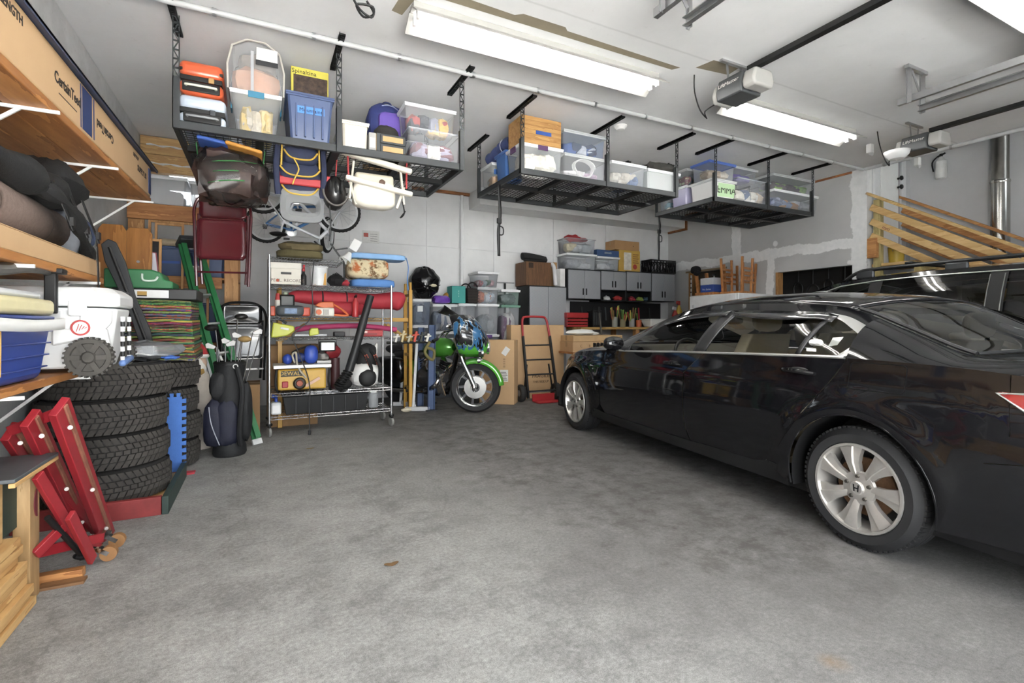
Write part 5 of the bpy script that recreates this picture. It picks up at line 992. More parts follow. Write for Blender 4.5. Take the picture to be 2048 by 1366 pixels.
# red folding dolly leaning on the tyres
t = thing('folding_dolly', 'red steel folding work platform with casters leaning on the near tyres', 'dolly', (-.8, 3.2, 0)); RD = mt('9c1626', .35, var=.15, sc=8); BR = mt('8d5a44', .7, var=.3, sc=20)
F_ = lambda px, py, X: at(px, py, X=X)
def chan(a, b, w, d, nm='rail', m=RD):
    a, b = Vector(a), Vector(b); MB().bar(a, b, w, d, up=(1, -.35, 0)).build(nm, m, t, bevel=.003)
    return a, b
rails = [((118, 812), (215, 1078), -.74, .10, .03), ((60, 835), (168, 1062), -.84, .09, .03), ((20, 862), (118, 1010), -.95, .09, .03)]
for (p, q, X, w, d) in rails:
    a, b = F_(*p, X), F_(*q, X); chan(a, b, w, d); n_ = Vector((.022, -.03, 0))
    chan(a+n_*.8+Vector((0, .03, 0)), b+n_*.8+Vector((0, .03, 0)), .022, .012, 'worn_edge', BR)
    for f in (.12, .55, .88): c = a.lerp(b, f)+Vector((.018, -.03, 0)); MB().cyl(c, c+Vector((.006, -.012, 0)), .009, n=10).build('rivet', mt('d3c8c4', .4, .5), t)
for (p, q, X, X2) in (((205, 1075), (75, 1105), -.70, -.85), ((130, 820), (20, 862), -.74, -.95), ((95, 950), (190, 1060), -.86, -.80), ((75, 950), (165, 1100), -.80, -.74), ((150, 1030), (70, 1110), -.74, -.84), ((140, 1030), (185, 1120), -.72, -.70)):
    chan(F_(*p, X), F_(*q, X2), .045, .02, 'strut')
for (px, py) in ((235, 1065), (218, 1108)):
    c = F_(px, py, -.66); c.z = .035; MB().cyl(c+Vector((-.0, -.016, 0)), c+Vector((0, .016, 0)), .035, n=18).build('caster_wheel', mt('9a6f3c', .6), t); MB().bar(c+Vector((-.05, 0, .035)), c+Vector((.0, 0, .0)), .036, .02).bar(c+Vector((-.09, 0, .05)), c+Vector((-.03, 0, .035)), .05, .02).build('caster_fork', CHROME, t)
MB().cyl(F_(95, 1035, -.80), F_(162, 1108, -.74), .012).build('black_rod', BLACK, t); MB().blob(F_(165, 1110, -.74), (.035, .035, .02), amp=.1).build('rubber_foot', BLACK, t)
# stacked timber boards and the open box board at the bottom left
t = thing('timber_stack', 'stack of pale timber boards at the left edge of the floor', 'boards', (-1.0, 2.4, 0))
for k in range(9):
    z = k*.036; MB().box(-1.2, -.825-.012*math.sin(k*2.3)-.002*k, 1.6, 2.72-.014*k+.012*math.cos(k*1.7), z, z+.0345).build('plank', PINEY, t, bevel=.003)
t = thing('wooden_game_board', 'open timber box board with green inner face and red half circle on the floor', 'board', (-1.0, 2.6, .33)); OLDP = m_wood('cfab72', 'b08a50', 5, (1, .15, 1))
MB().box(-1.2, -.87, 1.7, 2.56, .326, .575).build('side_panel', OLDP, t, bevel=.003); MB().box(-1.2, -.885, 2.562, 2.728, .326, .57).build('inner_face', mt('233f3a', .6, var=.2), t); MB().box(-.90, -.845, 2.73, 2.83, .0, .575).build('edge_post', m_wood('c9a877', 'a3804c', 5, (1, 1, .15)), t, bevel=.003)
MB().box(-1.20, -.79, 2.42, 2.86, .578, .592).build('top_board', mt('5c6266', .5, var=.3, sc=6), t, bevel=.003); MB().box(-.81, -.79, 2.42, 2.86, .56, .577).build('top_edge', PINEY, t, bevel=.003)
MB().prism([(2.80-.035*math.sin(q), .40+.06*math.cos(q)) for q in [math.pi*i/12 for i in range(13)]], lambda a, b, d: (d, a, b), -.8445, -.842).build('red_mark', mt('7c2a34', .6), t)
MB().bar((-1.1, 2.93, .02), (-.72, 2.93, .02), .05, .04).build('foot', PINEX, t, bevel=.003); MB().box(-.86, -.70, 2.84, 2.90, .0, .012).build('floor_board', m_wood('9c7347', '6b4a2a', 6, (.3, 1, 1)), t)
# ================================================================ back left corner and things hung under the left rack
t = thing('timber_shelving', 'rough orange timber shelf unit in the back left corner', 'shelving', (-.75, 6.8, 0))
for nm, a in (('upright', (-1.24, -1.10, 6.50, 6.54, 0, 2.40)), ('upright', (-.36, -.22, 6.50, 6.54, 0, 2.62)), ('upright', (-1.24, -1.2, 7.1, 7.14, 0, 2.4)), ('upright', (-.30, -.22, 7.1, 7.14, 0, 2.62)), ('top_beam', (-1.24, -.22, 6.455, 6.498, 2.27, 2.44)), ('shelf_beam', (-1.08, -.38, 6.46, 6.498, 1.55, 1.68)), ('lower_beam', (-1.08, -.38, 6.46, 6.498, .85, .95))): MB().box(*a).build(nm, PINEX if 'beam' in nm else PINEZ, t, bevel=.004)
for z in (.95, 1.68, 2.44): MB().box(-1.24, -.22, 6.545, 7.095, z-.02, z).build('shelf_board', PINEX, t, bevel=.003)
BLUT = mt('35507e', .45, var=.08)
bin_(-1.06, -.72, 6.58, 7.0, 1.682, 2.02, 'dark blue tote in the timber shelving with blue tape', (), body=BLUT, lid=BLUT, group='blue totes', tape=('2f62b8', None, (.25, .8, .42, .5)))
bin_(-.70, -.36, 6.60, 7.0, 1.682, 2.00, 'dark blue tote in the timber shelving beside the taped one', (), body=BLUT, lid=BLUT, group='blue totes')
bin_(-.98, -.42, 6.60, 7.0, .952, 1.4, 'blue tote low in the timber shelving behind the ladder', (), body=BLUT, lid=BLUT, group='blue totes')
t = thing('rolled_poster', 'rolled prints lying on the dark blue totes', 'prints', (-.75, 6.75, 2.02)); MB().cyl((-1.0, 6.72, 2.07), (-.40, 6.76, 2.07), .045).build('roll', mt('b9a88c', .6, var=.25), t)
bin_(-1.2, -.72, 6.56, 7.08, 2.441, 2.78, 'long frosted bin on top of the timber shelving by the wall', ('cfd2da', 'b9bdcc'), body=glassy('e6e8ee', .5, .3), lid=LIDW)
bin_(-.70, -.24, 6.56, 7.08, 2.441, 2.76, 'long frosted bin on top of the timber shelving beside the post', ('c4c8d4', 'd6d8de'), body=glassy('e6e8ee', .5, .3), lid=LIDW)
# header boards above the window, with squeezed-out foam between them
hb = thing('header_boards', 'stacked pale header boards with white foam beads under the ceiling', 'boards', (-.8, 7.3, 3.0))
for k in range(4): MB().box(-1.26, -.35, 7.22, 7.32, 2.97+k*.107, 2.97+k*.107+.10).build('board', m_wood('dcb878', 'c0965c', 6, (.12, 1, 1)), hb, bevel=.003)
for k in (1, 3): MB().tube([(-1.2+.04*i, 7.214+.003*math.sin(i*2.1), 2.97+k*.107-.004+.006*math.sin(i*1.3)) for i in range(21)], [.010+.004*math.sin(i*1.9) for i in range(21)], 6).build('foam_bead', WHITEP, hb)
# leaning boards, frames, game board
for i, (x, lb) in enumerate(((-1.235, 'varnished wooden leaf leaning on the left wall, nearest the shelf'), (-1.17, 'varnished wooden leaf leaning on the left wall, next to the framed panel'))):
    t = thing('table_leaf', lb, 'board', (x, 5.5, 0), group='varnished table leaves'); y = 5.46+i*.10; W2 = m_wood('bd8436', '9a6420', 5, (1, 1, .1), rough=.35)
    MB().prism([(-.0, 0), (.20, 0), (.20, 1.98), (.17, 2.03), (.03, 2.03), (0, 1.98)], lambda a, b, d: (XL+.02+i*.17+a+.0, d-.12*(1-b/2), b), y, y+.025).build('leaf', W2, t, bevel=.005)
    MB().cyl((XL+.12+i*.17, y-.012, 1.72), (XL+.12+i*.17, y-.03, 1.72), .012).build('bolt', STEEL, t)
def pframe(x0, x1, y, z0, z1, label, w=.022, lean=.10, m=None, fill=None):
    t = thing('picture_frame', label, 'frame', ((x0+x1)/2, y, z0), group='empty picture frames'); m = m or PINEZ; L_ = lambda x, z: (x, y+lean*(z-z0)/(z1-z0), z)
    for a, b in (((x0, z0), (x0, z1)), ((x1, z0), (x1, z1))): MB().bar(L_(*a), L_(*b), w, .02, up=(0, 1, 0)).build('stile', m, t, bevel=.002)
    for a, b in (((x0, z0+w/2), (x1, z0+w/2)), ((x0, z1-w/2), (x1, z1-w/2))): MB().bar(L_(*a), L_(*b), .02, w, up=(0, 0, 1)).build('rail', m, t, bevel=.002)
    if fill: MB().add([L_(x0+.01, z0+.01), L_(x1-.01, z0+.01), L_(x1-.01, z1-.01), L_(x0+.01, z1-.01)], [(0, 1, 2, 3)]).build('panel', fill, t, solid=.006)
    return t
pframe(-1.02, -.50, 6.22, 1.02, 2.24, 'large thin timber frame leaning on the shelving'); pframe(-.95, -.72, 6.12, 1.02, 2.20, 'narrow thin timber frame leaning on the shelving in front of the large one')
pframe(-1.12, -.84, 5.62, .9, 1.96, 'framed dark glass panel leaning beside the wooden leaves', m=PINEZ, fill=mt('4b4a4c', .25, var=.1))
t = thing('toss_board', 'white tapered game board with a round hole among the frames', 'game', (-.95, 5.58, .9)); n = 20
ring = [(.085*math.cos(2*math.pi*i/n), .10*math.sin(2*math.pi*i/n)) for i in range(n)]; outl = []
for i in range(n):
    a = 2*math.pi*i/n; c, s_ = math.cos(a), math.sin(a); k = min(.13/abs(c) if abs(c) > 1e-6 else 9, .42/abs(s_) if abs(s_) > 1e-6 else 9); outl.append((c*k*(1-.2*(s_*k)/.42), s_*k))
for d in (0,):
    pt = lambda a, b, q: (-.95+a-.05*b, 5.585+.08*(b+.42)+q, 1.42+b)
    MB().grid([[pt(a, b, 0) for a, b in ring], [pt(a, b, 0) for a, b in outl], [pt(a, b, .018) for a, b in outl], [pt(a, b, .018) for a, b in ring]], cu=True, cv=True).build('board', mt('d9d6de', .5, var=.05), t, smooth=False)
    MB().tube([pt(a, b, -.003) for a, b in ring], .008, 6, closed=True).build('hole_rim', mt('a8742e', .6), t); MB().tube([pt(a, b, -.002) for a, b in outl], .006, 6, closed=True).build('red_edge', mt('a85a66', .6), t)
# folded woven rugs on the far tyres
cols = ['6e8f4a', '8a9c3c', 'a8344a', '3f4f8c', '5a3f66', 'a04a3c', '7d2f44', 'b8a33c', '6e2f4c', '3f7a4c', '9cb03c', '4a8a5a', '3d6a6c', '7a9c4a', 'a83a3c', '2f6a5c', '8a7a4a', '4c7a7c', 'b06a3a', '6a2f3c', '3c5c4c', 'a89a5c']
ZB = .8695
for k, c in enumerate(reversed(cols)):
    h = .0218; z = ZB+k*h; r = random.Random(k); x0, x1 = -1.02+.01*r.random(), -.475+.02*r.random()-.0015*k; y0 = 4.70+.012*r.random()
    ORD = ('topmost', 'second from the top', 'third from the top', 'fourth from the top', 'fifth from the top', 'sixth from the top', 'seventh from the top', 'eighth from the top', 'ninth from the top', 'tenth from the top', 'eleventh from the top', 'twelfth from the top', 'tenth from the bottom', 'ninth from the bottom', 'eighth from the bottom', 'seventh from the bottom', 'sixth from the bottom', 'fifth from the bottom', 'fourth from the bottom', 'third from the bottom', 'second from the bottom', 'bottom one')[21-k]
    t = thing('folded_rug', 'folded striped woven rug, '+ORD+' of the pile on the far tyres', 'rug', ((x0+x1)/2, 5.0, z), group='pile of striped woven rugs')
    rm = nodes_mat(lambda N, L, b, c=c, k=k: (lambda v, s: (L.new(mix(N, L, rng(N, L, noise(N, L, v, 55, 3, .7), .42, .58), hx(c), hx(cols[(k*5+3) % len(cols)])), b.inputs['Base Color']), b.inputs['Roughness'].__setattr__('default_value', .95)))(*coords(N, L)))
    rows = []; n = 10
    for i in range(n+1):
        x = x0+(x1-x0)*i/n; dz = .003*math.sin(i*1.9+k)+(-.010*(i/n)**6); rows.append([(x, y0+.006*math.sin(i+k), z+.002+dz), (x, y0-.004, z+h*.5+dz), (x, y0+.006*math.sin(i*1.4+k), z+h-.003+dz), (x, 5.28, z+h-.003), (x, 5.28, z+.002)])
    m = MB().grid(rows, cv=True); m.f.append((4, 3, 2, 1, 0)); m.f.append(tuple(n*5+j for j in range(5))); m.build('weave', rm, t)
    MB().tube([(x0+(x1-x0)*i/8, y0-.005, z+h*.5+.003*math.sin(i*1.9+k)) for i in range(9)], .0028, 5).build('fold_edge', mt(cols[(k*7+1) % len(cols)], .9), t)
zt2 = ZB+len(cols)*.0218
t = thing('black_tray', 'black flat case with a white front label on the rug pile', 'case', (-.7, 4.9, zt2)); MB().box(-1.0, -.45, 4.72, 5.2, zt2, zt2+.085).build('case', mt('2b2b2c', .5, var=.15), t, bevel=.008); MB().box(-.93, -.64, 4.716, 4.722, zt2+.012, zt2+.072).build('label', mt('dcdcdc', .5), t); MB().box(-.84, -.78, 4.712, 4.717, zt2+.03, zt2+.06).build('mark', mt('b08a2c', .5), t); MB().box(-.84, -.78, 4.711, 4.716, zt2+.022, zt2+.03).build('mark', BLK_MARK, t)
t = thing('green_tub', 'green plastic case with a pale handle on the black flat case', 'case', (-.85, 5.0, zt2+.085)); g = mt('2f7a4c', .5, var=.12)
MB().prism([(-1.06, 0), (-.62, 0), (-.62, .06), (-.68, .075), (-.70, .13), (-.76, .15), (-1.06, .15)], lambda a, b, d: (a, d, zt2+.086+b), 4.78, 5.12).build('body', g, t, bevel=.012); MB().tube(smooth_path([(-.82, 4.775, zt2+.20), (-.81, 4.76, zt2+.15), (-.74, 4.76, zt2+.15), (-.72, 4.775, zt2+.18)], 4), .008, 6).build('handle', mt('c9d8cc', .5), t)
t = thing('paddle', 'black kayak paddle blade standing beside the rug pile', 'paddle', (-.86, 4.55, .86)); pb = [(-1.0, 1.72), (-.96, 1.76), (-.915, 1.74), (-.86, 1.6), (-.80, 1.35), (-.715, 1.12), (-.69, .98), (-.70, .90), (-.735, .91), (-.775, 1.0), (-.83, 1.2), (-.90, 1.4), (-.98, 1.6)]
MB().prism(pb, lambda a, b, d: (a, d, b), 4.44, 4.462).build('blade', mt('2e2f31', .45, var=.15), t, bevel=.006); MB().tube([(-.95, 4.435, 1.70), (-.84, 4.433, 1.36), (-.72, 4.435, .98)], .012, 6).build('shaft', BLACK, t); MB().bar((-.895, 4.43, 1.40), (-.835, 4.43, 1.37), .04, .012).build('joint', mt('4a4a4c', .4), t)
# green stepladder, folded and leaning
t = thing('stepladder', 'green fibreglass stepladder leaning folded against the shelving', 'ladder', (-.3, 5.8, 0)); G = mt('2a7d4a', .45, var=.1); B0, T0_ = Vector((-.12, 5.33, 0)), Vector((-.66, 6.15, 2.02)); ax = (T0_-B0).normalized(); sd = Vector((.9, .35, 0)).normalized(); sd = (sd-ax*sd.dot(ax)).normalized(); nn = sd.cross(ax).normalized()
LP = lambda s, a, b: B0+ax*s+sd*a+nn*b
Ln = (T0_-B0).length
for a0, a1 in ((-.11, -.07), (.11, .07)):
    MB().bar(LP(0, a0, 0), LP(Ln, a1, 0), .075, .025, up=nn).build('front_rail', G, t, bevel=.004); MB().bar(LP(.05, a0*.95, .07), LP(Ln-.05, a1*.95, .04), .05, .022, up=nn).build('rear_rail', G, t, bevel=.004)
    MB().bar(LP(-.002, a0, 0), LP(.05, a0, 0), .085, .03, up=nn).build('foot', mt('c9cac9', .5), t)
for k in range(1, 7): f = k/7; w = .11-(.04)*f; MB().bar(LP(Ln*f, -w, -.0), LP(Ln*f, w, -.0), .07, .02, up=ax).build('step', mt('c3c5c4', .4, .7), t, bevel=.003)
MB().bar(LP(Ln-.02, -.11, .02), LP(Ln-.02, .11, .02), .17, .05, up=ax).build('top_cap', mt('3b3e42', .5), t, bevel=.006)
for k in range(3): c = LP(Ln+.02, -.08+.08*k, -.008); MB().cyl(c, c-nn*.012, .010, n=8).build('rivet', STEEL, t)
MB().bar(LP(1.12, -.088, -.015), LP(1.45, -.082, -.015), .05, .003, up=nn).build('label', WHITEP, t)
for a in (-.07, .03): MB().bar(LP(.72, a, -.03), LP(1.02, a-.03, -.03), .022, .012, up=nn).build('spreader', mt('c9cac9', .4, .5), t)
# folding chairs
def folding_chair(name, label, c, ang, col, seatcol, s=1.0, hang=True):
    """folded flat: backrest on top, seat pan below, tube legs"""
    t = thing(name, label, 'chair', c, ang, local=True); m = mt(col, .22, .1, var=.06, coat=.5); ms_ = mt(seatcol, .22, var=.06, coat=.4)
    fr_ = smooth_path([(-.20*s, 0, .0), (-.215*s, 0, .45*s), (-.215*s, 0, .68*s), (-.14*s, 0, .78*s), (0, 0, .80*s), (.14*s, 0, .78*s), (.215*s, 0, .68*s), (.215*s, 0, .45*s), (.20*s, 0, .0)], 5); MB().tube(fr_, .013*s, 8).build('frame', m, t)
    MB().tube(smooth_path([(-.17*s, .04, .02), (-.19*s, .03, .40*s), (-.19*s, .02, .62*s)], 4), .012*s, 8).build('leg', m, t); MB().tube(smooth_path([(.17*s, .04, .02), (.19*s, .03, .40*s), (.19*s, .02, .62*s)], 4), .012*s, 8).build('leg', m, t)
    MB().bar((-.2*s, .0, .12*s), (.2*s, 0, .12*s), .016*s).build('cross_rail', m, t)
    def pan(z0, z1, w, y, bul, nm, mm, rnd):
        rows = []
        for i in range(11):
            v = i/10; row = []
            for j in range(11):
                u = -1+2*j/10; ww = w*(1-rnd*(2*v-1)**8*.12); row.append((u*ww, y-bul*(1-u*u)*(1-(2*v-1)**2)*(-1), z0+(z1-z0)*v))
            rows.append(row)
        MB().grid(rows).build(nm, mm, t, solid=.012, bevel=.0)
    pan(.585*s, .775*s, .185*s, .004, .02, 'backrest', m, 1); pan(.23*s, .57*s, .185*s, -.028, .018, 'seat', ms_, 1)
    MB().tube([(q[0], -.034, q[1]) for q in [(-.185*s, .25*s), (-.165*s, .23*s), (.165*s, .23*s), (.185*s, .25*s), (.185*s, .55*s), (.165*s, .57*s), (-.165*s, .57*s), (-.185*s, .55*s)]], .007*s, 6, closed=True).build('seat_rim', m, t)
    if hang: MB().tube([(0, .0, .80*s), (0, .03, .84*s), (0, .03, 2.568-c[2])], .006, 6).build('hook', STEEL, t)
    return t
folding_chair('folding_chair', 'glossy maroon steel folding chair hung folded under the left rack', (-.30, 5.22, 1.50), math.radians(-12), '571821', '5f1c26', 1.05)
folding_chair('folding_chair', 'black folding chair with grey seat standing folded behind the ladder', (-.17, 6.05, .55), math.radians(8), '262627', '45474a', 1.05, hang=False)
carton(-.40, -.0, 5.85, 6.30, 0, .53, 'brown box supporting the black folded chair', m=CARD3, group='boxes behind the cart')
# santa and aluminium strips behind the golf bag
p = at(398, 700, Y=5.5); t = thing('santa_figure', 'santa figure with red hat peeking out behind the golf bag', 'figurine', (p.x, 5.5, 0)); x = p.x
MB().lathe([(.0, 0), (.10, 0), (.11, .1), (.105, .45), (.085, .68), (.06, .72)], (x, 5.5, 0), (0, 0, 1), 18).build('robe', mt('cfc6ba', .8, var=.2), t); MB().blob((x, 5.49, .80), (.065, .06, .085), amp=.02).build('head', mt('d8b8a0', .7), t); MB().blob((x-.005, 5.44, .75), (.06, .03, .09), amp=.1).build('beard', mt('e6e2da', .9), t)
MB().lathe([(.075, .0), (.078, .02), (.06, .07), (.03, .11), (0, .12)], (x, 5.49, .86), (0, 0, 1), 16).build('hat', mt('b0222a', .8), t); MB().lathe([(.078, -.015), (.088, 0), (.078, .018)], (x, 5.49, .86), (0, 0, 1), 16, closed=True).build('hat_trim', mt('e9e5de', .9), t); MB().blob((x+.02, 5.425, .72), (.035, .02, .03), amp=.1).build('toy', mt('b08a3c', .6), t)
for k in range(3):
    t = thing('aluminium_strip', ('leftmost','middle','rightmost')[k]+' of three pale metal strips leaning behind the golf bag', 'strip', (-.45+.035*k, 5.38, 0), group='pale metal strips'); MB().bar((-.30+.035*k, 5.36, 0), (-.56+.03*k, 5.62, .98), .022, .006, up=(0, 1, 0)).build('strip', mt('c6c7c8', .35, .7), t); MB().bar((-.30+.035*k-.008, 5.356, 0), (-.56+.03*k-.008, 5.616, .98), .004, .014, up=(0, 1, 0)).build('flange', mt('c6c7c8', .35, .7), t)
# golf bag
gx, gy = -.24, 5.10; t = thing('golf_bag', 'black golf bag full of clubs standing before the cart', 'golf bag', (gx, gy, 0)); GM = mt('1f2023', .7, var=.25, sc=16, bump=.35); GN = mt('20233a', .65, var=.2, sc=16, bump=.3)
MB().lathe([(0, .0), (.125, .0), (.135, .02), (.13, .08), (.115, .12), (.125, .30), (.13, .55), (.12, .72), (.125, .80), (.13, .815), (.12, .82), (.11, .79), (0, .76)], (gx, gy, 0), (0, 0, 1), 24).build('tube', GM, t)
MB().blob((gx-.10, gy-.06, .30), (.10, .085, .21), 14, 10, amp=.05, sq=.75).build('side_pocket', GN, t); MB().blob((gx-.01, gy-.105, .30), (.085, .05, .20), 14, 10, amp=.05, sq=.7).build('front_pocket', GN, t); MB().blob((gx+.12, gy-.02, .38), (.06, .08, .26), 14, 10, amp=.04, sq=.75).build('side_pocket', GM, t); MB().blob((gx-.08, gy-.07, .62), (.07, .06, .12), 14, 10, amp=.06, sq=.7).build('upper_pocket', GM, t)
MB().tube(smooth_path([(gx+.06, gy-.13, .78), (gx+.10, gy-.17, .6), (gx+.09, gy-.17, .4), (gx+.08, gy-.15, .2), (gx+.09, gy-.12, .1)], 5), [.022]*21, 8).build('shoulder_strap', GM, t); MB().lathe([(.014, -.006), (.022, -.006), (.022, .006), (.014, .006)], (gx+.05, gy-.135, .79), (0, 1, 0), 14, closed=True).build('ring', mt('8f8e8c', .45, .6), t)
MB().tube(smooth_path([(gx-.15, gy-.13, .45), (gx-.13, gy-.145, .30), (gx-.07, gy-.15, .12)], 5), .004, 5).build('piping', mt('b9bac4', .5), t); MB().lathe([(.118, 0), (.128, .01), (.128, .03), (.118, .04)], (gx, gy, .79), (0, 0, 1), 24).build('top_cuff', BLACK, t)
for k, (dx, dy, h, tx, kind) in enumerate(((-.07, -.05, .96, -.03, 'i'), (-.03, -.08, .98, .0, 'i'), (.0, -.05, 1.0, .02, 'i'), (.03, -.07, 1.02, .06, 'w'), (.06, -.04, 1.05, .04, 'i'), (.08, -.07, 1.08, .10, 'i'), (-.05, 0, 1.12, -.06, 'd'), (.03, .02, 1.22, .03, 'd'), (.09, 0, 1.06, .15, 'i'))):
    c = thing('golf_club', ('iron', 'iron', 'wedge', 'tan-headed wood', 'thin putter', 'pale iron', 'covered driver', 'tallest black driver', 'wide-faced wedge')[k]+' sticking up out of the golf bag, club %s from the left rim' % ('first', 'second', 'third', 'fourth', 'fifth', 'sixth', 'deep', 'rear', 'outermost')[k], 'golf club', (gx+dx, gy+dy, .5), group='golf clubs in the bag')
    a = Vector((gx+dx, gy+dy, .5)); b = Vector((gx+dx+tx, gy+dy-.01, h)); MB().cyl(a, b, .005, n=8).build('shaft', STEEL, c)
    if kind == 'i': MB().prism([(0, 0), (.015, -.02), (.075, -.01), (.082, .025), (.06, .04), (.01, .012)], lambda p, q, d: (b.x+p*(1 if k % 2 else -1), b.y+d-.01, b.z+q), -.008, .010).build('head', mt('8f8e8c', .45, .6, var=.1), c, bevel=.003)
    else: MB().blob((b.x+.03*(1 if k % 2 else -1), b.y-.01, b.z+.005), (.055, .05, .028), 14, 8, amp=.03).build('head', BLACK if kind == 'd' else mt('a88a52', .4), c)
# ---------------------------------------------------------------- bicycles hung at the back
def bicycle(label, rear, front, r, col, lean, inverted=False, steer=0):
    """wheel hubs rear, front (world); r wheel radius"""
    rear, front = Vector(rear), Vector(front); t = thing('bicycle', label, 'bicycle', (rear+front)/2, group='bicycles hung under the left rack'); u = (front-rear).normalized(); up = Vector((0, 0, -1 if inverted else 1)); up = (up-u*up.dot(u)).normalized(); nz = u.cross(up); m = mt(col, .3, .1, coat=.5); sl = mt('c9ccd0', .3, .6)
    for hub, st in ((rear, 0), (front, steer)):
        R_ = Matrix.Rotation(math.radians(st), 3, up); e1, ax = R_ @ u, R_ @ nz
        w = MB().lathe([(r-.034, -.02), (r-.008, -.02), (r, 0), (r-.008, .02), (r-.034, .02)], hub, ax, 36).build('wheel', mt('1e1e1f', .8, var=.2), t)
        kb = MB()
        for i in range(36): q = 2*math.pi*i/36; d = e1*math.cos(q)+up*math.sin(q); kb.bar(hub+d*(r-.002)-ax*.013, hub+d*(r-.002)+ax*.013, .012, .008, up=d)
        kb.build('tread_knobs', mt('1e1e1f', .8), w)
        MB().lathe([(r-.03, -.016), (r-.058, -.010), (r-.058, .010), (r-.03, .016)], hub, ax, 32, closed=True).build('rim', mt('d6d8da', .35, .3), w); MB().cyl(hub-ax*.04, hub+ax*.04, .016).build('hub', sl, w)
        for i in range(16): q = 2*math.pi*i/16; MB().cyl(hub+ax*(.025 if i % 2 else -.025), hub+(e1*math.cos(q)+up*math.sin(q))*(r-.05), .0028, n=4, cap=False).build('spoke', sl, w)
    L_ = (front-rear).length; bb = rear+u*L_*.42+up*.02*(-1); st = bb-u*.09+up*(r*1.35); hd = front-u*.17*L_/.9+up*(r*1.5); hl = front-u*.10*L_/.9+up*(r*1.05)
    for a, b, q in ((bb, st, .016), (bb, hl, .02), (st-up*.04, hd, .018), (hd, hl, .022)): MB().cyl(a, b, q).build('frame_tube', m, t)
    for s in (-1, 1): MB().cyl(rear+nz*.05*s, bb+nz*.03*s, .010).build('chain_stay', m, t); MB().cyl(rear+nz*.05*s, st-up*.05+nz*.02*s, .009).build('seat_stay', m, t); MB().cyl(front+nz*.045*s, hl+nz*.035*s, .011).build('fork_blade', sl, t)
    MB().lathe([(.0, -.004), (.065, -.004), (.075, 0), (.065, .004), (0, .004)], bb+nz*(-.055), nz, 24).build('chainring', mt('dcdddd', .3, .5), t)
    for s in (-1, 1):
        a = bb+nz*.06*s; b = a+(u*.05+up*.11)*s; MB().bar(a, b, .018, .012, up=nz).build('crank_arm', sl, t); MB().box(b.x-.035, b.x+.035, b.y-.03, b.y+.03, b.z-.01, b.z+.01).build('pedal', BLACK, t)
    MB().cyl(st, st+up*.10, .012).build('seat_post', sl, t); MB().blob(st+up*.12-u*.02, (.10, .055, .03), 12, 8, amp=.03).build('saddle', BLACK, t)
    MB().cyl(hd, hd+up*.09, .012).build('stem', sl, t); MB().tube([hd+up*.09+nz*.24-u*.05, hd+up*.10+nz*.12, hd+up*.09, hd+up*.10-nz*.12, hd+up*.09-nz*.24-u*.05], .010, 8).build('handlebar', BLACK, t)
    MB().blob(rear-nz*.05+up*(-.02), (.03, .02, .035), 10, 6, amp=.15).build('derailleur', BLACK, t)
    top_ = max(rear.z, front.z)+r
    MB().tube([(rear.x, rear.y, rear.z+r-.03), (rear.x, rear.y-.0, 3.395)], .004, 5).build('hanging_cord', BLACK, t)
    return t
b1 = bicycle('blue kids bicycle hung low behind the olive tarp', at(531, 448, Y=6.95), at(655, 470, Y=7.0), .235, '2f6ea6', 0, steer=62)
b2 = bicycle('white and blue bicycle hung upside down above the other, its wheel at the right', at(524, 384, Y=6.6), at(679, 424, Y=6.55), .255, 'd6d9de', 0, inverted=True)
# ---------------------------------------------------------------- hung under the left rack
TOPS = set(COL.objects)
def box_at(px0, px1, py0, py1, Y): a, b = at(px0, py1, Y=Y), at(px1, py0, Y=Y); return a.x, b.x, a.z, b.z
ZH = 2.67
x0, x1, z0, z1 = box_at(388, 530, 300, 385, 4.75); xm = (x0+x1)/2
t = thing('net_bag', 'dark clear bag of floats netted with green cord under the left rack', 'bag', (xm, 4.9, ZH-.4))
MB().blob((xm, 4.92, (z0+z1)/2-.02), ((x1-x0)/2, .19, (z1-z0)/2), 26, 14, amp=.13, fr=5, sq=.62).build('contents', mt('3d2a24', .35, var=.8, sc=6), t); MB().blob((xm, 4.92, (z0+z1)/2-.02), ((x1-x0)/2+.015, .205, (z1-z0)/2+.012), 22, 12, amp=.09, sq=.65).build('film', glassy('4a4644', .7, .08), t)
for k in range(3): q = (z0+z1)/2+(-.09+.08*k); MB().tube([(xm+((x1-x0)/2+.02)*math.cos(a)*(.95 if k else .8), 4.92+.215*math.sin(a), q+.03*math.cos(a)) for a in [i*.4 for i in range(16)]], .005, 6, closed=True).build('green_cord', mt('2f7a3c', .6), t)
for s in (-1, 1): MB().tube([(xm+s*((x1-x0)/2-.02), 4.9, (z0+z1)/2+.05), (xm+s*((x1-x0)/2), 4.9, ZH)], .005, 6).build('hanging_cord', mt('2f7a3c', .6), t)
t = thing('boogie_board', 'blue and yellow foam board slung above the netted bag', 'board', (xm, 4.9, z1)); MB().bar((x0+.02, 4.82, z1+.02), (x0+.30, 4.82, z1-.01), .26, .03, up=(0, 0, 1)).build('blue_end', mt('2f5fb0', .6), t, bevel=.02, seg=3); MB().bar((x0+.22, 4.78, z1+.0), (x1-.02, 4.78, z1-.05), .24, .03, up=(0, 0, 1)).build('yellow_end', mt('c98f1c', .6), t, bevel=.02, seg=3)
MB().tube([(x0+.1, 4.85, z1+.03), (x0+.1, 4.85, ZH)], .004, 5).build('hanging_cord', BLACK, t)
x0, x1, z0, z1 = box_at(553, 650, 290, 388, 4.72); xm = (x0+x1)/2; NV = mt('27304e', .75, var=.2, sc=12, bump=.3); YL = mt('c6a52a', .6)
t = thing('beach_chair', 'navy backpack beach chair with yellow cord piping folded under the left rack', 'chair', (xm, 4.9, ZH-.4))
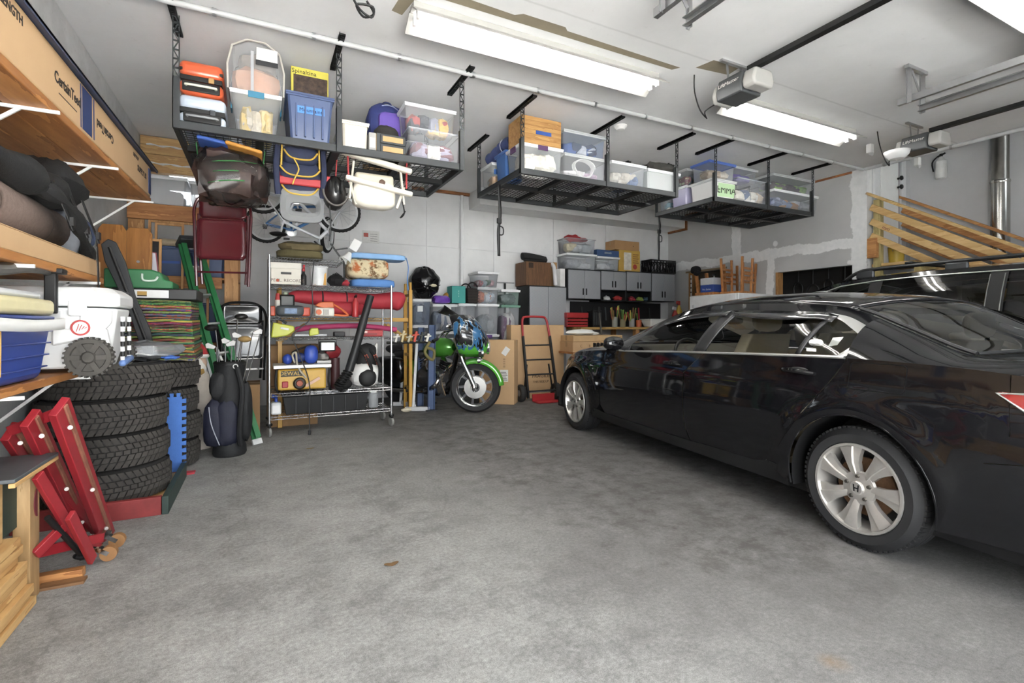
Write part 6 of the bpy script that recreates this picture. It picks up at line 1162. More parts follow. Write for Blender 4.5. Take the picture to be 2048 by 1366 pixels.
for k, (f, w) in enumerate(((.80, .38), (.52, .46), (.20, .42))):
    zc = z0+(z1-z0)*f; MB().blob((xm, 4.84+.04*k, zc), ((x1-x0)*w, .09, (z1-z0)*.19), 16, 10, amp=.03, sq=.6).build('cushion', NV, t); MB().tube(smooth_path([(xm-(x1-x0)*w*.92, 4.76+.04*k, zc+.02), (xm-(x1-x0)*w*.5, 4.735+.04*k, zc-.05), (xm+(x1-x0)*w*.5, 4.735+.04*k, zc-.05), (xm+(x1-x0)*w*.92, 4.76+.04*k, zc+.02)], 5), .008, 6).build('piping', YL, t)
for s in (-1, 1): MB().tube(smooth_path([(xm+s*(x1-x0)*.47, 4.80, z1-.04), (xm+s*(x1-x0)*.50, 4.80, (z0+z1)/2), (xm+s*(x1-x0)*.46, 4.84, z0+.03)], 5), .026, 8).build('arm_pad', NV, t); MB().tube([(xm+s*(x1-x0)*.38, 4.78, z1+.04), (xm+s*(x1-x0)*.40, 4.78, (z0+z1)/2+.03)], .008, 6).build('strap', YL, t); MB().tube([(xm+s*.15, 4.85, z1-.03), (xm+s*.15, 4.85, ZH)], .007, 6).build('hanging_strap', BLACK, t)
MB().tube(smooth_path([(xm-.06, 4.73, z0+.33), (xm-.02, 4.72, z0+.24), (xm-.05, 4.73, z0+.16), (xm-.07, 4.73, z0+.10)], 4), .006, 6).build('cord', YL, t)
MB().blob((xm, 4.80, z1-.03), ((x1-x0)*.30, .06, .05), 14, 8, amp=.03).build('headrest', mt('1d2238', .8), t)
x0, x1, z0, z1 = box_at(560, 648, 375, 436, 4.85); xm = (x0+x1)/2; t = thing('sled', 'grey plastic seat tray with red rim hanging under the beach chair', 'sled', (xm, 4.9, z0)); n = 20
oa = [(xm+(x1-x0)/2*(1 if math.cos(q) > 0 else -1)*abs(math.cos(q))**.45, (z0+z1)/2-.02+(z1-z0)/2*(1 if math.sin(q) > 0 else -1)*abs(math.sin(q))**.5) for q in [2*math.pi*i/n for i in range(n)]]; ia = [(xm+.01+.11*(1 if math.cos(q) > 0 else -1)*abs(math.cos(q))**.6, z0+.115+.045*(1 if math.sin(q) > 0 else -1)*abs(math.sin(q))**.6) for q in [2*math.pi*i/n for i in range(n)]]
pl_ = lambda a, b, d: (a, 4.85+d, b)
MB().grid([[pl_(a, b, .02) for a, b in ia], [pl_(a*.5+c*.5, b*.5+e_*.5, -.035) for (a, b), (c, e_) in zip(ia, oa)], [pl_(a, b, 0) for a, b in oa], [pl_(a, b, .05) for a, b in oa], [pl_(a, b, .05) for a, b in ia]], cu=True, cv=True).build('shell', mt('8f9193', .45, var=.05), t)
MB().bar((x0-.02, 4.835, z1+.02), (x1+.02, 4.835, z1+.02), .05, .07, up=(0, 0, 1)).bar((x0-.02, 4.835, z1+.04), (x0-.03, 4.835, z1+.10), .05, .05).bar((x1+.02, 4.835, z1+.04), (x1+.03, 4.835, z1+.10), .05, .05).build('red_rim', mt('b01f2a', .5), t, bevel=.012)
for s in (-1, 1): MB().tube([(xm+s*.17, 4.88, z1+.05), (xm+s*.16, 4.98, ZH)], .006, 6).build('hanging_cord', BLACK, t)
x0, x1, z0, z1 = box_at(650, 690, 352, 416, 4.8); xm = (x0+x1)/2; t = thing('helmet', 'black bicycle helmet with straps hanging beside the white booster seat', 'helmet', (xm, 4.85, z0))
MB().blob((xm, 4.86, (z0+z1)/2), ((x1-x0)/2+.02, .12, (z1-z0)/2), 18, 12, amp=.03).build('shell', mt('201f20', .3, var=.1, coat=.4), t); MB().tube([(xm+((x1-x0)/2+.022)*math.cos(q), 4.74, (z0+z1)/2+((z1-z0)/2-.02)*math.sin(q)) for q in [math.pi*1.0+i*.2 for i in range(16)]], .010, 6).build('rim', mt('55504c', .5), t)
for k in range(3): MB().blob((xm-.05+.05*k, 4.75, (z0+z1)/2+.03), (.015, .02, .06), 8, 6, amp=0).build('vent', BLACK, t)
MB().tube(smooth_path([(xm-.05, 4.78, z0+.02), (xm-.04, 4.78, z0-.15), (xm-.05, 4.78, z0-.30)], 4), .006, 6).build('chin_strap', BLACK, t); MB().tube([(xm+.01, 4.84, z1-.02), (xm+.02, 4.84, ZH)], .006, 6).build('hanging_strap', mt('a8262c', .6), t)
x0, x1, z0, z1 = box_at(685, 822, 325, 402, 4.78); xm = (x0+x1)/2; t = thing('booster_seat', 'off-white folding booster seat strapped under the left rack', 'child seat', (xm, 4.9, z0)); IV = mt('ddd8cb', .4, var=.06)
MB().bar((x0, 4.76, z1), (x1, 4.76, z1-.10), .07, .05, up=(0, 0, 1)).build('top_bar', IV, t, bevel=.015, seg=3); MB().bar((x0+.02, 4.74, z0+.21), (x1, 4.74, z0+.12), .07, .045, up=(0, 0, 1)).build('lower_bar', IV, t, bevel=.015, seg=3)
MB().blob((xm-.02, 4.86, z0+.10), ((x1-x0)*.32, .10, .13), 18, 10, amp=.02, sq=.55).build('seat_shell', IV, t); MB().box(xm-.2, xm+.16, 4.80, 4.95, z0+.16, z0+.30).build('back_shell', mt('cfc8b4', .5), t, bevel=.03, seg=3)
for s in (-1, 1): MB().bar((xm+s*(x1-x0)*.34, 4.80, z1-.06), (xm+s*(x1-x0)*.40, 4.80, z0+.03), .02, .03).bar((xm+s*(x1-x0)*.40, 4.80, z0+.2), (xm+s*(x1-x0)*.30, 4.82, z0-.01), .02, .025).build('side_leg', mt('c9c4b6', .45), t, bevel=.004); MB().tube([(xm+s*(x1-x0)*.42, 4.76, z0+.18), (xm+s*(x1-x0)*.43, 4.77, z1), (xm+s*(x1-x0)*.42, 4.80, ZH)], .009, 6).build('red_strap', mt('a8262c', .6), t)
MB().blob((xm+.03, 4.735, z0+.20), (.03, .02, .03), amp=.1).build('clip', mt('5a4030', .5), t); MB().tube(smooth_path([(x1-.08, 4.8, z0+.06), (x1-.06, 4.8, z0-.05), (x1-.10, 4.8, z0-.10), (x1-.05, 4.8, z0-.03)], 4), .007, 6).build('buckle_strap', BLACK, t)
nearer()
# ================================================================ wire cart and its load
CX0, CX1, CY0, CY1 = .085, 1.335, 5.70, 6.14; SH = (.20, .44, 1.015, 1.235, 1.57, 1.85); WIRE = mt('c9cacb', .25, .9, var=.05)
t = thing('wire_cart', 'chrome wire shelf cart on casters in the middle of the room', 'cart', ((CX0+CX1)/2, 5.92, 0))
for x in (CX0, CX1):
    for y in (CY0, CY1):
        MB().cyl((x, y, .13), (x, y, 1.875 if x == CX0 else 1.60), .0125).build('post', WIRE, t)
        cs = MB().lathe([(.0, -.014), (.044, -.014), (.05, -.008), (.05, .008), (.044, .014), (0, .014)], (x, y, .051), (1, .3, 0), 20).build('caster', mt('8d8c88', .6), t); MB().bar((x, y, .05), (x, y, .12), .05, .022, up=(1, .3, 0)).cyl((x, y, .115), (x, y, .135), .03).build('caster_fork', BLACK, cs)
for i, z in enumerate(SH):
    xe = CX1 if z < 1.8 else CX0+.72
    ed = MB()
    for y in (CY0, CY1):
        for dz in (0, -.028): ed.cyl((CX0, y, z+dz), (xe, y, z+dz), .0035, n=6)
        n = int((xe-CX0)/.036); ed.tube([(CX0+(xe-CX0)*k/n, y, z-(.0 if k % 2 else .028)) for k in range(n+1)], .003, 5)
    for x in (CX0, xe):
        for dz in (0, -.028): ed.cyl((x, CY0, z+dz), (x, CY1, z+dz), .0035, n=6)
        ed.tube([(x, CY0+(CY1-CY0)*k/10, z-(.0 if k % 2 else .028)) for k in range(11)], .003, 5)
    s = ed.build('shelf_edge', WIRE, t); w = MB(); n = int((xe-CX0)/.028)
    for k in range(n+1): x = CX0+(xe-CX0)*k/n; w.cyl((x, CY0, z), (x, CY1, z), .0023, n=4, cap=False)
    w.build('shelf_wires', WIRE, s)
S1, S2, S3, S4, S5, S6 = [z+.004 for z in SH]
def fx(px, Y=5.72): return at(px, 650, Y=Y).x
# top
t = thing('olive_tarp', 'folded olive canvas on top of the wire cart', 'tarp', (fx(600), 5.9, S6)); a, b = fx(553), fx(652)
MB().blob(((a+b)/2, 5.92, S6+.055), ((b-a)/2, .18, .055), 20, 10, amp=.05, sq=.6, flat=.02).build('fold', mt('6b6240', .9, var=.2, sc=7, bump=.4), t); MB().blob(((a+b)/2+.01, 5.93, S6+.13), ((b-a)/2*.88, .16, .065), 20, 10, amp=.10, sq=.65).build('fold', mt('75694a', .9, var=.2, sc=7, bump=.4), t)
t = thing('desk_lamp', 'black jointed lamp with a white shade on top of the cart', 'lamp', (fx(690), 5.8, S5)); p = Vector((fx(702), 5.80, 1.95))
MB().lathe([(.03, 0), (.045, .05), (.075, .11), (.07, .112), (.04, .055)], p, (-.5, -.2, -.8), 18).build('shade', WHITEP, t); MB().bar((p.x+.03, p.y, p.z+.04), (p.x+.09, p.y, p.z+.15), .09, .006, up=(0, 1, 0)).build('price_tag', WHITEP, t); MB().bar(p, (p.x-.12, 5.82, p.z-.06), .014).bar((p.x-.20, 5.84, p.z+.10), (p.x-.06, 5.82, p.z-.10), .018).bar((p.x-.16, 5.84, p.z+.03), (p.x-.02, 5.82, p.z+.06), .014).build('arm', BLACK, t); MB().cyl((p.x-.06, 5.82, p.z-.1), (p.x-.05, 5.82, S5), .01).lathe([(0, 0), (.06, 0), (.06, .012), (0, .02)], (p.x-.05, 5.82, S5), (0, 0, 1), 18).build('base', BLACK, t)
def pad(name, label, x0, x1, y0, y1, z0, z1, m, tilt=0, cat='cushion', amp=.02):
    t = thing(name, label, cat, ((x0+x1)/2, (y0+y1)/2, z0)); rows = []
    MB().blob(((x0+x1)/2, (y0+y1)/2, (z0+z1)/2), ((x1-x0)/2, (y1-y0)/2, (z1-z0)/2), 24, 12, amp=amp, sq=.35).build('cover', m, t); MB().tube([((x0+x1)/2+(x1-x0)/2*1.0*(1 if math.cos(q) > 0 else -1)*abs(math.cos(q))**.35, y0+.012+((y1-y0)-.024)*(.5+.5*(1 if math.sin(q) > 0 else -1)*abs(math.sin(q))**.35), (z0+z1)/2) for q in [2*math.pi*i/32 for i in range(32)]], .006, 6, closed=True).build('piping', m, t)
    return t
BLP = mt('4f86c4', .8, var=.1, sc=10); SKB = mt('86b2de', .8, var=.08)
def flowers(N, L, b):
    v, s = coords(N, L); n = noise(N, L, v, 14, 5, .65); n2 = noise(N, L, v, 9, 4, .6); c = mix(N, L, rng(N, L, n, .5, .6), hx('cdbf9c'), hx('7a5c3c')); c = mix(N, L, rng(N, L, n2, .56, .66), c, hx('b8682c')); L.new(c, b.inputs['Base Color']); b.inputs['Roughness'].default_value = .9
FLOR = nodes_mat(flowers)
pad('blue_cushion', 'blue lounge cushion folded at the bottom of the cushion pile on the cart', fx(706), fx(793), 5.74, 6.1, S5, S5+.10, BLP)
pad('floral_cushion', 'floral tan seat cushion sandwiched between blue pads on the cart', fx(697), fx(780), 5.72, 6.08, S5+.101, S5+.32, FLOR, amp=.03)
t = pad('blue_cushion', 'long pale blue lounge pad lying on the floral cushion', fx(700), fx(816), 5.74, 6.06, S5+.321, S5+.39, SKB)
MB().tube(smooth_path([(fx(814), 5.76, S5+.36), (fx(818), 5.75, S5+.25), (fx(816), 5.75, S5+.1), (fx(818), 5.75, S5-.02)], 4), .006, 6).build('tie', BLP, t)
# second shelf
t = carton(fx(542), fx(602), 5.73, 6.05, S5, S5+.225, 'white lidded records box at the left of the cart', m=mt('ddd8cc', .7, var=.04), tape=False, txt=(('SPECL. RECORDS', .52, .18, .045, '6a5a50'),)); w = (fx(602)-fx(542))/2
MB().box(-w-.006, w+.006, -.166, .166, .165, .229).build('lid', mt('e2ded3', .7, var=.04), t, bevel=.004); MB().box(-.05, .05, -.164, -.1595, .105, .128).build('hand_hole', BLACK, t, bevel=.004); MB().box(-w+.05, -w+.075, -.1625, -.1605, .025, .055).build('red_mark', mt('b8562c', .7), t)
t = thing('spray_bottle', 'red-topped dark spray bottle beside the records box', 'bottle', (fx(608), 5.78, S5)); x = fx(608); MB().lathe([(0, 0), (.028, 0), (.03, .01), (.03, .10), (.014, .13), (.014, .15)], (x, 5.78, S5), (0, 0, 1), 14).build('bottle', BLACK, t); MB().cyl((x, 5.78, S5+.15), (x, 5.78, S5+.18), .016).bar((x, 5.78, S5+.19), (x, 5.73, S5+.20), .02, .03).build('trigger', mt('b8242c', .5), t)
t = thing('white_bucket', 'white bucket with a yellow corner label on the cart', 'bucket', (fx(640), 5.86, S5)); x = fx(640); MB().lathe([(0, 0), (.085, 0), (.095, .2), (.10, .205), (.10, .215), (.09, .215), (.085, .01)], (x, 5.86, S5), (0, 0, 1), 24).build('pail', mt('d9dadb', .4), t); MB().prism([(-.06, .01), (.06, .01), (.06, .15)], lambda a, b, d: (x+a+.01, 5.86-math.sqrt(max(0, (.0935+d)**2-a*a))+.0, S5+b), 0, .003).build('label', mt('c9962a', .6), t); MB().tube([(x+.1*math.cos(q), 5.85-.03*math.sin(q), S5+.2+.06*math.sin(q)) for q in [math.pi*i/12 for i in range(13)]], .003, 5).build('handle', STEEL, t)
t = thing('black_pouch', 'black nylon pouch on the second cart shelf', 'bag', (fx(675), 5.8, S5)); x = fx(675); MB().blob((x, 5.84, S5+.065), (.095, .09, .07), 14, 9, amp=.12, flat=.06).build('body', mt('1d1c1f', .8, var=.2, bump=.4), t); MB().tube([(x-.06, 5.80, S5+.11), (x, 5.79, S5+.15), (x+.06, 5.80, S5+.11)], .006, 6).build('strap', BLACK, t)
t = thing('red_cloth', 'bit of red cloth next to the black pouch', 'cloth', (fx(693), 5.8, S5)); MB().blob((fx(694), 5.80, S5+.035), (.04, .05, .036), 12, 8, amp=.15, flat=.05).build('fold', mt('b0283c', .85), t)
# third shelf
RDB = mt('b21d33', .7, var=.15, sc=8, bump=.4)
t = thing('canopy_bag', 'long red canopy bag lying across the back of the cart', 'bag', (fx(700), 5.98, S4)); 
MB().tube(smooth_path([(fx(580), 6.0, S4+.235), (fx(620), 6.0, S4+.22), (fx(690), 6.0, S4+.20), (fx(760), 5.98, S4+.19), (fx(800), 5.96, S4+.20), (fx(818), 5.94, S4+.17)], 4), [.03, .05, .065, .07, .075, .08, .085, .085, .088, .09, .09, .09, .092, .095, .1, .105, .11, .115, .11, .09, .05], 14).build('body', RDB, t)
MB().tube(smooth_path([(fx(640), 5.95, S4+.11), (fx(700), 5.95, S4+.10), (fx(735), 5.95, S4+.10)], 4), [.05, .075, .08, .085, .085, .085, .08, .07, .05], 12).build('lower_pocket', RDB, t)
for px in (650, 700): MB().tube([(fx(px), 6.0+.092*math.cos(q), S4+.20+.092*math.sin(q)) for q in [2*math.pi*i/14 for i in range(14)]], .008, 6, closed=True).build('strap', mt('3a3436', .8), t)
t = thing('oil_jug', 'dark brown jug on the third cart shelf', 'jug', (fx(575), 5.9, S4+.12)); x = fx(577)
MB().box(x-.08, x+.07, 5.9, 6.0, S4+.001, S4+.24).build('body', mt('2f3330', .4, var=.2), t, bevel=.02, seg=3); MB().cyl((x-.02, 5.95, S4+.24), (x-.02, 5.95, S4+.27), .025).build('cap', mt('9aa58c', .5), t)
t = thing('spray_can', 'white can with a red cap on the third cart shelf', 'can', (fx(556), 5.9, S4)); x = fx(557); MB().cyl((x, 5.93, S4), (x, 5.93, S4+.18), .032).build('can', mt('c9c4ba', .4), t); MB().cyl((x, 5.93, S4+.18), (x, 5.93, S4+.25), .028, .02).build('cap', mt('b8302c', .5), t)
t = thing('air_compressor', 'grey power tool body with orange ends on the third cart shelf', 'tool', (fx(583), 5.8, S4)); a, b = fx(540), fx(622); xm = (a+b)/2
MB().blob((xm, 5.80, S4+.06), ((b-a)*.36, .08, .06), 18, 10, amp=.02, sq=.5).build('body', mt('4b5155', .5, var=.1), t); MB().box(a, a+.05, 5.75, 5.85, S4+.005, S4+.11).build('end_cap', mt('b84a22', .5), t, bevel=.012); MB().box(b-.09, b-.005, 5.74, 5.86, S4+.005, S4+.10).build('end_cap', mt('c84a22', .5), t, bevel=.015); MB().box(xm-.06, xm+.06, 5.713, 5.722, S4+.03, S4+.085).build('label', mt('6c86a8', .5, var=.4, sc=30), t)
t = thing('chainsaw', 'orange and white chainsaw on the third cart shelf', 'chainsaw', (fx(660), 5.78, S4)); OR = mt('d2691e', .5); a = fx(630)
MB().box(a, a+.20, 5.73, 5.85, S4+.004, S4+.10).build('engine_cover', mt('d5d2c9', .45, var=.08), t, bevel=.02, seg=3); MB().prism([(.0, .12), (.06, .16), (.19, .165), (.20, .10), (.14, .10), (.10, .09)], lambda p, q, d: (a+p, d, S4+q), 5.74, 5.84).build('top_cover', OR, t, bevel=.01); MB().tube(smooth_path([(a+.19, 5.79, S4+.14), (a+.27, 5.78, S4+.09), (a+.34, 5.77, S4+.03), (a+.33, 5.77, S4+.015), (a+.2, 5.77, S4+.02)], 5), .012, 8).build('handle', OR, t); MB().lathe([(0, 0), (.028, 0), (.03, .004)], (a+.04, 5.727, S4+.05), (0, 1, 0), 18).build('badge', OR, t)
for k in range(5): MB().box(a+.085+.012*k, a+.09+.012*k, 5.726, 5.732, S4+.02, S4+.08).build('vent_slot', mt('6b6a66', .6), t)
t = thing('fire_extinguisher', 'small red extinguisher standing on the third cart shelf', 'extinguisher', (fx(712), 5.76, S4)); x = fx(712); MB().lathe([(0, 0), (.034, 0), (.036, .01), (.036, .16), (.018, .20), (.018, .215)], (x, 5.76, S4), (0, 0, 1), 18).build('cylinder', mt('b8232a', .35), t); MB().bar((x, 5.76, S4+.215), (x+.0, 5.70, S4+.24), .02, .016).cyl((x, 5.76, S4+.21), (x, 5.76, S4+.235), .014).build('valve', BLACK, t)
# fourth shelf
LM = mt('bfc41e', .45, var=.05)
t = thing('pole_saw', 'lime and black cordless saw on the fourth cart shelf', 'tool', (fx(570), 5.8, S3)); a = fx(542)
MB().prism([(.0, .0), (.02, .16), (.16, .13), (.22, .12), (.23, .07), (.16, .02), (.05, .0)], lambda p, q, d: (a+p, d, S3+q), 5.74, 5.84).build('housing', LM, t, bevel=.012); MB().prism([(-.06, .01), (.0, .01), (.015, .17), (-.03, .16)], lambda p, q, d: (a+p, d, S3+q), 5.75, 5.83).build('rear_grip', mt('3d4143', .6), t, bevel=.012); MB().tube(smooth_path([(a-.02, 5.79, S3+.17), (a+.06, 5.79, S3+.20), (a+.15, 5.79, S3+.15)], 4), .014, 8).build('handle', mt('3d4143', .6), t); MB().bar((a+.09, 5.737, S3+.10), (a+.17, 5.737, S3+.085), .02, .003, up=(0, 1, 0)).build('label', mt('d9d9d9', .5), t); MB().box(a+.23, a+.55, 5.78, 5.80, S3+.015, S3+.03).build('bar', mt('6a6b6c', .35, .7), t); MB().prism([(0, .01), (.0, .07), (.02, .10), (.09, .10), (.10, .03)], lambda p, q, d: (a+.37+p, d, S3+q), 5.755, 5.825).build('head', LM, t, bevel=.01)
t = thing('foam_noodle', 'magenta foam tube lying along the fourth cart shelf', 'pool noodle', (fx(700), 5.95, S3)); MB().tube(smooth_path([(fx(588, 5.95), 5.95, S3+.08), (fx(640, 5.95), 5.95, S3+.11), (fx(720, 5.95), 5.95, S3+.12), (fx(793, 5.95), 5.95, S3+.075)], 6), [.012]+[.03]*17+[.028], 12).build('tube', mt('b02a66', .7), t)
t = thing('red_case', 'flat red tool case on the fourth cart shelf', 'case', (fx(740), 5.82, S3)); MB().box(fx(718), fx(768), 5.76, 5.9, S3, S3+.075).build('case', mt('ae2428', .5, var=.1), t, bevel=.012); MB().box(fx(722), fx(736), 5.756, 5.761, S3+.04, S3+.065).build('label', mt('d9b8b0', .5), t); MB().bar((fx(730), 5.75, S3+.03), (fx(755), 5.75, S3+.03), .012, .012).build('handle', mt('7c1a1e', .5), t)
t = thing('grey_box', 'grey plastic box under the lime saw blade', 'box', (fx(650), 5.92, S3)); MB().box(fx(668, 5.9), fx(690, 5.9), 5.88, 6.0, S3, S3+.055).build('body', mt('3b3c3e', .6), t, bevel=.01)
# fifth shelf: jobsite saw, generator, blower
YD = mt('cfa51e', .45, var=.08)
t = thing('table_saw', 'yellow jobsite table saw with white top on the cart', 'tool', (fx(600), 5.85, S2)); a, b = fx(549), fx(655)
MB().box(a+.03, b-.01, 5.74, 6.05, S2+.02, S2+.24).build('housing', YD, t, bevel=.02, seg=3); MB().box(a-.01, b+.04, 5.71, 6.1, S2+.25, S2+.285).build('table', mt('d6d6d2', .4, .2), t, bevel=.004); MB().box(a+.06, a+.27, 5.732, 5.742, S2+.165, S2+.225).build('nameplate', mt('2b2516', .5), t, bevel=.003); text('lettering', 'DEWALT', .058, mt('d9b22c', .5, var=0), (a+.165, 5.7305, S2+.195), (1, 0, -.03), (0, 0, 1), t); MB().box(a+.07, a+.13, 5.72, 5.742, S2+.05, S2+.115).build('switch', mt('a8242a', .5), t, bevel=.008); MB().lathe([(.0, 0), (.06, 0), (.065, .02), (.05, .03)], (a+.24, 5.735, S2+.09), (0, -1, 0), 20).build('dial', mt('3a2f1c', .5, var=.2), t); MB().lathe([(.0, 0), (.035, 0), (.03, .02)], (a+.24, 5.72, S2+.09), (0, -1, 0), 16).build('knob', mt('b0582c', .5), t)
for x in (a, b): MB().tube(smooth_path([(x+.02, 5.73, S2+.24), (x+.01, 5.72, S2+.1), (x+.03, 5.73, S2+.01), (x+.06, 5.9, S2+.01)], 4), .012, 8).build('roll_cage', BLACK, t)
MB().bar((a+.3, 5.72, S2+.06), (a+.44, 5.72, S2+.14), .03, .012, up=(0, 1, 0)).build('push_stick', mt('cfa88c', .5), t)
t = thing('paint_sprayer', 'blue and black paint sprayer on the white saw table', 'tool', (fx(610), 5.85, S2+.285)); z = S2+.286; BLU = mt('2350b4', .4, var=.08)
MB().blob((fx(624), 5.84, z+.10), (.075, .07, .10), 16, 10, amp=.02, sq=.8, flat=.02).build('turbine', BLU, t); MB().blob((fx(600), 5.84, z+.07), (.075, .05, .05), 14, 8, amp=.04).build('motor', mt('243a78', .5), t); MB().blob((fx(576), 5.83, z+.055), (.05, .05, .054), 14, 8, amp=.03).build('cup', BLU, t); MB().tube(smooth_path([(fx(590), 5.76, z+.02), (fx(585), 5.74, z+.10), (fx(592), 5.73, z+.13), (fx(594), 5.725, z+.02), (fx(600), 5.715, z-.06), (fx(612), 5.712, z-.14)], 5), .010, 8).build('hose', mt('b9b2a0', .5), t); MB().tube(smooth_path([(fx(585), 5.88, z+.12), (fx(600), 5.88, z+.16), (fx(625), 5.88, z+.20)], 4), .010, 8).build('carry_handle', BLACK, t)
t = thing('work_light', 'halogen work light hanging under the fourth cart shelf', 'lamp', (fx(655), 5.76, S3-.14)); a, b = fx(640), fx(672); MB().box(a, b, 5.74, 5.82, S3-.155, S3-.045).build('housing', mt('3a3c3c', .5), t, bevel=.012); MB().box(a+.015, b-.015, 5.732, 5.741, S3-.14, S3-.06).build('lens', mt('c9ccc0', .15, var=.2, sc=40), t); MB().tube([(a-.01, 5.78, S3-.1), (a-.01, 5.77, S3-.03), (b+.01, 5.77, S3-.03), (b+.01, 5.78, S3-.1)], .006, 6).build('bracket', BLACK, t)
t = thing('red_sander', 'red and grey hand tools beside the saw table', 'tool', (fx(665), 5.86, S2)); x = fx(668); MB().blob((x, 5.9, S2+.42), (.09, .08, .09), 14, 9, amp=.12).build('red_body', mt('8e1f28', .4), t); MB().blob((x-.10, 5.88, S2+.36), (.08, .07, .06), 14, 9, amp=.12).build('grey_body', mt('6a6660', .4, .3), t); MB().box(x-.16, x+.08, 5.84, 5.98, S2+.287, S2+.315).build('base_plate', mt('8b8a86', .4, .5), t); MB().cyl((x+.03, 5.86, S2), (x+.03, 5.86, S2+.34), .05).build('stand', mt('4a2226', .5), t)
t = thing('leaf_blower', 'white and black backpack leaf blower with a long tube on the cart', 'leaf blower', (fx(735), 5.85, S2)); x = fx(735)
MB().blob((x, 5.88, S2+.14), (.17, .13, .14), 18, 10, amp=.04, sq=.8, flat=.02).build('fan_housing', mt('e0dfdb', .45), t); MB().blob((x+.01, 5.77, S2+.11), (.10, .05, .10), 16, 10, amp=.02).build('intake', mt('232324', .6), t); MB().blob((x+.02, 5.90, S2+.34), (.12, .09, .15), 14, 10, amp=.05, sq=.7).build('back_pad', mt('1f1f20', .7), t); MB().prism([(-.03, .1), (.05, .42), (.10, .50), (.12, .48), (.08, .1)], lambda p, q, d: (x+p+.04, d, S2+q), 5.92, 5.96).build('frame', mt('dcdad4', .5), t, bevel=.01)
for dx, ph in ((.02, 0), (.12, .04)):
    MB().tube(smooth_path([(x+dx-.10, 5.86, S2+.46), (x+dx-.03, 5.79, S2+.36), (x+dx+.03, 5.77, S2+.22), (x+dx+.03, 5.80, S2+.06)], 5), .022, 8).build('harness', mt('1a1a1b', .8), t); text('lettering', 'STIHL', .05, mt('c8542c', .6, var=0), (x+dx-.012, 5.765, S2+.315), (.35, 0, -.9), (.9, 0, .35), t)
tb = smooth_path([(fx(737), 5.60, 1.47), (fx(725), 5.58, 1.25), (fx(708), 5.57, .92), (fx(694), 5.58, .66)], 5); MB().tube(tb, [.040]*6+[.043]*6+[.046]*4, 16).build('blow_tube', mt('27282a', .5, var=.1), t)
for k in range(7): MB().lathe([(.046, -.010), (.056, -.004), (.056, .004), (.046, .010)], Vector((fx(692-2.6*k), 5.59+.018*k, .64-.026*k)), (.35, -.2, .9), 16, closed=True).build('bellows', mt('1c1c1d', .6), t)
MB().tube(smooth_path([(fx(678), 5.70, .49), (fx(686), 5.76, .46), (fx(700), 5.84, .50)], 4), .05, 12).build('elbow', mt('1c1c1d', .6), t)
# bottom shelf
t = thing('black_tub', 'long black ribbed mixing tub on the bottom shelf of the cart', 'tub', (fx(650), 5.85, S1)); a, b = fx(566), fx(738); bl = mt('222324', .55, var=.12)
rows = []
for z, q in ((S1, .03), (S1+.19, .0), (S1+.195, -.012), (S1+.205, -.012), (S1+.205, .008), (S1+.015, .036)): rows.append([(a+q, 5.735+q, z), (b-q, 5.735+q, z), (b-q, 6.08-q, z), (a+q, 6.08-q, z)])
m = MB().grid(rows, cv=True); m.f.append((3, 2, 1, 0)); m.f.append(tuple(20+k for k in range(4))); m.build('tub', bl, t, bevel=.004)
for k in range(1, 7): x = a+(b-a)*k/7; MB().box(x-.006, x+.006, 5.737, 5.75, S1+.01, S1+.185).build('rib', bl, t)
for k in range(5):
    x = fx(622+18*k, 5.78); tt = thing('paper_pack', ('first', 'second', 'third', 'fourth', 'fifth')[k]+' wrapped white pack from the left inside the black tub', 'pack', (x, 5.86, S1+.016), group='wrapped packs in the black tub'); MB().box(x-.045, x+.045, 5.80, 6.0, S1+.016, S1+.232).build('wrap', mt('cfd0d6', .4, var=.2, sc=20), tt, bevel=.012); MB().box(x+.030, x+.036, 5.798, 6.002, S1+.02, S1+.234).build('band', BLACK, tt)
t = thing('white_jug', 'white bottle with a blue trigger at the left end of the bottom cart shelf', 'bottle', (fx(550), 5.85, S1)); x = fx(553); MB().box(x-.05, x+.05, 5.8, 5.95, S1, S1+.13).build('bottle', mt('d9dad9', .4), t, bevel=.02, seg=3); MB().cyl((x, 5.87, S1+.13), (x, 5.87, S1+.17), .016).bar((x, 5.87, S1+.18), (x-.03, 5.83, S1+.195), .03, .035).build('trigger', mt('2f56b0', .5), t); MB().box(x-.035, x+.035, 5.797, 5.80, S1+.02, S1+.10).build('label', WHITEP, t)
t = thing('clear_jar', 'clear plastic jar at the right end of the bottom cart shelf', 'jar', (fx(752), 5.85, S1)); x = fx(752); MB().lathe([(0, 0), (.05, 0), (.055, .01), (.055, .15), (.04, .17)], (x, 5.87, S1), (0, 0, 1), 18).build('jar', glassy('c9ccce', .6, .15), t); MB().cyl((x, 5.87, S1+.17), (x, 5.87, S1+.19), .042).build('lid', WHITEP, t)
t = thing('extension_cord', 'thin black cord dangling down the front of the cart', 'cord', (fx(620), 5.68, S4)); MB().tube(smooth_path([(fx(628, 5.68), 5.68, S6-.02), (fx(624, 5.68), 5.675, S5), (fx(623, 5.68), 5.675, S4), (fx(590, 5.68), 5.675, S3+.06), (fx(585, 5.68), 5.68, S3), (fx(598, 5.68), 5.68, .85), (fx(618, 5.68), 5.67, .55), (fx(619, 5.66), 5.66, .2), (fx(619, 5.66), 5.64, .03)], 6), .006, 6).build('cord', BLACK, t); MB().box(fx(619, 5.64)-.014, fx(619, 5.64)+.014, 5.625, 5.655, 0, .045).build('plug', BLACK, t, bevel=.006)
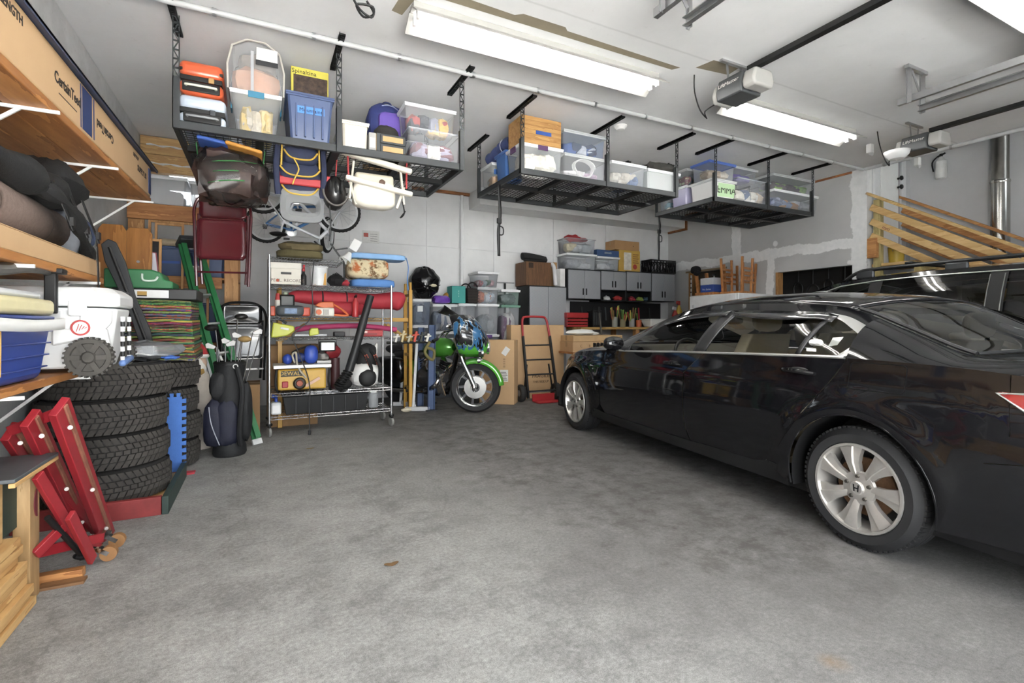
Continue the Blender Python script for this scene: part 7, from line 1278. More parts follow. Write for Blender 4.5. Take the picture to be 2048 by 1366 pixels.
# cartons behind the cart
carton(-.0+.07, .60, 6.22, 6.62, 0, .46, 'brown carton on the floor behind the left of the cart', m=CARD3, group='boxes behind the cart', txt=(('ICE', .25, .55, .06, '4a3620'),)); carton(.07, .62, 6.24, 6.62, .462, .92, 'brown carton stacked behind the left of the cart', m=CARD3, group='boxes behind the cart', txt=(('I III', .3, .6, .06, '4a3620'), ('III I', .75, .4, .06, '4a3620')))
# yellow scaffold frames behind and beside the cart
YS = mt('c99a18', .45, var=.1)
def scaffold(x, y0, y1, zt, label):
    t = thing('scaffold', label, 'scaffold', (x, (y0+y1)/2, 0), group='yellow scaffold frames')
    for y in (y0, y1): MB().bar((x, y, 0), (x, y, zt), .045).build('post', YS, t, bevel=.003)
    for z in (.3, .75, 1.2, 1.55):
        if z < zt: MB().bar((x, y0, z), (x, y1, z), .035).build('rung', YS, t)
    [MB().cyl((x, y, zt), (x, y, zt+.10), .018).build('pin', YS, t) for y in (y0, y1)]
scaffold(.20, 6.19, 6.80, 1.5, 'yellow scaffold frame behind the left end of the cart'); scaffold(1.80, 6.60, 6.86, 1.62, 'yellow scaffold frame standing right of the cart')
t = thing('scaffold_deck', 'yellow scaffold beams and plank joining the two frames', 'scaffold', (1.0, 6.6, 1.2)); 
for y in (6.64, 6.82):
    MB().bar((.23, y, 1.22), (1.79, y, 1.22), .03, .05).build('beam', YS, t); MB().bar((1.5, y, 1.16), (1.79, y, .95), .025, .03).bar((.23, y, .95), (.5, y, 1.16), .025, .03).build('brace', YS, t)
MB().box(.26, 1.77, 6.66, 6.80, 1.20, 1.235).build('plank', mt('8a8578', .6, var=.2), t)
# ================================================================ middle: stands, motorcycle, cartons, bin stacks
# white tool stand and blue steel beams
t = thing('roller_stand', 'white steel tool stand frame with small feet right of the cart', 'stand', (1.72, 6.35, 0)); WS = mt('d2d3d4', .4, .2, var=.06)
p1, p2 = at(801, 812, Z=0), at(826, 822, Z=0); 
for p in (p1, p2): MB().bar((p.x, p.y, .04), (p.x+.06, p.y+.03, .92), .036, .036).build('upright', WS, t, bevel=.004); MB().bar((p.x-.09, p.y+.05, .03), (p.x+.20, p.y-.09, .03), .06, .055).build('foot', WS, t, bevel=.006); MB().box(p.x-.11, p.x-.05, p.y+.03, p.y+.09, 0, .028).build('glide', BLACK, t)
MB().bar((p1.x+.02, p1.y, .06), (p2.x+.02, p2.y, .06), .05, .05).build('cross_member', WS, t, bevel=.004); MB().blob((p2.x-.10, p2.y-.05, .03), (.07, .03, .028), amp=.08).build('caster_cover', mt('cfc6ae', .5), t)
t = thing('clamp_rack', 'dark horizontal pipe on the tool stand with hanging clamps', 'rack', (1.7, 6.25, .9)); MB().tube([(1.40, 6.22, .93), (1.75, 6.24, .93), (2.02, 6.24, .93)], .016, 8).build('pipe', mt('3a3a36', .5, .4), t)
for k, (x, c, h) in enumerate(((1.50, 'd0cdc4', .10), (1.58, 'c9b88c', .14), (1.66, 'b0a890', .09), (1.74, 'c84a2c', .13), (1.82, '3a3f3a', .12), (1.90, 'd5d2c8', .10))): MB().bar((x, 6.2, .935), (x+.03, 6.2, .94+h), .035, .03).bar((x-.03, 6.19, .94+h*.6), (x+.06, 6.19, .94+h*.7), .02, .02).build('clamp', mt(c, .5, var=.2), t, bevel=.005)
MB().tube(smooth_path([(1.95, 6.22, .93), (1.88, 6.2, .80), (1.98, 6.2, .70), (2.0, 6.2, .82), (1.90, 6.2, .86)], 5), .02, 8).build('hanging_strap', mt('7d7440', .7), t)
BS = mt('566a8e', .45, .2, var=.12)
for k, (px, py, pt_, w, lb) in enumerate(((846, 815, 655, .075, 'shorter blue-grey steel post standing left of its twin'), (868, 822, 650, .085, 'taller blue-grey steel post standing in front of the motorcycle'))):
    p = at(px-6, py, Z=0); t = thing('steel_post', lb, 'post', p, group='blue-grey steel posts'); zt = at(px+4, pt_, Y=p.y).z; q = Vector((p.x+.03, p.y+.05, zt))
    for s in (-1, 1): MB().bar(Vector((p.x, p.y, .02))+Vector((s*w/2, 0, 0)), q+Vector((s*w/2, 0, 0)), .008, .05, up=(0, 1, 0)).build('flange', BS, t)
    MB().bar((p.x, p.y+.02, .02), q+Vector((0, .02, 0)), w, .008, up=(0, 1, 0)).build('web', BS, t); MB().box(p.x-.07, p.x+.07, p.y-.05, p.y+.06, 0, .018).build('foot_plate', mt('2b2c2f', .5), t)
# ---- motorcycle
def motorcycle():
    fw = at(952, 772, Y=6.08); yaw = math.atan2(-.86, .51)   # forward direction on the floor
    O = Vector((fw.x, 6.10, 0)); t = thing('motorcycle', 'touring motorcycle with green flame paint and batwing fairing behind the steel posts', 'motorcycle', O, yaw, local=True)
    GR = mt('52a02e', .25, .3, var=.1, coat=.8); BK = mt('121214', .25, coat=.8, var=.1); CH = mt('cfcfcf', .12, 1, var=0); st = math.radians(34); R = .335
    def flames(N, L, b):
        v, (x, y, z) = coords(N, L); mp = N.new('ShaderNodeMapping'); mp.inputs['Scale'].default_value = (9, 9, 1.6); L.new(v, mp.inputs[0])
        n = noise(N, L, mp.outputs[0], 1.2, 2, .5); n2 = noise(N, L, mp.outputs[0], 2.1, 2, .5); c = mix(N, L, rng(N, L, n, .50, .53), (.012, .012, .014), hx('2f6f9c')); c = mix(N, L, rng(N, L, mathn(N, L, 'ABSOLUTE', mathn(N, L, 'SUBTRACT', n, .5)), .012, .004), c, hx('b9c8cc')); c = mix(N, L, rng(N, L, n2, .56, .58), c, (.012, .012, .014))
        f = mathn(N, L, 'ADD', z, mathn(N, L, 'MULTIPLY', n, .5)); c = mix(N, L, rng(N, L, f, 1.14, 1.12), c, hx('5ab82e')); L.new(c, b.inputs['Base Color']); b.inputs['Roughness'].default_value = .2; b.inputs['Coat Weight'].default_value = 1
    FL = nodes_mat(flames)
    RS = Matrix.Rotation(st, 3, 'Z'); F_ = lambda x, y, z: tuple(RS @ Vector((x, y, 0))+Vector((0, 0, z)))   # steered front end about the wheel
    ax = RS @ Vector((0, 1, 0))
    w = MB().lathe([(R-.09, -.05), (R-.03, -.062), (R-.004, -.035), (R, 0), (R-.004, .035), (R-.03, .062), (R-.09, .05)], (0, 0, R), ax, 44).build('front_wheel', TYRE, t)
    MB().lathe([(R-.085, -.052), (R-.10, -.045), (R-.115, -.03), (R-.115, .03), (R-.10, .045), (R-.085, .052)], (0, 0, R), ax, 40).build('rim', CH, w)
    for i in range(9):
        q = 2*math.pi*i/9; e = RS @ Vector((math.cos(q), 0, 0)); d = Vector((e.x, e.y, math.sin(q))); e2 = RS @ Vector((math.cos(q+.35), 0, 0)); d2 = Vector((e2.x, e2.y, math.sin(q+.35))); MB().bar(Vector((0, 0, R))+d*.04, Vector((0, 0, R))+d2*(R-.11), .03, .03, up=ax).build('spoke', mt('5a5a5c', .3, .7), w)
    for s in (-1, 1):
        MB().lathe([(.06, -.003), (.145, -.003), (.145, .003), (.06, .003)], Vector((0, 0, R))+ax*.07*s, ax, 30, closed=True).build('brake_disc', mt('a9a8a6', .25, .9), w)
        MB().cyl(F_(-.0, .10*s, R), F_(-.16, .10*s, .68), .034, .030).cyl(F_(-.16, .10*s, .68), F_(-.26, .10*s, .98), .028).build('fork_leg', CH, t)
        MB().blob(F_(-.02, .11*s, R-.0), (.04, .03, .05), amp=.05).build('caliper', CH, t)
    rows = []
    for i in range(15):
        q = math.radians(4+112*i/14); rr = R+.03
        rows.append([F_(rr*math.cos(q)*k_, y, R+rr*math.sin(q)*k_) for y, k_ in ((-.085, .86), (-.075, .96), (-.035, 1.02), (0, 1.035), (.035, 1.02), (.075, .96), (.085, .86))])
    MB().grid(rows).build('front_fender', FL, t, solid=.006)
    # batwing fairing: domed shell lofted around the headlight
    rows = []
    for zf, xb, w_, xn in ((.74, -.18, .10, .10), (.80, -.20, .20, .165), (.88, -.22, .25, .19), (.97, -.24, .28, .17), (1.07, -.26, .28, .12), (1.18, -.29, .25, .04), (1.28, -.33, .19, -.06)):
        rows.append([F_(xb+(xn-xb)*math.cos(math.pi/2*u)**.8, w_*math.sin(math.pi/2*u)*1.15, zf) for u in [-1+2*j/14 for j in range(15)]])
    MB().grid(rows).build('fairing', FL, t, solid=.006)
    rows = []
    for k in range(6): zf = 1.24+.035*k; rows.append([F_(-.16-.05*k+(-.10)*abs(u)**2, .21*u*(1-.07*k), zf+(-.02*abs(u)*k)) for u in [-1+2*j/10 for j in range(11)]])
    MB().grid(rows).build('windscreen', glassy('2a2826', .45, .1), t)
    hl = MB().lathe([(0, .03), (.06, .025), (.085, .0), (.09, -.03)], F_(.17, 0, .86), RS @ Vector((1, 0, 0)), 22).build('headlight', mt('d8d4cc', .1, .5, var=.2), t); MB().lathe([(.085, .012), (.098, .012), (.098, -.02), (.085, -.02)], F_(.17, 0, .86), RS @ Vector((1, 0, 0)), 24, closed=True).build('headlight_ring', CH, hl)
    for s in (-1, 1): MB().lathe([(0, .02), (.04, .015), (.052, -.01), (.04, -.05), (0, -.06)], F_(.10, .16*s, .78), RS @ Vector((1, 0, 0)), 18).build('spot_lamp', CH, t); MB().lathe([(0, .022), (.03, .015), (.034, -.02), (0, -.03)], F_(.06, .27*s, .70), RS @ Vector((1, 0, 0)), 14).build('turn_signal', CH, t)
    MB().tube([F_(.09, -.26, .71), F_(.08, 0, .735), F_(.09, .26, .71)], .014, 8).build('lamp_bar', CH, t); MB().tube(smooth_path([F_(-.45, -.38, .98), F_(-.38, -.30, 1.06), F_(-.30, -.1, 1.08), F_(-.30, .1, 1.08), F_(-.38, .30, 1.06), F_(-.45, .38, .98)], 4), .014, 8).build('handlebar', CH, t)
    for s in (-1, 1): MB().cyl(F_(-.45, .38*s, .98), F_(-.50, .44*s, .95), .02).build('grip', BLACK, t); MB().blob(F_(-.30, .40*s, 1.13), (.02, .06, .035), 12, 8, amp=0).build('mirror', CH, t)
    # body
    rows = []
    for x, w_, z0, z1 in ((-.36, .05, .80, .90), (-.42, .12, .73, .96), (-.55, .155, .70, .99), (-.70, .15, .70, .97), (-.84, .10, .72, .90), (-.92, .03, .76, .84)): rows.append([(x, w_*math.sin(q), (z0+z1)/2+(z1-z0)/2*math.cos(q)) for q in [2*math.pi*i/16 for i in range(16)]])
    MB().grid(rows, cv=True).build('fuel_tank', GR, t); MB().blob((-.64, 0, .975), (.16, .06, .02), 12, 8, amp=0).build('tank_console', CH, t)
    MB().blob((-1.12, 0, .74), (.32, .17, .075), 18, 10, amp=.04, sq=.8).build('seat', mt('2b2b2d', .6, var=.1), t); MB().blob((-1.38, 0, .80), (.22, .16, .07), 18, 10, amp=.04, sq=.8).build('passenger_seat', mt('2b2b2d', .6, var=.1), t)
    en = MB().blob((-.70, 0, .40), (.26, .19, .17), 16, 10, amp=.06, sq=.7).build('engine', mt('6a6a6c', .3, .8, var=.3, sc=14), t)
    for s, x in ((1, -.56), (-1, -.84)):
        for k in range(7): MB().lathe([(.0, -.006), (.085, -.006), (.085, .006), (0, .006)], (x+s*.012*k, 0, .50+.028*k), (s*.4, 0, .92), 18).build('cooling_fin', mt('2a2a2b', .4, .5) if k % 2 else CH, en)
    MB().lathe([(0, .03), (.07, .02), (.09, 0), (.09, -.03)], (-.70, -.18, .60), (0, -1, 0), 22).build('air_cleaner', CH, t); MB().lathe([(0, .02), (.09, .015), (.11, 0), (.11, -.05)], (-.52, -.17, .33), (0, -1, 0), 22).build('engine_cover', CH, t)
    for s in (-1, 1):
        MB().tube(smooth_path([(-.36, .05*s, .62), (-.30, .24*s, .56), (-.34, .30*s, .42), (-.36, .20*s, .22)], 5), .018, 8).build('crash_bar', CH, t); MB().tube(smooth_path([(-.56, -.12, .50), (-.50, -.20, .36), (-.8, -.22, .25), (-1.7, -.24, .24)], 5), .035 if s == -1 else .03, 10).build('exhaust', CH, t) if s == -1 else None
        MB().blob((-1.30, .27*s, .52), (.28, .09, .19), 18, 10, amp=.02, sq=.5).build('saddlebag', BK, t); MB().box(-.98, -.62, min(.2*s, .32*s), max(.2*s, .32*s), .27, .30).build('footboard', BLACK, t, bevel=.01); MB().tube([(-.30, .02*s, .78), (-.42, .03*s, .40), (-.55, .10*s, .20), (-1.3, .12*s, .24)], .02, 8).build('frame_tube', BK, t)
    MB().lathe([(.2, -.06), (.30, -.072), (.325, -.03), (.33, 0), (.325, .03), (.30, .072), (.2, .06)], (-1.36, 0, .33), (0, 1, 0), 36).lathe([(0, -.03), (.2, -.05), (.2, .05), (0, .03)], (-1.36, 0, .33), (0, 1, 0), 30).build('rear_wheel', TYRE, t)
    MB().grid([[(-1.36+.37*math.cos(q)*k_, y, .33+.37*math.sin(q)*k_) for y, k_ in ((-.10, .9), (-.08, 1), (0, 1.03), (.08, 1), (.10, .9))] for q in [math.radians(20+150*i/12) for i in range(13)]]).build('rear_fender', GR, t, solid=.006)
    MB().tube([(-.95, .10, .30), (-.98, .26, .03), (-.90, .26, .012)], .012, 8).build('kickstand', CH, t)
    return t
motorcycle()
# ---- cartons and hand truck
p = at(1000, 814, Z=0)
t = carton(2.90, 3.42, 6.55, 6.85, 0, .93, 'tall brown carton with shipping labels right of the motorcycle', m=CARD, rz=math.radians(-38), tape=True, txt=())
w = .26; d = -.1505
MB().box(.05, .17, d-.001, d, .33, .50).build('label', mt('dcdcd8', .6, var=.05), t); MB().bar((.10, d-.001, .72), (.17, d-.001, .82), .08, .002, up=(0, 1, 0)).build('label', mt('dcdcd8', .6), t)
for k in range(6): MB().box(.06, .16-.01*(k % 3), d-.002, d-.001, .35+.022*k, .358+.022*k).build('print_line', INK, t)
for s_ in ((.06, .92, '|| ||| | |||'),): text('lettering', '|||| ||| || |||', .035, INK, (.11, d-.0015, .60), (0, 0, 1), (-1, 0, 0), t)
MB().lathe([(.03, -.0006), (.036, -.0006), (.036, .0006), (.03, .0006)], (-.12, d-.0008, .25), (0, 1, 0), 20, closed=True).build('round_mark', mt('a05a3c', .8), t); MB().box(-.05, -.0, d-.0012, d, .26, .32).build('sticker', mt('d9d9d5', .6), t)
t = carton(3.44, 4.40, 6.86, 7.02, 0, 1.15, 'large flat carton leaning upright behind the hand truck', m=CARD, tape=False, txt=(('FRAGILE', .55, .30, .085, '4a3620'), ('THIS SIDE UP', .55, .22, .05, '4a3620'), ('\u2191', .82, .27, .10, '4a3620')))
t = thing('hand_truck', 'black hand truck with a red loop handle in front of cartons', 'hand truck', (3.75, 6.5, 0)); a, b = at(1052, 800, Y=6.55).x, at(1112, 800, Y=6.55).x; zt = 1.0; HB = mt('2d2f31', .4, .4, var=.1); RDH = mt('a81c24', .4)
L_ = lambda x, z: Vector((x, 6.50+.22*z, z)); xi = .03
for x, s in ((a+.02, 1), (b-.0, -1)):
    MB().bar(L_(x, .06), L_(x+s*.015, .98), .045, .03, up=(1, 0, 0)).build('side_rail', HB, t, bevel=.003); MB().bar(L_(x+s*.06, .55)+Vector((0, .05, 0)), L_(x+s*.0, .12)+Vector((0, .12, 0)), .02, .02).build('wheel_brace', HB, t)
for k, z in enumerate((.16, .40, .62, .84)): MB().tube([L_(a+.02, z), L_((a+b)/2, z)+Vector((0, .02 if k else 0, 0)), L_(b, z)], .012, 8).build('cross_bar', HB, t)
MB().tube(smooth_path([L_(a+.035, .96), L_(a+.045, 1.15), L_(a+.06, 1.24), L_(a+.12, 1.275), L_(b-.11, 1.275), L_(b-.05, 1.24), L_(b-.03, 1.15), L_(b-.015, .96)], 4), .018, 10).build('loop_handle', RDH, t)
MB().box(a+.08, b-.06, 6.30, 6.50, .008, .020).box(a+.08, b-.06, 6.495, 6.51, .02, .12).build('toe_plate', RDH, t)
for x in (a-.05, b+.05): 
    w = MB().lathe([(.05, -.035), (.11, -.045), (.128, -.02), (.13, 0), (.128, .02), (.11, .045), (.05, .035)], (x, 6.62, .13), (1, 0, 0), 26).build('wheel', mt('2f2e2d', .8, var=.2), t); MB().lathe([(0, -.03), (.05, -.028), (.055, 0), (.05, .028), (0, .03)], (x, 6.62, .13), (1, 0, 0), 20).build('hub', mt('8b8b8a', .5, .3), w)
MB().cyl((a-.05, 6.62, .13), (b+.05, 6.62, .13), .01).build('axle', STEEL, t)
# ---- stacks of clear bins along the back wall
LGN = mt('6f9a88', .45); LPU = mt('6a4a8c', .4); GREY = glassy('aab0b8', .7, .25); YW = 7.35
def stack(px0, px1, Y, dep, items, grp='clear bins along the back wall'):
    z = 0.0; x0, x1 = fr(px0, px1, Y)
    for (ztop, lab, cols, kw) in items: bin_(x0, x1, Y, Y+dep, z, ztop-.002, lab, cols, group=grp, **kw); z = ztop
stack(826, 862, 7.56, .38, ((.53, 'clear bin with red latch at the bottom behind the white stand', ('3a3d42', '454a55'), dict(body=GREY, latch=mt('b02a2e', .4))), (.92, 'clear grey bin second from the floor behind the white stand', ('55585e', '3d4046'), dict(body=GREY)), (1.15, 'low clear bin third from the floor under the garbage bag', ('8a8478', '77706a'), dict(body=GREY)), (1.56, 'clear bin with paper label just under the garbage bag', ('6f7884', '59616c'), dict(body=CLEARB, tape=('d9dcdc', None, (.25, .55, .5, .72)), fill=.95))))
stack(866, 914, 7.56, .38, ((.50, 'clear bin on the floor behind the motorcycle seat', ('4a4c50',), dict(body=GREY)), (1.05, 'clear bin with torn paper label behind the motorcycle seat', ('44474d', '5a5d62'), dict(body=GREY, tape=('d6d6d4', None, (.4, .85, .4, .8)))), (1.485, 'clear bin of blue and white cloth under the purple packet', ('7d8aa0', 'd0cfd2', '55698c'), dict(fill=.9, tape=('dcdcda', None, (.5, .75, .7, .88))))))
stack(918, 952, 7.5, .42, ((.55, 'clear bin on the floor hidden by the fairing', ('5a5c60',), dict(body=GREY)), (1.05, 'clear bin half hidden by the fairing', ('9a9ca0', 'c9c8c4'), {}), (1.50, 'clear bin with white lid under the teal box', ('b9bab8', 'd0cec8'), dict(fill=.6))))
stack(956, 998, 7.5, .42, ((.6, 'clear bin on the floor right of the fairing', ('8a8f96',), dict(latch=LPU)), (1.0, 'clear bin with purple latches right of the fairing', ('a9aeb6', '6a6f7a'), dict(latch=LPU)), (1.50, 'clear bin under the bin of mixed toys', ('7f868c', '9aa0a4'), {}), (1.77, 'clear bin of orange and white toys in the second column', ('c0704a', 'd8d2c8', 'b9c4d0'), dict(lid=LIDC, fill=.95)), (2.03, 'top clear bin of small coloured toys below the strap', ('a8606a', '9aa8b0', '5f7a6c', 'c9a0a8'), dict(fill=.6, taper=.05))))
stack(1003, 1040, 7.5, .42, ((.45, 'clear bin on the floor left of the tall cabinet', ('6a6470',), dict(lid=LPU)), (.85, 'brown tinted bin with a white label left of the tall cabinet', ('7d6468', '6a5458'), dict(tape=('d8d8d6', None, (.35, .8, .1, .6)))), (1.49, 'tall clear bin with green lid holding folded purple and white towels', ('7c4a78', 'd6d2d0', 'c8c4c6'), dict(lid=LGN, fill=.9)), (1.75, 'clear bin of grey cables beside the tall cabinet', ('8a9296', '6d7478'), dict(body=CLEARG2, fill=.9))))
x0, x1 = fr(829, 884, 7.45); t = thing('garbage_bag', 'bulging black garbage bag on top of a clear bin', 'bag', ((x0+x1)/2, 7.68, 1.56)); GB_ = mt('141416', .22, var=.2, bump=.6, sc=8)
MB().blob(((x0+x1)/2, 7.68, 1.56+.25), ((x1-x0)/2+.02, .24, .25), 28, 18, amp=.07, fr=5, flat=.03).build('bag', GB_, t); MB().blob(((x0+x1)/2, 7.45, 1.73), (.06, .03, .04), 12, 8, amp=.3).build('knot', GB_, t)
for k in range(9): q = 2*math.pi*k/9; MB().tube([((x0+x1)/2+.03*math.cos(q), 7.445, 1.73+.03*math.sin(q)), ((x0+x1)/2+.14*math.cos(q), 7.46, 1.75+.13*math.sin(q)), ((x0+x1)/2+.22*math.cos(q), 7.53, 1.78+.19*math.sin(q))], [.012, .012, .004], 6).build('gather', GB_, t)
MB().blob(((x0+x1)/2+.08, 7.445, 1.76), (.06, .02, .02), 10, 6, amp=.25).build('torn_hole', mt('cfc6a8', .7), t)
p = at(882, 607, Y=7.6); t = thing('purple_packet', 'purple foil packet lying on a bin lid', 'packet', (p.x, 7.62, 1.485)); MB().blob((p.x, 7.62, 1.55), (.14, .09, .065), 14, 9, amp=.08, sq=.6, flat=.03).build('packet', mt('6a2fa8', .35, var=.3, sc=20), t); MB().box(p.x-.12, p.x+.12, 7.535, 7.54, 1.505, 1.515).build('seal', mt('8a5cc0', .4), t)
p = at(905, 598, Y=7.65); t = thing('yellow_plush', 'yellow soft toy tucked behind the purple packet', 'toy', (p.x, 7.75, 1.485)); MB().blob((p.x-.03, 7.78, 1.585), (.09, .08, .10), 14, 9, amp=.08).build('body', mt('b88a2c', .9, var=.2), t); MB().blob((p.x+.06, 7.76, 1.605), (.045, .04, .05), 10, 7, amp=.05).build('paw', mt('b88a2c', .9), t)
x0, x1 = fr(912, 932, 7.52); carton(x0-.06, x1, 7.54, 7.78, 1.502, 1.775, 'teal printed box between the plush and the basket', m=mt('2f9a94', .6, var=.08), tape=False, txt=(('i', .5, .7, .04, 'e8f0ee'), ('i', .5, .55, .04, 'e8f0ee'), ('i', .5, .4, .04, 'e8f0ee')))
x0, x1 = fr(934, 955, 7.55); t = thing('black_basket', 'dark woven basket with two loop handles on a bin', 'basket', ((x0+x1)/2, 7.7, 1.502)); MB().box(x0, x1+.02, 7.53, 7.85, 1.502, 1.75, tp=.02).build('body', mt('28211f', .8, var=.3, sc=60, bump=.5), t, bevel=.01)
for yy in (7.54, 7.84): MB().tube([((x0+x1)/2+.09*math.cos(q), yy, 1.74+.10*math.sin(q)) for q in [math.pi*i/10 for i in range(11)]], .011, 8).build('handle', mt('241d1b', .8), t)
for k in range(5): MB().box(x0-.002, x1+.022, 7.527, 7.531, 1.53+.045*k, 1.538+.045*k).build('weave_band', mt('3a302c', .8), t)
# ================================================================ back right: cabinets, bench, right wall, stairs
def plate(N, L, b):
    v, s = coords(N, L); w = N.new('ShaderNodeTexChecker'); w.inputs['Scale'].default_value = 75; L.new(v, w.inputs['Vector']); c = mix(N, L, w.outputs[1], hx('9b9ea3'), hx('b4b7bb')); L.new(c, b.inputs['Base Color']); b.inputs['Metallic'].default_value = .35; b.inputs['Roughness'].default_value = .42
PLATE = nodes_mat(plate); CAB = mt('2a2c2e', .5, .2, var=.08)
def cabinet(name, label, x0, x1, y0, y1, z0, z1, hz, grp=None, shelf=0):
    t = thing(name, label, 'cabinet', ((x0+x1)/2, (y0+y1)/2, z0), group=grp); zb = z0+shelf; T = .018
    if shelf: MB().box(x0, x0+T, y0, y1, z0, zb).box(x1-T, x1, y0, y1, z0, zb).box(x0, x1, y0, y1, z0, z0+T).box(x0+T, x1-T, y1-T, y1, z0+T, zb).build('open_shelf', CAB, t)
    MB().box(x0, x1, y0, y1, zb, z1).build('body', CAB, t, bevel=.004); xm = (x0+x1)/2
    for a, b, s in ((x0+.012, xm-.003, 1), (xm+.003, x1-.012, -1)):
        d = MB().box(a, b, y0-.02, y0-.001, zb+.012, z1-.02).build('door', PLATE, t, bevel=.004); xx = xm-.05 if s > 0 else xm+.02; MB().box(xx, xx+.03, y0-.026, y0-.0195, hz, hz+.12).build('handle', BLACK, d, bevel=.004)
    return t
cabinet('tall_cabinet', 'tall grey diamond-plate steel cabinet against the back wall', 4.10, 4.86, 7.50, 7.96, .08, 1.83, .95)
fr1 = lambda p, Y=7.6: at(p, 600, Y=Y).x
X_ = [fr1(1135), fr1(1201), fr1(1252), fr1(1302), fr1(1349)]; G_ = 'steel wall cabinets'
cabinet('wall_cabinet', 'leftmost tall wall cabinet with diamond-plate doors', X_[0], X_[1]-.004, 7.6, 7.96, 1.62, 2.17, 1.70, G_); cabinet('wall_cabinet', 'short wall cabinet over the open shelf with the red rag', X_[1], X_[2]-.004, 7.6, 7.96, 1.60, 2.18, 1.86, G_, .2); cabinet('wall_cabinet', 'short wall cabinet over the open shelf with the green bits', X_[2], X_[3]-.004, 7.6, 7.96, 1.60, 2.19, 1.86, G_, .2); cabinet('wall_cabinet', 'rightmost tall wall cabinet beside the right wall', X_[3], X_[4], 7.6, 7.96, 1.62, 2.19, 1.70, G_)
for k, (px, c, lb) in enumerate(((1214, 'cfcfcd', 'white rag'), (1236, 'b8302c', 'red rag'), (1264, 'a82a3c', 'red cloth bundle'), (1280, '8a9a3c', 'green cloth bundle'), (1294, '3f5a6c', 'blue cloth bundle'))):
    x = fr1(px, 7.7); t = thing('shop_rag', lb+' on the open shelf under the wall cabinets', 'rag', (x, 7.72, 1.62), group='rags under the wall cabinets'); MB().blob((x, 7.72, 1.662), (.10 if k == 1 else .07, .06, .045), 12, 8, amp=.16, flat=.04).build('cloth', mt(c, .8, var=.2), t); MB().blob((x+.03, 7.68, 1.64), (.04, .03, .02), 10, 6, amp=.15).build('fold', mt(c, .8), t)
# on the wall cabinets
ZT = 2.172
a, b = fr1(1133, 7.62), fr1(1192, 7.62); bin_(a, b, 7.60, 7.96, ZT, ZT+.29, 'clear bin of white hangers at the left on the wall cabinets', ('b8bcc2', 'd3d6da'), fill=.75); bin_(a, b-.02, 7.60, 7.94, ZT+.292, ZT+.56, 'clear bin topped with red cloth on the wall cabinets', ('c9bf9c', 'b9bdc0', 'a8b0b4'), fill=.8, nolid=True)
t = thing('red_bundle', 'red cloth lying over the top clear bin on the wall cabinets', 'cloth', ((a+b)/2, 7.7, ZT+.55)); MB().blob(((a+b)/2-.1, 7.76, ZT+.58), (.17, .12, .055), 14, 8, amp=.2).build('cloth', mt('b0222c', .8), t); MB().blob(((a+b)/2+.1, 7.76, ZT+.565), (.12, .10, .035), 12, 8, amp=.2).build('fold', mt('a01e28', .8), t)
a, b = fr1(1194, 7.62), fr1(1238, 7.62); bin_(a, b, 7.6, 7.95, ZT+.008, ZT+.27, 'clear bin of white cables under the blue box', ('cfd2d6', 'b4b9c0'), fill=.7); carton(a, b, 7.62, 7.94, ZT+.272, ZT+.39, 'flat blue printed box on a clear bin', m=mt('3a5a86', .5, var=.1), tape=False, txt=(('BRAND', .5, .55, .05, 'b8bcb0'),))
a, b = fr1(1245, 7.62), fr1(1280, 7.62)
t = carton(a-.08, b, 7.62, 7.94, ZT+.008, ZT+.42, 'yellow and white printed fan carton on the wall cabinets', m=mt('c8a23c', .6, var=.1), tape=False); w = (b-a+.08)/2; MB().box(-w*.55, w*.15, -.1625, -.1605, .03, .37).build('printed_panel', mt('d3cfc6', .5, var=.25, sc=12), t); MB().lathe([(0, -.001), (.05, -.001), (.05, .001)], (w*.5, -.1625, .10), (0, 1, 0), 16).build('red_dot', mt('b03a2c', .6), t)
for k in range(5): MB().box(w*.3, w*.85-.02*(k % 2), -.1622, -.1605, .17+.04*k, .185+.04*k).build('print_line', mt('8a5a2c', .6, var=0), t)
carton(a-.17, b-.01, 7.63, 7.93, ZT+.422, ZT+.60, 'small brown carton on the yellow fan carton', m=CARD2, txt=(('x', .75, .5, .05, '4a3620'),))
t = thing('glass_vase', 'small clear glass vase beside the yellow carton', 'vase', (fr1(1287), 7.75, ZT+.01)); MB().lathe([(0, .0), (.05, .0), (.035, .06), (.07, .16), (.06, .17)], (fr1(1287), 7.75, ZT+.02), (0, 0, 1), 16).build('bowl', glassy('d8dcdc', .6, .05), t); MB().cyl((fr1(1287), 7.75, ZT+.016), (fr1(1287), 7.75, ZT+.021), .05).build('foot', glassy('d8dcdc', .4, .05), t)
a, b = fr1(1302, 7.65), fr1(1350, 7.65); t = thing('milk_crate', 'black lattice milk crate on the rightmost wall cabinet', 'crate', ((a+b)/2, 7.78, ZT+.02)); z0, z1 = ZT+.022, ZT+.29
for (p, q) in (((a, 7.64), (b, 7.64)), ((a, 7.92), (b, 7.92)), ((a, 7.64), (a, 7.92)), ((b, 7.64), (b, 7.92))):
    m = MB(); P_ = lambda f, z: (p[0]+(q[0]-p[0])*f, p[1]+(q[1]-p[1])*f, z)
    for z in (z0+.01, z1-.015): m.bar(P_(0, z), P_(1, z), .014, .03)
    for k in range(9): f = k/8; m.bar(P_(f, z0), P_(f, z1), .012); m.bar(P_(max(0, f-.12), z0+.02), P_(min(1, f+.12), z1-.02), .010) if k % 2 else m.bar(P_(min(1, f+.12), z0+.02), P_(max(0, f-.12), z1-.02), .010)
    m.build('lattice_side', BLACK, t, smooth=False)
MB().box(a, b, 7.64, 7.92, z0-.002, z0+.006).build('base', BLACK, t)
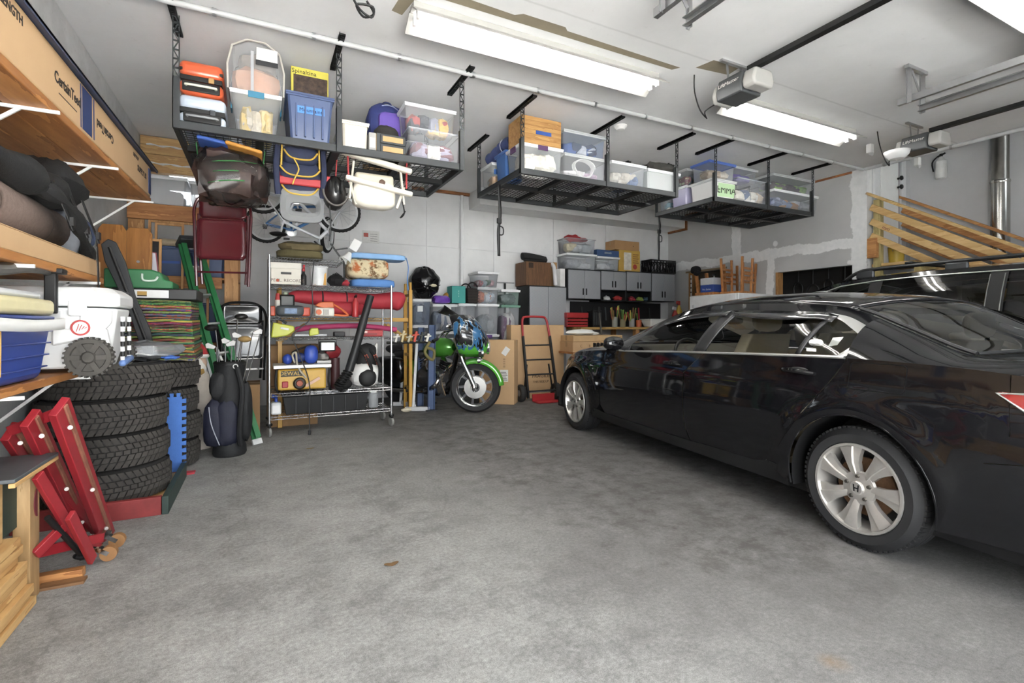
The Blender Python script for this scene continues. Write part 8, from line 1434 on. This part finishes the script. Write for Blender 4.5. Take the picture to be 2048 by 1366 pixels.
# on the tall cabinet
t = carton(4.06, 4.56, 7.52, 7.92, 1.832, 2.24, 'dark brown wood-grain carton on the tall cabinet', m=m_wood('7a5632', '5c3e22', 14, (1, 1, .08)), tape=False); MB().box(-.20, -.11, -.2025, -.2005, .30, .39).build('dark_patch', mt('3a2a1c', .8), t)
t = thing('rolled_mat', 'black rolled mat lying on the dark brown carton', 'mat', (4.35, 7.7, 2.24)); MB().tube(smooth_path([(4.04, 7.66, 2.34), (4.15, 7.66, 2.345), (4.35, 7.66, 2.325), (4.55, 7.66, 2.295)], 4), [.03]+[.065]*11+[.03], 12).build('roll', BAG, t); MB().tube(smooth_path([(4.06, 7.60, 2.265), (4.3, 7.6, 2.265), (4.5, 7.6, 2.26)], 4), .022, 8).build('strap', BLACK, t)
t = thing('white_hose', 'white hooped vent hose standing on the tall cabinet', 'hose', (4.68, 7.7, 1.83)); MB().tube(smooth_path([(4.60, 7.72, 1.87), (4.60, 7.72, 2.15), (4.66, 7.72, 2.25), (4.74, 7.72, 2.18), (4.77, 7.72, 1.87)], 5), .036, 12).build('hose', mt('c9c9cb', .5, var=.1), t); MB().box(4.57, 4.80, 7.68, 7.76, 1.832, 1.842).build('plate', WHITEP, t)
carton(4.80, 4.90, 7.6, 7.8, 1.832, 2.16, 'narrow white carton at the edge of the tall cabinet', m=mt('dcdcda', .6), tape=False); carton(4.80, 4.88, 7.84, 7.94, 1.832, 2.30, 'narrow brown carton behind the white one on the tall cabinet', m=CARD2, tape=False)
t = thing('small_monitor', 'thin dark monitor on a stand behind the bin stacks', 'monitor', (3.9, 7.6, 0)); MB().box(3.62, 3.98, 7.80, 7.83, 1.875, 1.895).build('top_edge', mt('8b8d90', .4), t); MB().cyl((3.8, 7.815, 0), (3.8, 7.815, 1.875), .02).build('pole', BLACK, t)
# ---- workbench
t = thing('workbench', 'long timber workbench with black pegboard under the wall cabinets', 'workbench', (6.2, 7.5, 0)); 
for k in range(3): MB().box(4.95, 7.55, 7.18+.27*k, 7.445+.27*k, 1.07, 1.11).build('top_plank', m_wood('bd9a52', '96752f', 5, (.12, 1, 1)), t, bevel=.003)
for x in (5.0, 6.2, 7.45):
    for y in (7.22, 7.9): MB().box(x, x+.09, y, y+.09 if y < 7.5 else y+.06, 0, 1.068).build('leg', PINEZ, t, bevel=.003)
MB().box(5.25, 7.5, 7.962, 7.978, 1.115, 1.60).build('pegboard', mt('1c1c1e', .6), t)
for k in range(7): x = 5.5+.28*k; MB().bar((x, 7.955, 1.50), (x+.02, 7.955, 1.30-.03*(k % 3)), .03, .012, up=(0, 1, 0)).build('pegged_tool', mt(('3a3a3c', '2b2b2c', '55585a', 'b8243c', '2b2b2c', 'a82a3c', '3a3a3c')[k], .5), t)
a, b = fr1(1134, 7.4), fr1(1177, 7.4); t = thing('tool_chest', 'red metal tool chest with silver drawer edges on the workbench', 'tool chest', ((a+b)/2, 7.5, 1.112)); RT = mt('b02024', .35, var=.06); MB().box(a, b, 7.42, 7.72, 1.112, 1.36).build('case', mt('8a1a1e', .4), t, bevel=.006); MB().box(a-.004, b+.004, 7.40, 7.72, 1.275, 1.37).build('lid', RT, t, bevel=.012)
for k in range(3): d = MB().box(a+.008, b-.008, 7.408, 7.42, 1.12+.052*k, 1.165+.052*k).build('drawer', RT, t, bevel=.002); MB().box(a+.008, b-.008, 7.398, 7.409, 1.153+.052*k, 1.165+.052*k).build('drawer_pull', CHROME, d)
t = thing('black_bin', 'black tool caddy standing right of the red tool chest', 'caddy', (fr1(1195, 7.4), 7.5, 1.112)); x = fr1(1195, 7.45); MB().box(x-.10, x+.10, 7.45, 7.65, 1.112, 1.42).build('case', BLACK, t, bevel=.01)
for k in range(4): MB().box(x-.075+.045*k, x-.055+.045*k, 7.444, 7.452, 1.15, 1.38).build('slot', mt('4a4a4c', .5), t)
for k, (px, h, c, lb) in enumerate(((1228, .26, 'c9ccc4', 'clear jar with green stems'), (1244, .20, 'b9b08c', 'tan jar with paintbrushes'), (1262, .22, 'c9cccc', 'clear jar with wooden sticks'), (1276, .18, 'c0602c', 'orange spray bottle'))):
    x = fr1(px, 7.3); t = thing('jar', lb+' at the front of the workbench', 'jar', (x, 7.28, 1.112), group='jars on the workbench'); MB().lathe([(0, 0), (.05, 0), (.052, .01), (.052, h*.7), (.045, h*.72)], (x, 7.28, 1.112), (0, 0, 1), 16).build('jar', glassy(c, .5, .1) if k != 3 else mt(c, .4), t); r = random.Random(k)
    for j in range(12 if k != 3 else 1): q = r.uniform(0, 6.28); MB().cyl((x+.02*math.cos(q), 7.28+.02*math.sin(q), 1.12), (x+.085*math.cos(q), 7.28+.06*math.sin(q), 1.12+h+.13*r.random()), .006, .012, n=6).build('stem', mt(('7a9a3c', 'a83a2c', '8a6a3c', '5a7a3c', 'c9b04c')[j % 5], .7), t)
t = thing('white_tub', 'white oval basin on the workbench behind the sedan', 'basin', (fr1(1310, 7.3), 7.3, 1.112)); x = fr1(1312, 7.3); MB().box(x-.22, x+.22, 7.2, 7.5, 1.112, 1.26, tp=.05).build('basin', WHITEP, t, bevel=.02); MB().box(x-.235, x+.235, 7.19, 7.51, 1.25, 1.265).build('rim', WHITEP, t, bevel=.005)
t = thing('pitchfork', 'long-handled tool leaning on the front of the workbench', 'tool', (fr1(1203, 7.1), 7.1, 0)); x = fr1(1203, 7.1); MB().tube([(x+.06, 7.0, 0), (x-.02, 7.14, 1.38)], .014, 8).build('handle', mt('5a564e', .6), t); MB().bar((x-.02, 7.135, 1.36), (x-.025, 7.15, 1.47), .05, .02, up=(0, 1, 0)).build('grip', BLACK, t)
# cartons and cloth stacked on a trestle in front of the bench
t = thing('trestle_table', 'low trestle stacked with cartons between the hand truck and sedan', 'table', (5.0, 6.7, 0)); MB().box(4.30, 5.75, 6.45, 7.0, .70, .73).build('top', PINEX, t, bevel=.003)
for x in (4.35, 5.65):
    for y in (6.5, 6.92): MB().box(x, x+.05, y, y+.05, 0, .699).build('leg', PINEZ, t)
carton(4.32, 4.95, 6.48, 6.85, .731, .89, 'flat tan carton with black hooks on the trestle', m=CARD, txt=(('C', .25, .55, .06, '8a6a40'), ('8', .5, .55, .06, '8a6a40')), group='cartons on the trestle'); carton(4.34, 5.3, 6.5, 6.9, .892, .985, 'long pale carton under the white cloth', m=mt('c9a878', .8), group='cartons on the trestle'); carton(5.10, 5.55, 6.5, 6.85, .731, .89, 'orange brown carton at the right of the trestle', m=CARD2, group='cartons on the trestle')
t = thing('white_cloth', 'crumpled white cloth on the long pale carton', 'cloth', (4.7, 6.65, .985)); MB().blob((4.62, 6.66, 1.03), (.26, .14, .05), 16, 9, amp=.14, flat=.05).build('cloth', mt('dcdcd8', .8, var=.05, bump=.3), t); MB().blob((4.80, 6.62, 1.01), (.10, .09, .026), 12, 7, amp=.14).build('fold', mt('dcdcd8', .8), t)
for k in range(3):
    x = 4.72+.07*k; t = thing('coat_hook', ('left', 'middle', 'right')[k]+' black metal hook lying at the front of the tan carton', 'hook', (x, 6.47, .8), group='black hooks'); MB().tube(smooth_path([(x, 6.472, .84), (x, 6.44, .86), (x+.01, 6.43, .80), (x+.02, 6.44, .78)], 4), .010, 6).build('hook', BLACK, t); MB().box(x-.02, x+.02, 6.470, 6.478, .80, .87).build('plate', BLACK, t)
# ---- right wall niche: hanging tools
t = thing('tool_board', 'dark board with hung hand tools in the wall opening', 'tool board', (7.86, 7.0, 1.2)); MB().box(7.88, 7.90, 6.64, 7.39, 1.2, 2.19).build('board', mt('4a4238', .8), t)
for k in range(9):
    y = 7.32-.07*k; c = ('c9c6c0', '8a6a2c', 'c4a41c', '6a6a6c', 'c9b82c', '3a3a3c', 'b8b8ba', '8a8a8c', 'b02a30')[k]; z1 = 2.12-.06*(k % 3); MB().bar((7.87, y, z1), (7.87, y-.02, z1-.42+.08*(k % 4)), .028, .018, up=(1, 0, 0)).build('tool_handle', mt(c, .5), t, bevel=.004); MB().bar((7.865, y-.03, z1), (7.865, y+.03, z1), .03, .03, up=(1, 0, 0)).build('tool_head', mt('55565a', .4, .6), t)
t = thing('spirit_level', 'white slotted rail fixed at the left of the tool opening', 'rail', (7.74, 7.36, 1.5)); MB().box(7.738, 7.748, 7.34, 7.37, 1.3, 2.15).build('rail', WHITEP, t); 
for k in range(9): MB().box(7.734, 7.739, 7.345, 7.365, 1.34+.09*k, 1.37+.09*k).build('slot', BLACK, t)
for (z, lb, c1, c2) in ((1.62, 'red and yellow spray bottle standing on the bench end', 'b82c24', 'd0b02c'), (1.50, 'white spray bottle standing at the bench end', 'd0d2d4', 'b03a30')):
    p = at(1358 if z > 1.6 else 1350, 590, Y=7.3); t = thing('spray_bottle', lb, 'bottle', (p.x, 7.3, 1.112), group='spray bottles'); h = z-1.112; MB().lathe([(0, 0), (.06, 0), (.062, .02), (.06, h*.6), (.025, h*.8), (.02, h*.85)], (p.x, 7.3, 1.112), (0, 0, 1), 16).build('bottle', mt(c2, .4), t); MB().bar((p.x, 7.3, 1.112+h*.9), (p.x-.07, 7.28, 1.112+h*.95), .04, .06).cyl((p.x, 7.3, 1.112+h*.84), (p.x, 7.3, 1.112+h), .025).build('trigger', mt(c1, .4), t)
# white fridge with upturned chairs on it
t = thing('white_fridge', 'white fridge against the right wall, only its top showing over the sedan', 'fridge', (7.3, 6.0, 0)); MB().box(6.88, 7.70, 5.55, 6.55, .02, 1.67).build('body', mt('dedfdf', .4), t, bevel=.015); MB().box(6.84, 6.875, 5.56, 6.54, .05, 1.05).build('door', mt('dedfdf', .4), t, bevel=.012); MB().box(6.84, 6.875, 5.56, 6.54, 1.07, 1.66).build('door', mt('dedfdf', .4), t, bevel=.012); MB().box(6.815, 6.84, 6.42, 6.45, 1.2, 1.5).build('handle', mt('b9babb', .4), t)
OW = m_wood('cf9048', 'a96c28', 6, (1, 1, .2), rough=.4)
def stool(c, rz, label, s=1):
    t = thing('wooden_chair', label, 'chair', c, rz, group='upturned wooden chairs', local=True)
    MB().box(-.20, .20, -.19, .19, .0, .035).build('seat', OW, t, bevel=.008)
    for x in (-.17, .17):
        for y in (-.16, .16): MB().bar((x, y, .035), (x*1.12, y*1.12, .52*s), .035, .035).build('leg', OW, t, bevel=.005)
    for z in (.20, .28, .36): MB().bar((-.18, -.17, z*s), (.18, -.17, z*s), .035, .014, up=(0, 1, 0)).bar((-.18, .17, z*s), (.18, .17, z*s), .035, .014, up=(0, 1, 0)).build('rung', OW, t)
    return t
z = 1.672; stool((7.15, 5.80, z), .25, 'upturned orange wooden chair nearest the camera on the fridge', 1.15); stool((7.40, 5.87, z+.04), -.3, 'upturned orange wooden chair further back on the fridge', 1.0) if False else stool((7.50, 6.02, z), .1, 'upturned orange wooden chair against the wall on the fridge', 1.05)
t = thing('wooden_bench', 'orange wooden stool lying upturned at the left of the fridge top', 'stool', (7.1, 6.35, z)); MB().box(6.95, 7.3, 6.12, 6.52, z, z+.05).build('seat', OW, t, bevel=.006); [MB().bar((x, 6.48, z+.05), (x, 6.54, z+.42), .05, .04).build('leg', OW, t) for x in (7.0, 7.26)]
t = thing('tool_box_carton', 'blue and white carton on the fridge among chairs', 'box', (7.08, 6.27, z+.05)); MB().box(6.98, 7.2, 6.14, 6.42, z+.052, z+.18).build('lower_box', mt('2f56a8', .5), t, bevel=.004); MB().box(6.98, 7.2, 6.14, 6.42, z+.181, z+.30).build('upper_box', mt('dcdfe2', .5), t, bevel=.004); text('lettering', 'Pro Series', .045, mt('d0d8e8', .5, var=0), (6.978, 6.28, z+.10), (0, -1, 0), (0, 0, 1), t)
t = thing('cap', 'black baseball cap hung on the upturned stool leg', 'hat', (7.0, 6.54, z+.40)); MB().blob((7.0, 6.54, z+.46), (.09, .10, .08), 14, 9, amp=.05, flat=.3).build('crown', mt('1c1d22', .85), t); MB().blob((6.94, 6.46, z+.40), (.06, .06, .05), 10, 7, amp=.1).build('brim', mt('1c1d22', .85), t)
# dim things inside the wide opening
for k, (y, z, r) in enumerate(((4.6, 1.7, .10), (4.85, 1.78, .07), (5.1, 1.66, .11), (5.35, 1.75, .08))):
    t = thing('stored_gear', ('first', 'second', 'third', 'fourth')[k]+' dark hanging coil from the right inside the wide wall opening', 'gear', (8.1, y, z), group='dark gear in the wall opening'); MB().tube([(8.1, y+r*math.cos(q), z+r*1.4*math.sin(q)) for q in [i*.45 for i in range(14)]], .016, 6, closed=True).build('coil', BLACK, t); MB().tube([(8.1, y, z+r*1.4), (8.1, y, 2.395)], .01, 6).build('hanger', BLACK, t)
t = thing('gear_rail', 'dark rail across the wide wall opening', 'rail', (8.0, 4.9, 1.6)); MB().tube([(8.0, 4.25, 1.85), (8.0, 5.0, 1.60), (8.0, 6.5, 1.58)], .02, 8).build('rail', BLACK, t); MB().cyl((8.0, 4.75, 0), (8.0, 4.75, 1.7), .02).build('post', BLACK, t)
# ---- stairs with timber rails
LUM = m_wood('dcbb80', 'c09a58', 5, (1, .12, 1)); LUO = m_wood('cf9a58', 'ad763a', 5, (1, .12, 1)); GRN = m_wood('c4b47a', 'a3935a', 5, (1, 1, .15))
t = thing('staircase', 'raw timber stairs with plank railings climbing to the white door', 'stairs', (8.3, 3.0, 0)); X0, X1 = 7.83, 8.58; yl, zl = 3.55, 2.02; sl = .62
MB().box(X0, X1, yl, 4.08, zl-.04, zl).build('landing', LUM, t, bevel=.003); MB().box(X0-.10, X0-.035, 3.97, 4.09, zl+.08, zl+.36).build('landing_plank', LUO, t, bevel=.003)
n = 10
for k in range(n):
    y = yl-.27*(k+1); z = zl-.19*(k+1); MB().box(X0+.02, X1-.02, y, y+.29, z-.035, z).build('tread', LUO, t, bevel=.004); MB().box(X0+.03, X1-.03, y+.255, y+.272, z, z+.154).build('riser', GRN, t)
for x in (X0, X1-.04): MB().prism([(yl, zl-.30), (yl, zl-.04), (yl-.27*n, zl-.19*n-.04+.0), (yl-.27*n, max(0, zl-.19*n-.30))], lambda a, b, d: (d, a, b), x-.02, x+.018).build('stringer', GRN, t)
for y in (4.0, 2.45, .95): zt = 2.95-(4.0-y)*sl if y < 3.9 else 2.93; MB().box(X0-.03, X0+.06, y-.045, y+.045, 0 if y < 3.9 else zl-.5, zt).build('post', GRN if y > 3.9 else LUM, t, bevel=.004)
for xr, m in ((X0-.055, LUM), (X1+.03, LUO)):
    zo = 0 if xr < 8.2 else .05; MB().bar((xr+.02, 4.12, 3.04+zo), (xr+.02, .8, 3.04+zo-3.32*sl), .09, .036, up=(0, 0, 1)).build('handrail', m, t, bevel=.003)
    for k in range(3): MB().bar((xr, 4.06, 2.83-.205*k+zo), (xr, .85, 2.83-.205*k+zo-3.21*sl), .03, .088, up=(0, 0, 1)).build('rail_plank', m, t, bevel=.003)
    if xr < 8.2: text('lettering', 'mm', .07, mt('7a3a34', .7, var=0), (xr-.016, 3.86, 2.49), (0, -1, -sl), (0, -sl, 1), t)
t = thing('yellow_bucket', 'yellow bucket on the stair landing behind the railing post', 'bucket', (7.98, 3.9, 2.02)); MB().lathe([(0, 0), (.085, 0), (.10, .22), (.105, .225), (.095, .225)], (8.02, 3.86, 2.021), (0, 0, 1), 18).build('pail', mt('c4a81c', .45), t); MB().tube([(8.02+.1*math.cos(q), 3.86, 2.2-.05*math.sin(q)) for q in [math.pi*i/8 for i in range(9)]], .004, 5).build('handle', STEEL, t)
d = struct(MB().box(8.05, 8.52, YA-.03, YA-.001, zl, 4.1).build('door_2', WHITEP, bevel=.004)); struct(MB().box(8.60, 8.72, YA-.03, YA-.001, zl, 4.1).box(7.9, 8.03, YA-.03, YA-.001, zl, 4.1).build('trim_9', TRIMW)); MB().box(8.521, 8.535, YA-.028, YA-.004, zl, 4.1).build('gap', BLACK, d)
for z in (3.20, 3.33): MB().lathe([(0, -.07), (.03, -.065), (.036, -.045), (.015, -.03), (.015, 0)], (8.49, YA-.03, z), (0, 1, 0), 16).build('knob', BLACK, d)
p = at(1885, 335, X=8.86); t = thing('fire_extinguisher', 'white fire extinguisher with green label on the stairwell wall', 'extinguisher', (8.83, p.y, p.z-.2)); MB().lathe([(0, -.17), (.06, -.165), (.068, -.14), (.068, .08), (.03, .13), (.02, .15)], (8.82, p.y, p.z), (0, 0, 1), 20).build('cylinder', mt('e2e2e0', .35), t); MB().bar((8.82, p.y-.05, p.z+.19), (8.82, p.y+.04, p.z+.16), .02, .02).cyl((8.82, p.y, p.z+.14), (8.82, p.y, p.z+.19), .02).build('valve', BLACK, t); MB().tube(smooth_path([(8.80, p.y+.03, p.z+.16), (8.78, p.y+.09, p.z+.08), (8.79, p.y+.08, p.z-.05)], 4), .010, 6).build('hose', BLACK, t); MB().lathe([(.069, -.06), (.070, -.06), (.070, .04), (.069, .04)], (8.82, p.y, p.z-.03), (0, 0, 1), 20, closed=True, a0=2.2, a1=4.2).build('label', mt('2f6a4a', .5), t); MB().box(8.86, 8.9, p.y-.04, p.y+.04, p.z-.02, p.z+.06).build('bracket', STEEL, t)
p = at(1997, 380, X=8.72); t = thing('metal_duct', 'shiny metal flue pipe rising by the stairwell wall', 'duct', (8.72, p.y, 0)); FLU = mt('b9b7b2', .22, 1, var=.25, sc=4); MB().cyl((8.77, p.y, 0), (8.77, p.y, 3.05), .098, n=28).build('lower_pipe', FLU, t); MB().cyl((8.77, p.y, 3.051), (8.77, p.y, 4.99), .09, n=28).build('upper_pipe', mt('8d8a84', .35, 1, var=.25, sc=3), t); MB().lathe([(.099, -.02), (.105, 0), (.099, .02)], (8.77, p.y, 3.05), (0, 0, 1), 28).build('clamp_ring', FLU, t)
p = at(738, 474, Y=7.97); t = thing('wall_poster', 'small printed safety sheet with a red square on the back wall', 'poster', (p.x, 7.98, p.z-.1)); MB().box(p.x-.10, p.x+.16, 7.978, 7.986, p.z-.09, p.z+.10).build('sheet', mt('c9cac8', .7, var=.12, sc=30), t); MB().box(p.x-.08, p.x-.01, 7.975, 7.979, p.z+.0, p.z+.06).build('red_square', mt('b0564c', .7), t)
for k in range(4): MB().box(p.x+.02, p.x+.13, 7.975, 7.979, p.z-.06+.035*k, p.z-.055+.035*k).build('print_line', mt('77787a', .7, var=0), t)
for (px, py, c, lb) in ((620, 897, '8d7a4a', 'small dry leaf on the floor in front of the cart'), (783, 1128, '7a5c34', 'brown leaf crumb in the middle of the floor')):
    p = at(px, py, Z=.002); t = thing('dry_leaf', lb, 'leaf', p, group='bits on the floor'); MB().prism([(.035*math.cos(q), .016*math.sin(q)*(1+.3*math.sin(3*q))) for q in [i*.52 for i in range(12)]], lambda a, b, d: (p.x+a, p.y+b, d+.004*abs(a)/.035), .001, .003).build('leaf', mt(c, .9), t)
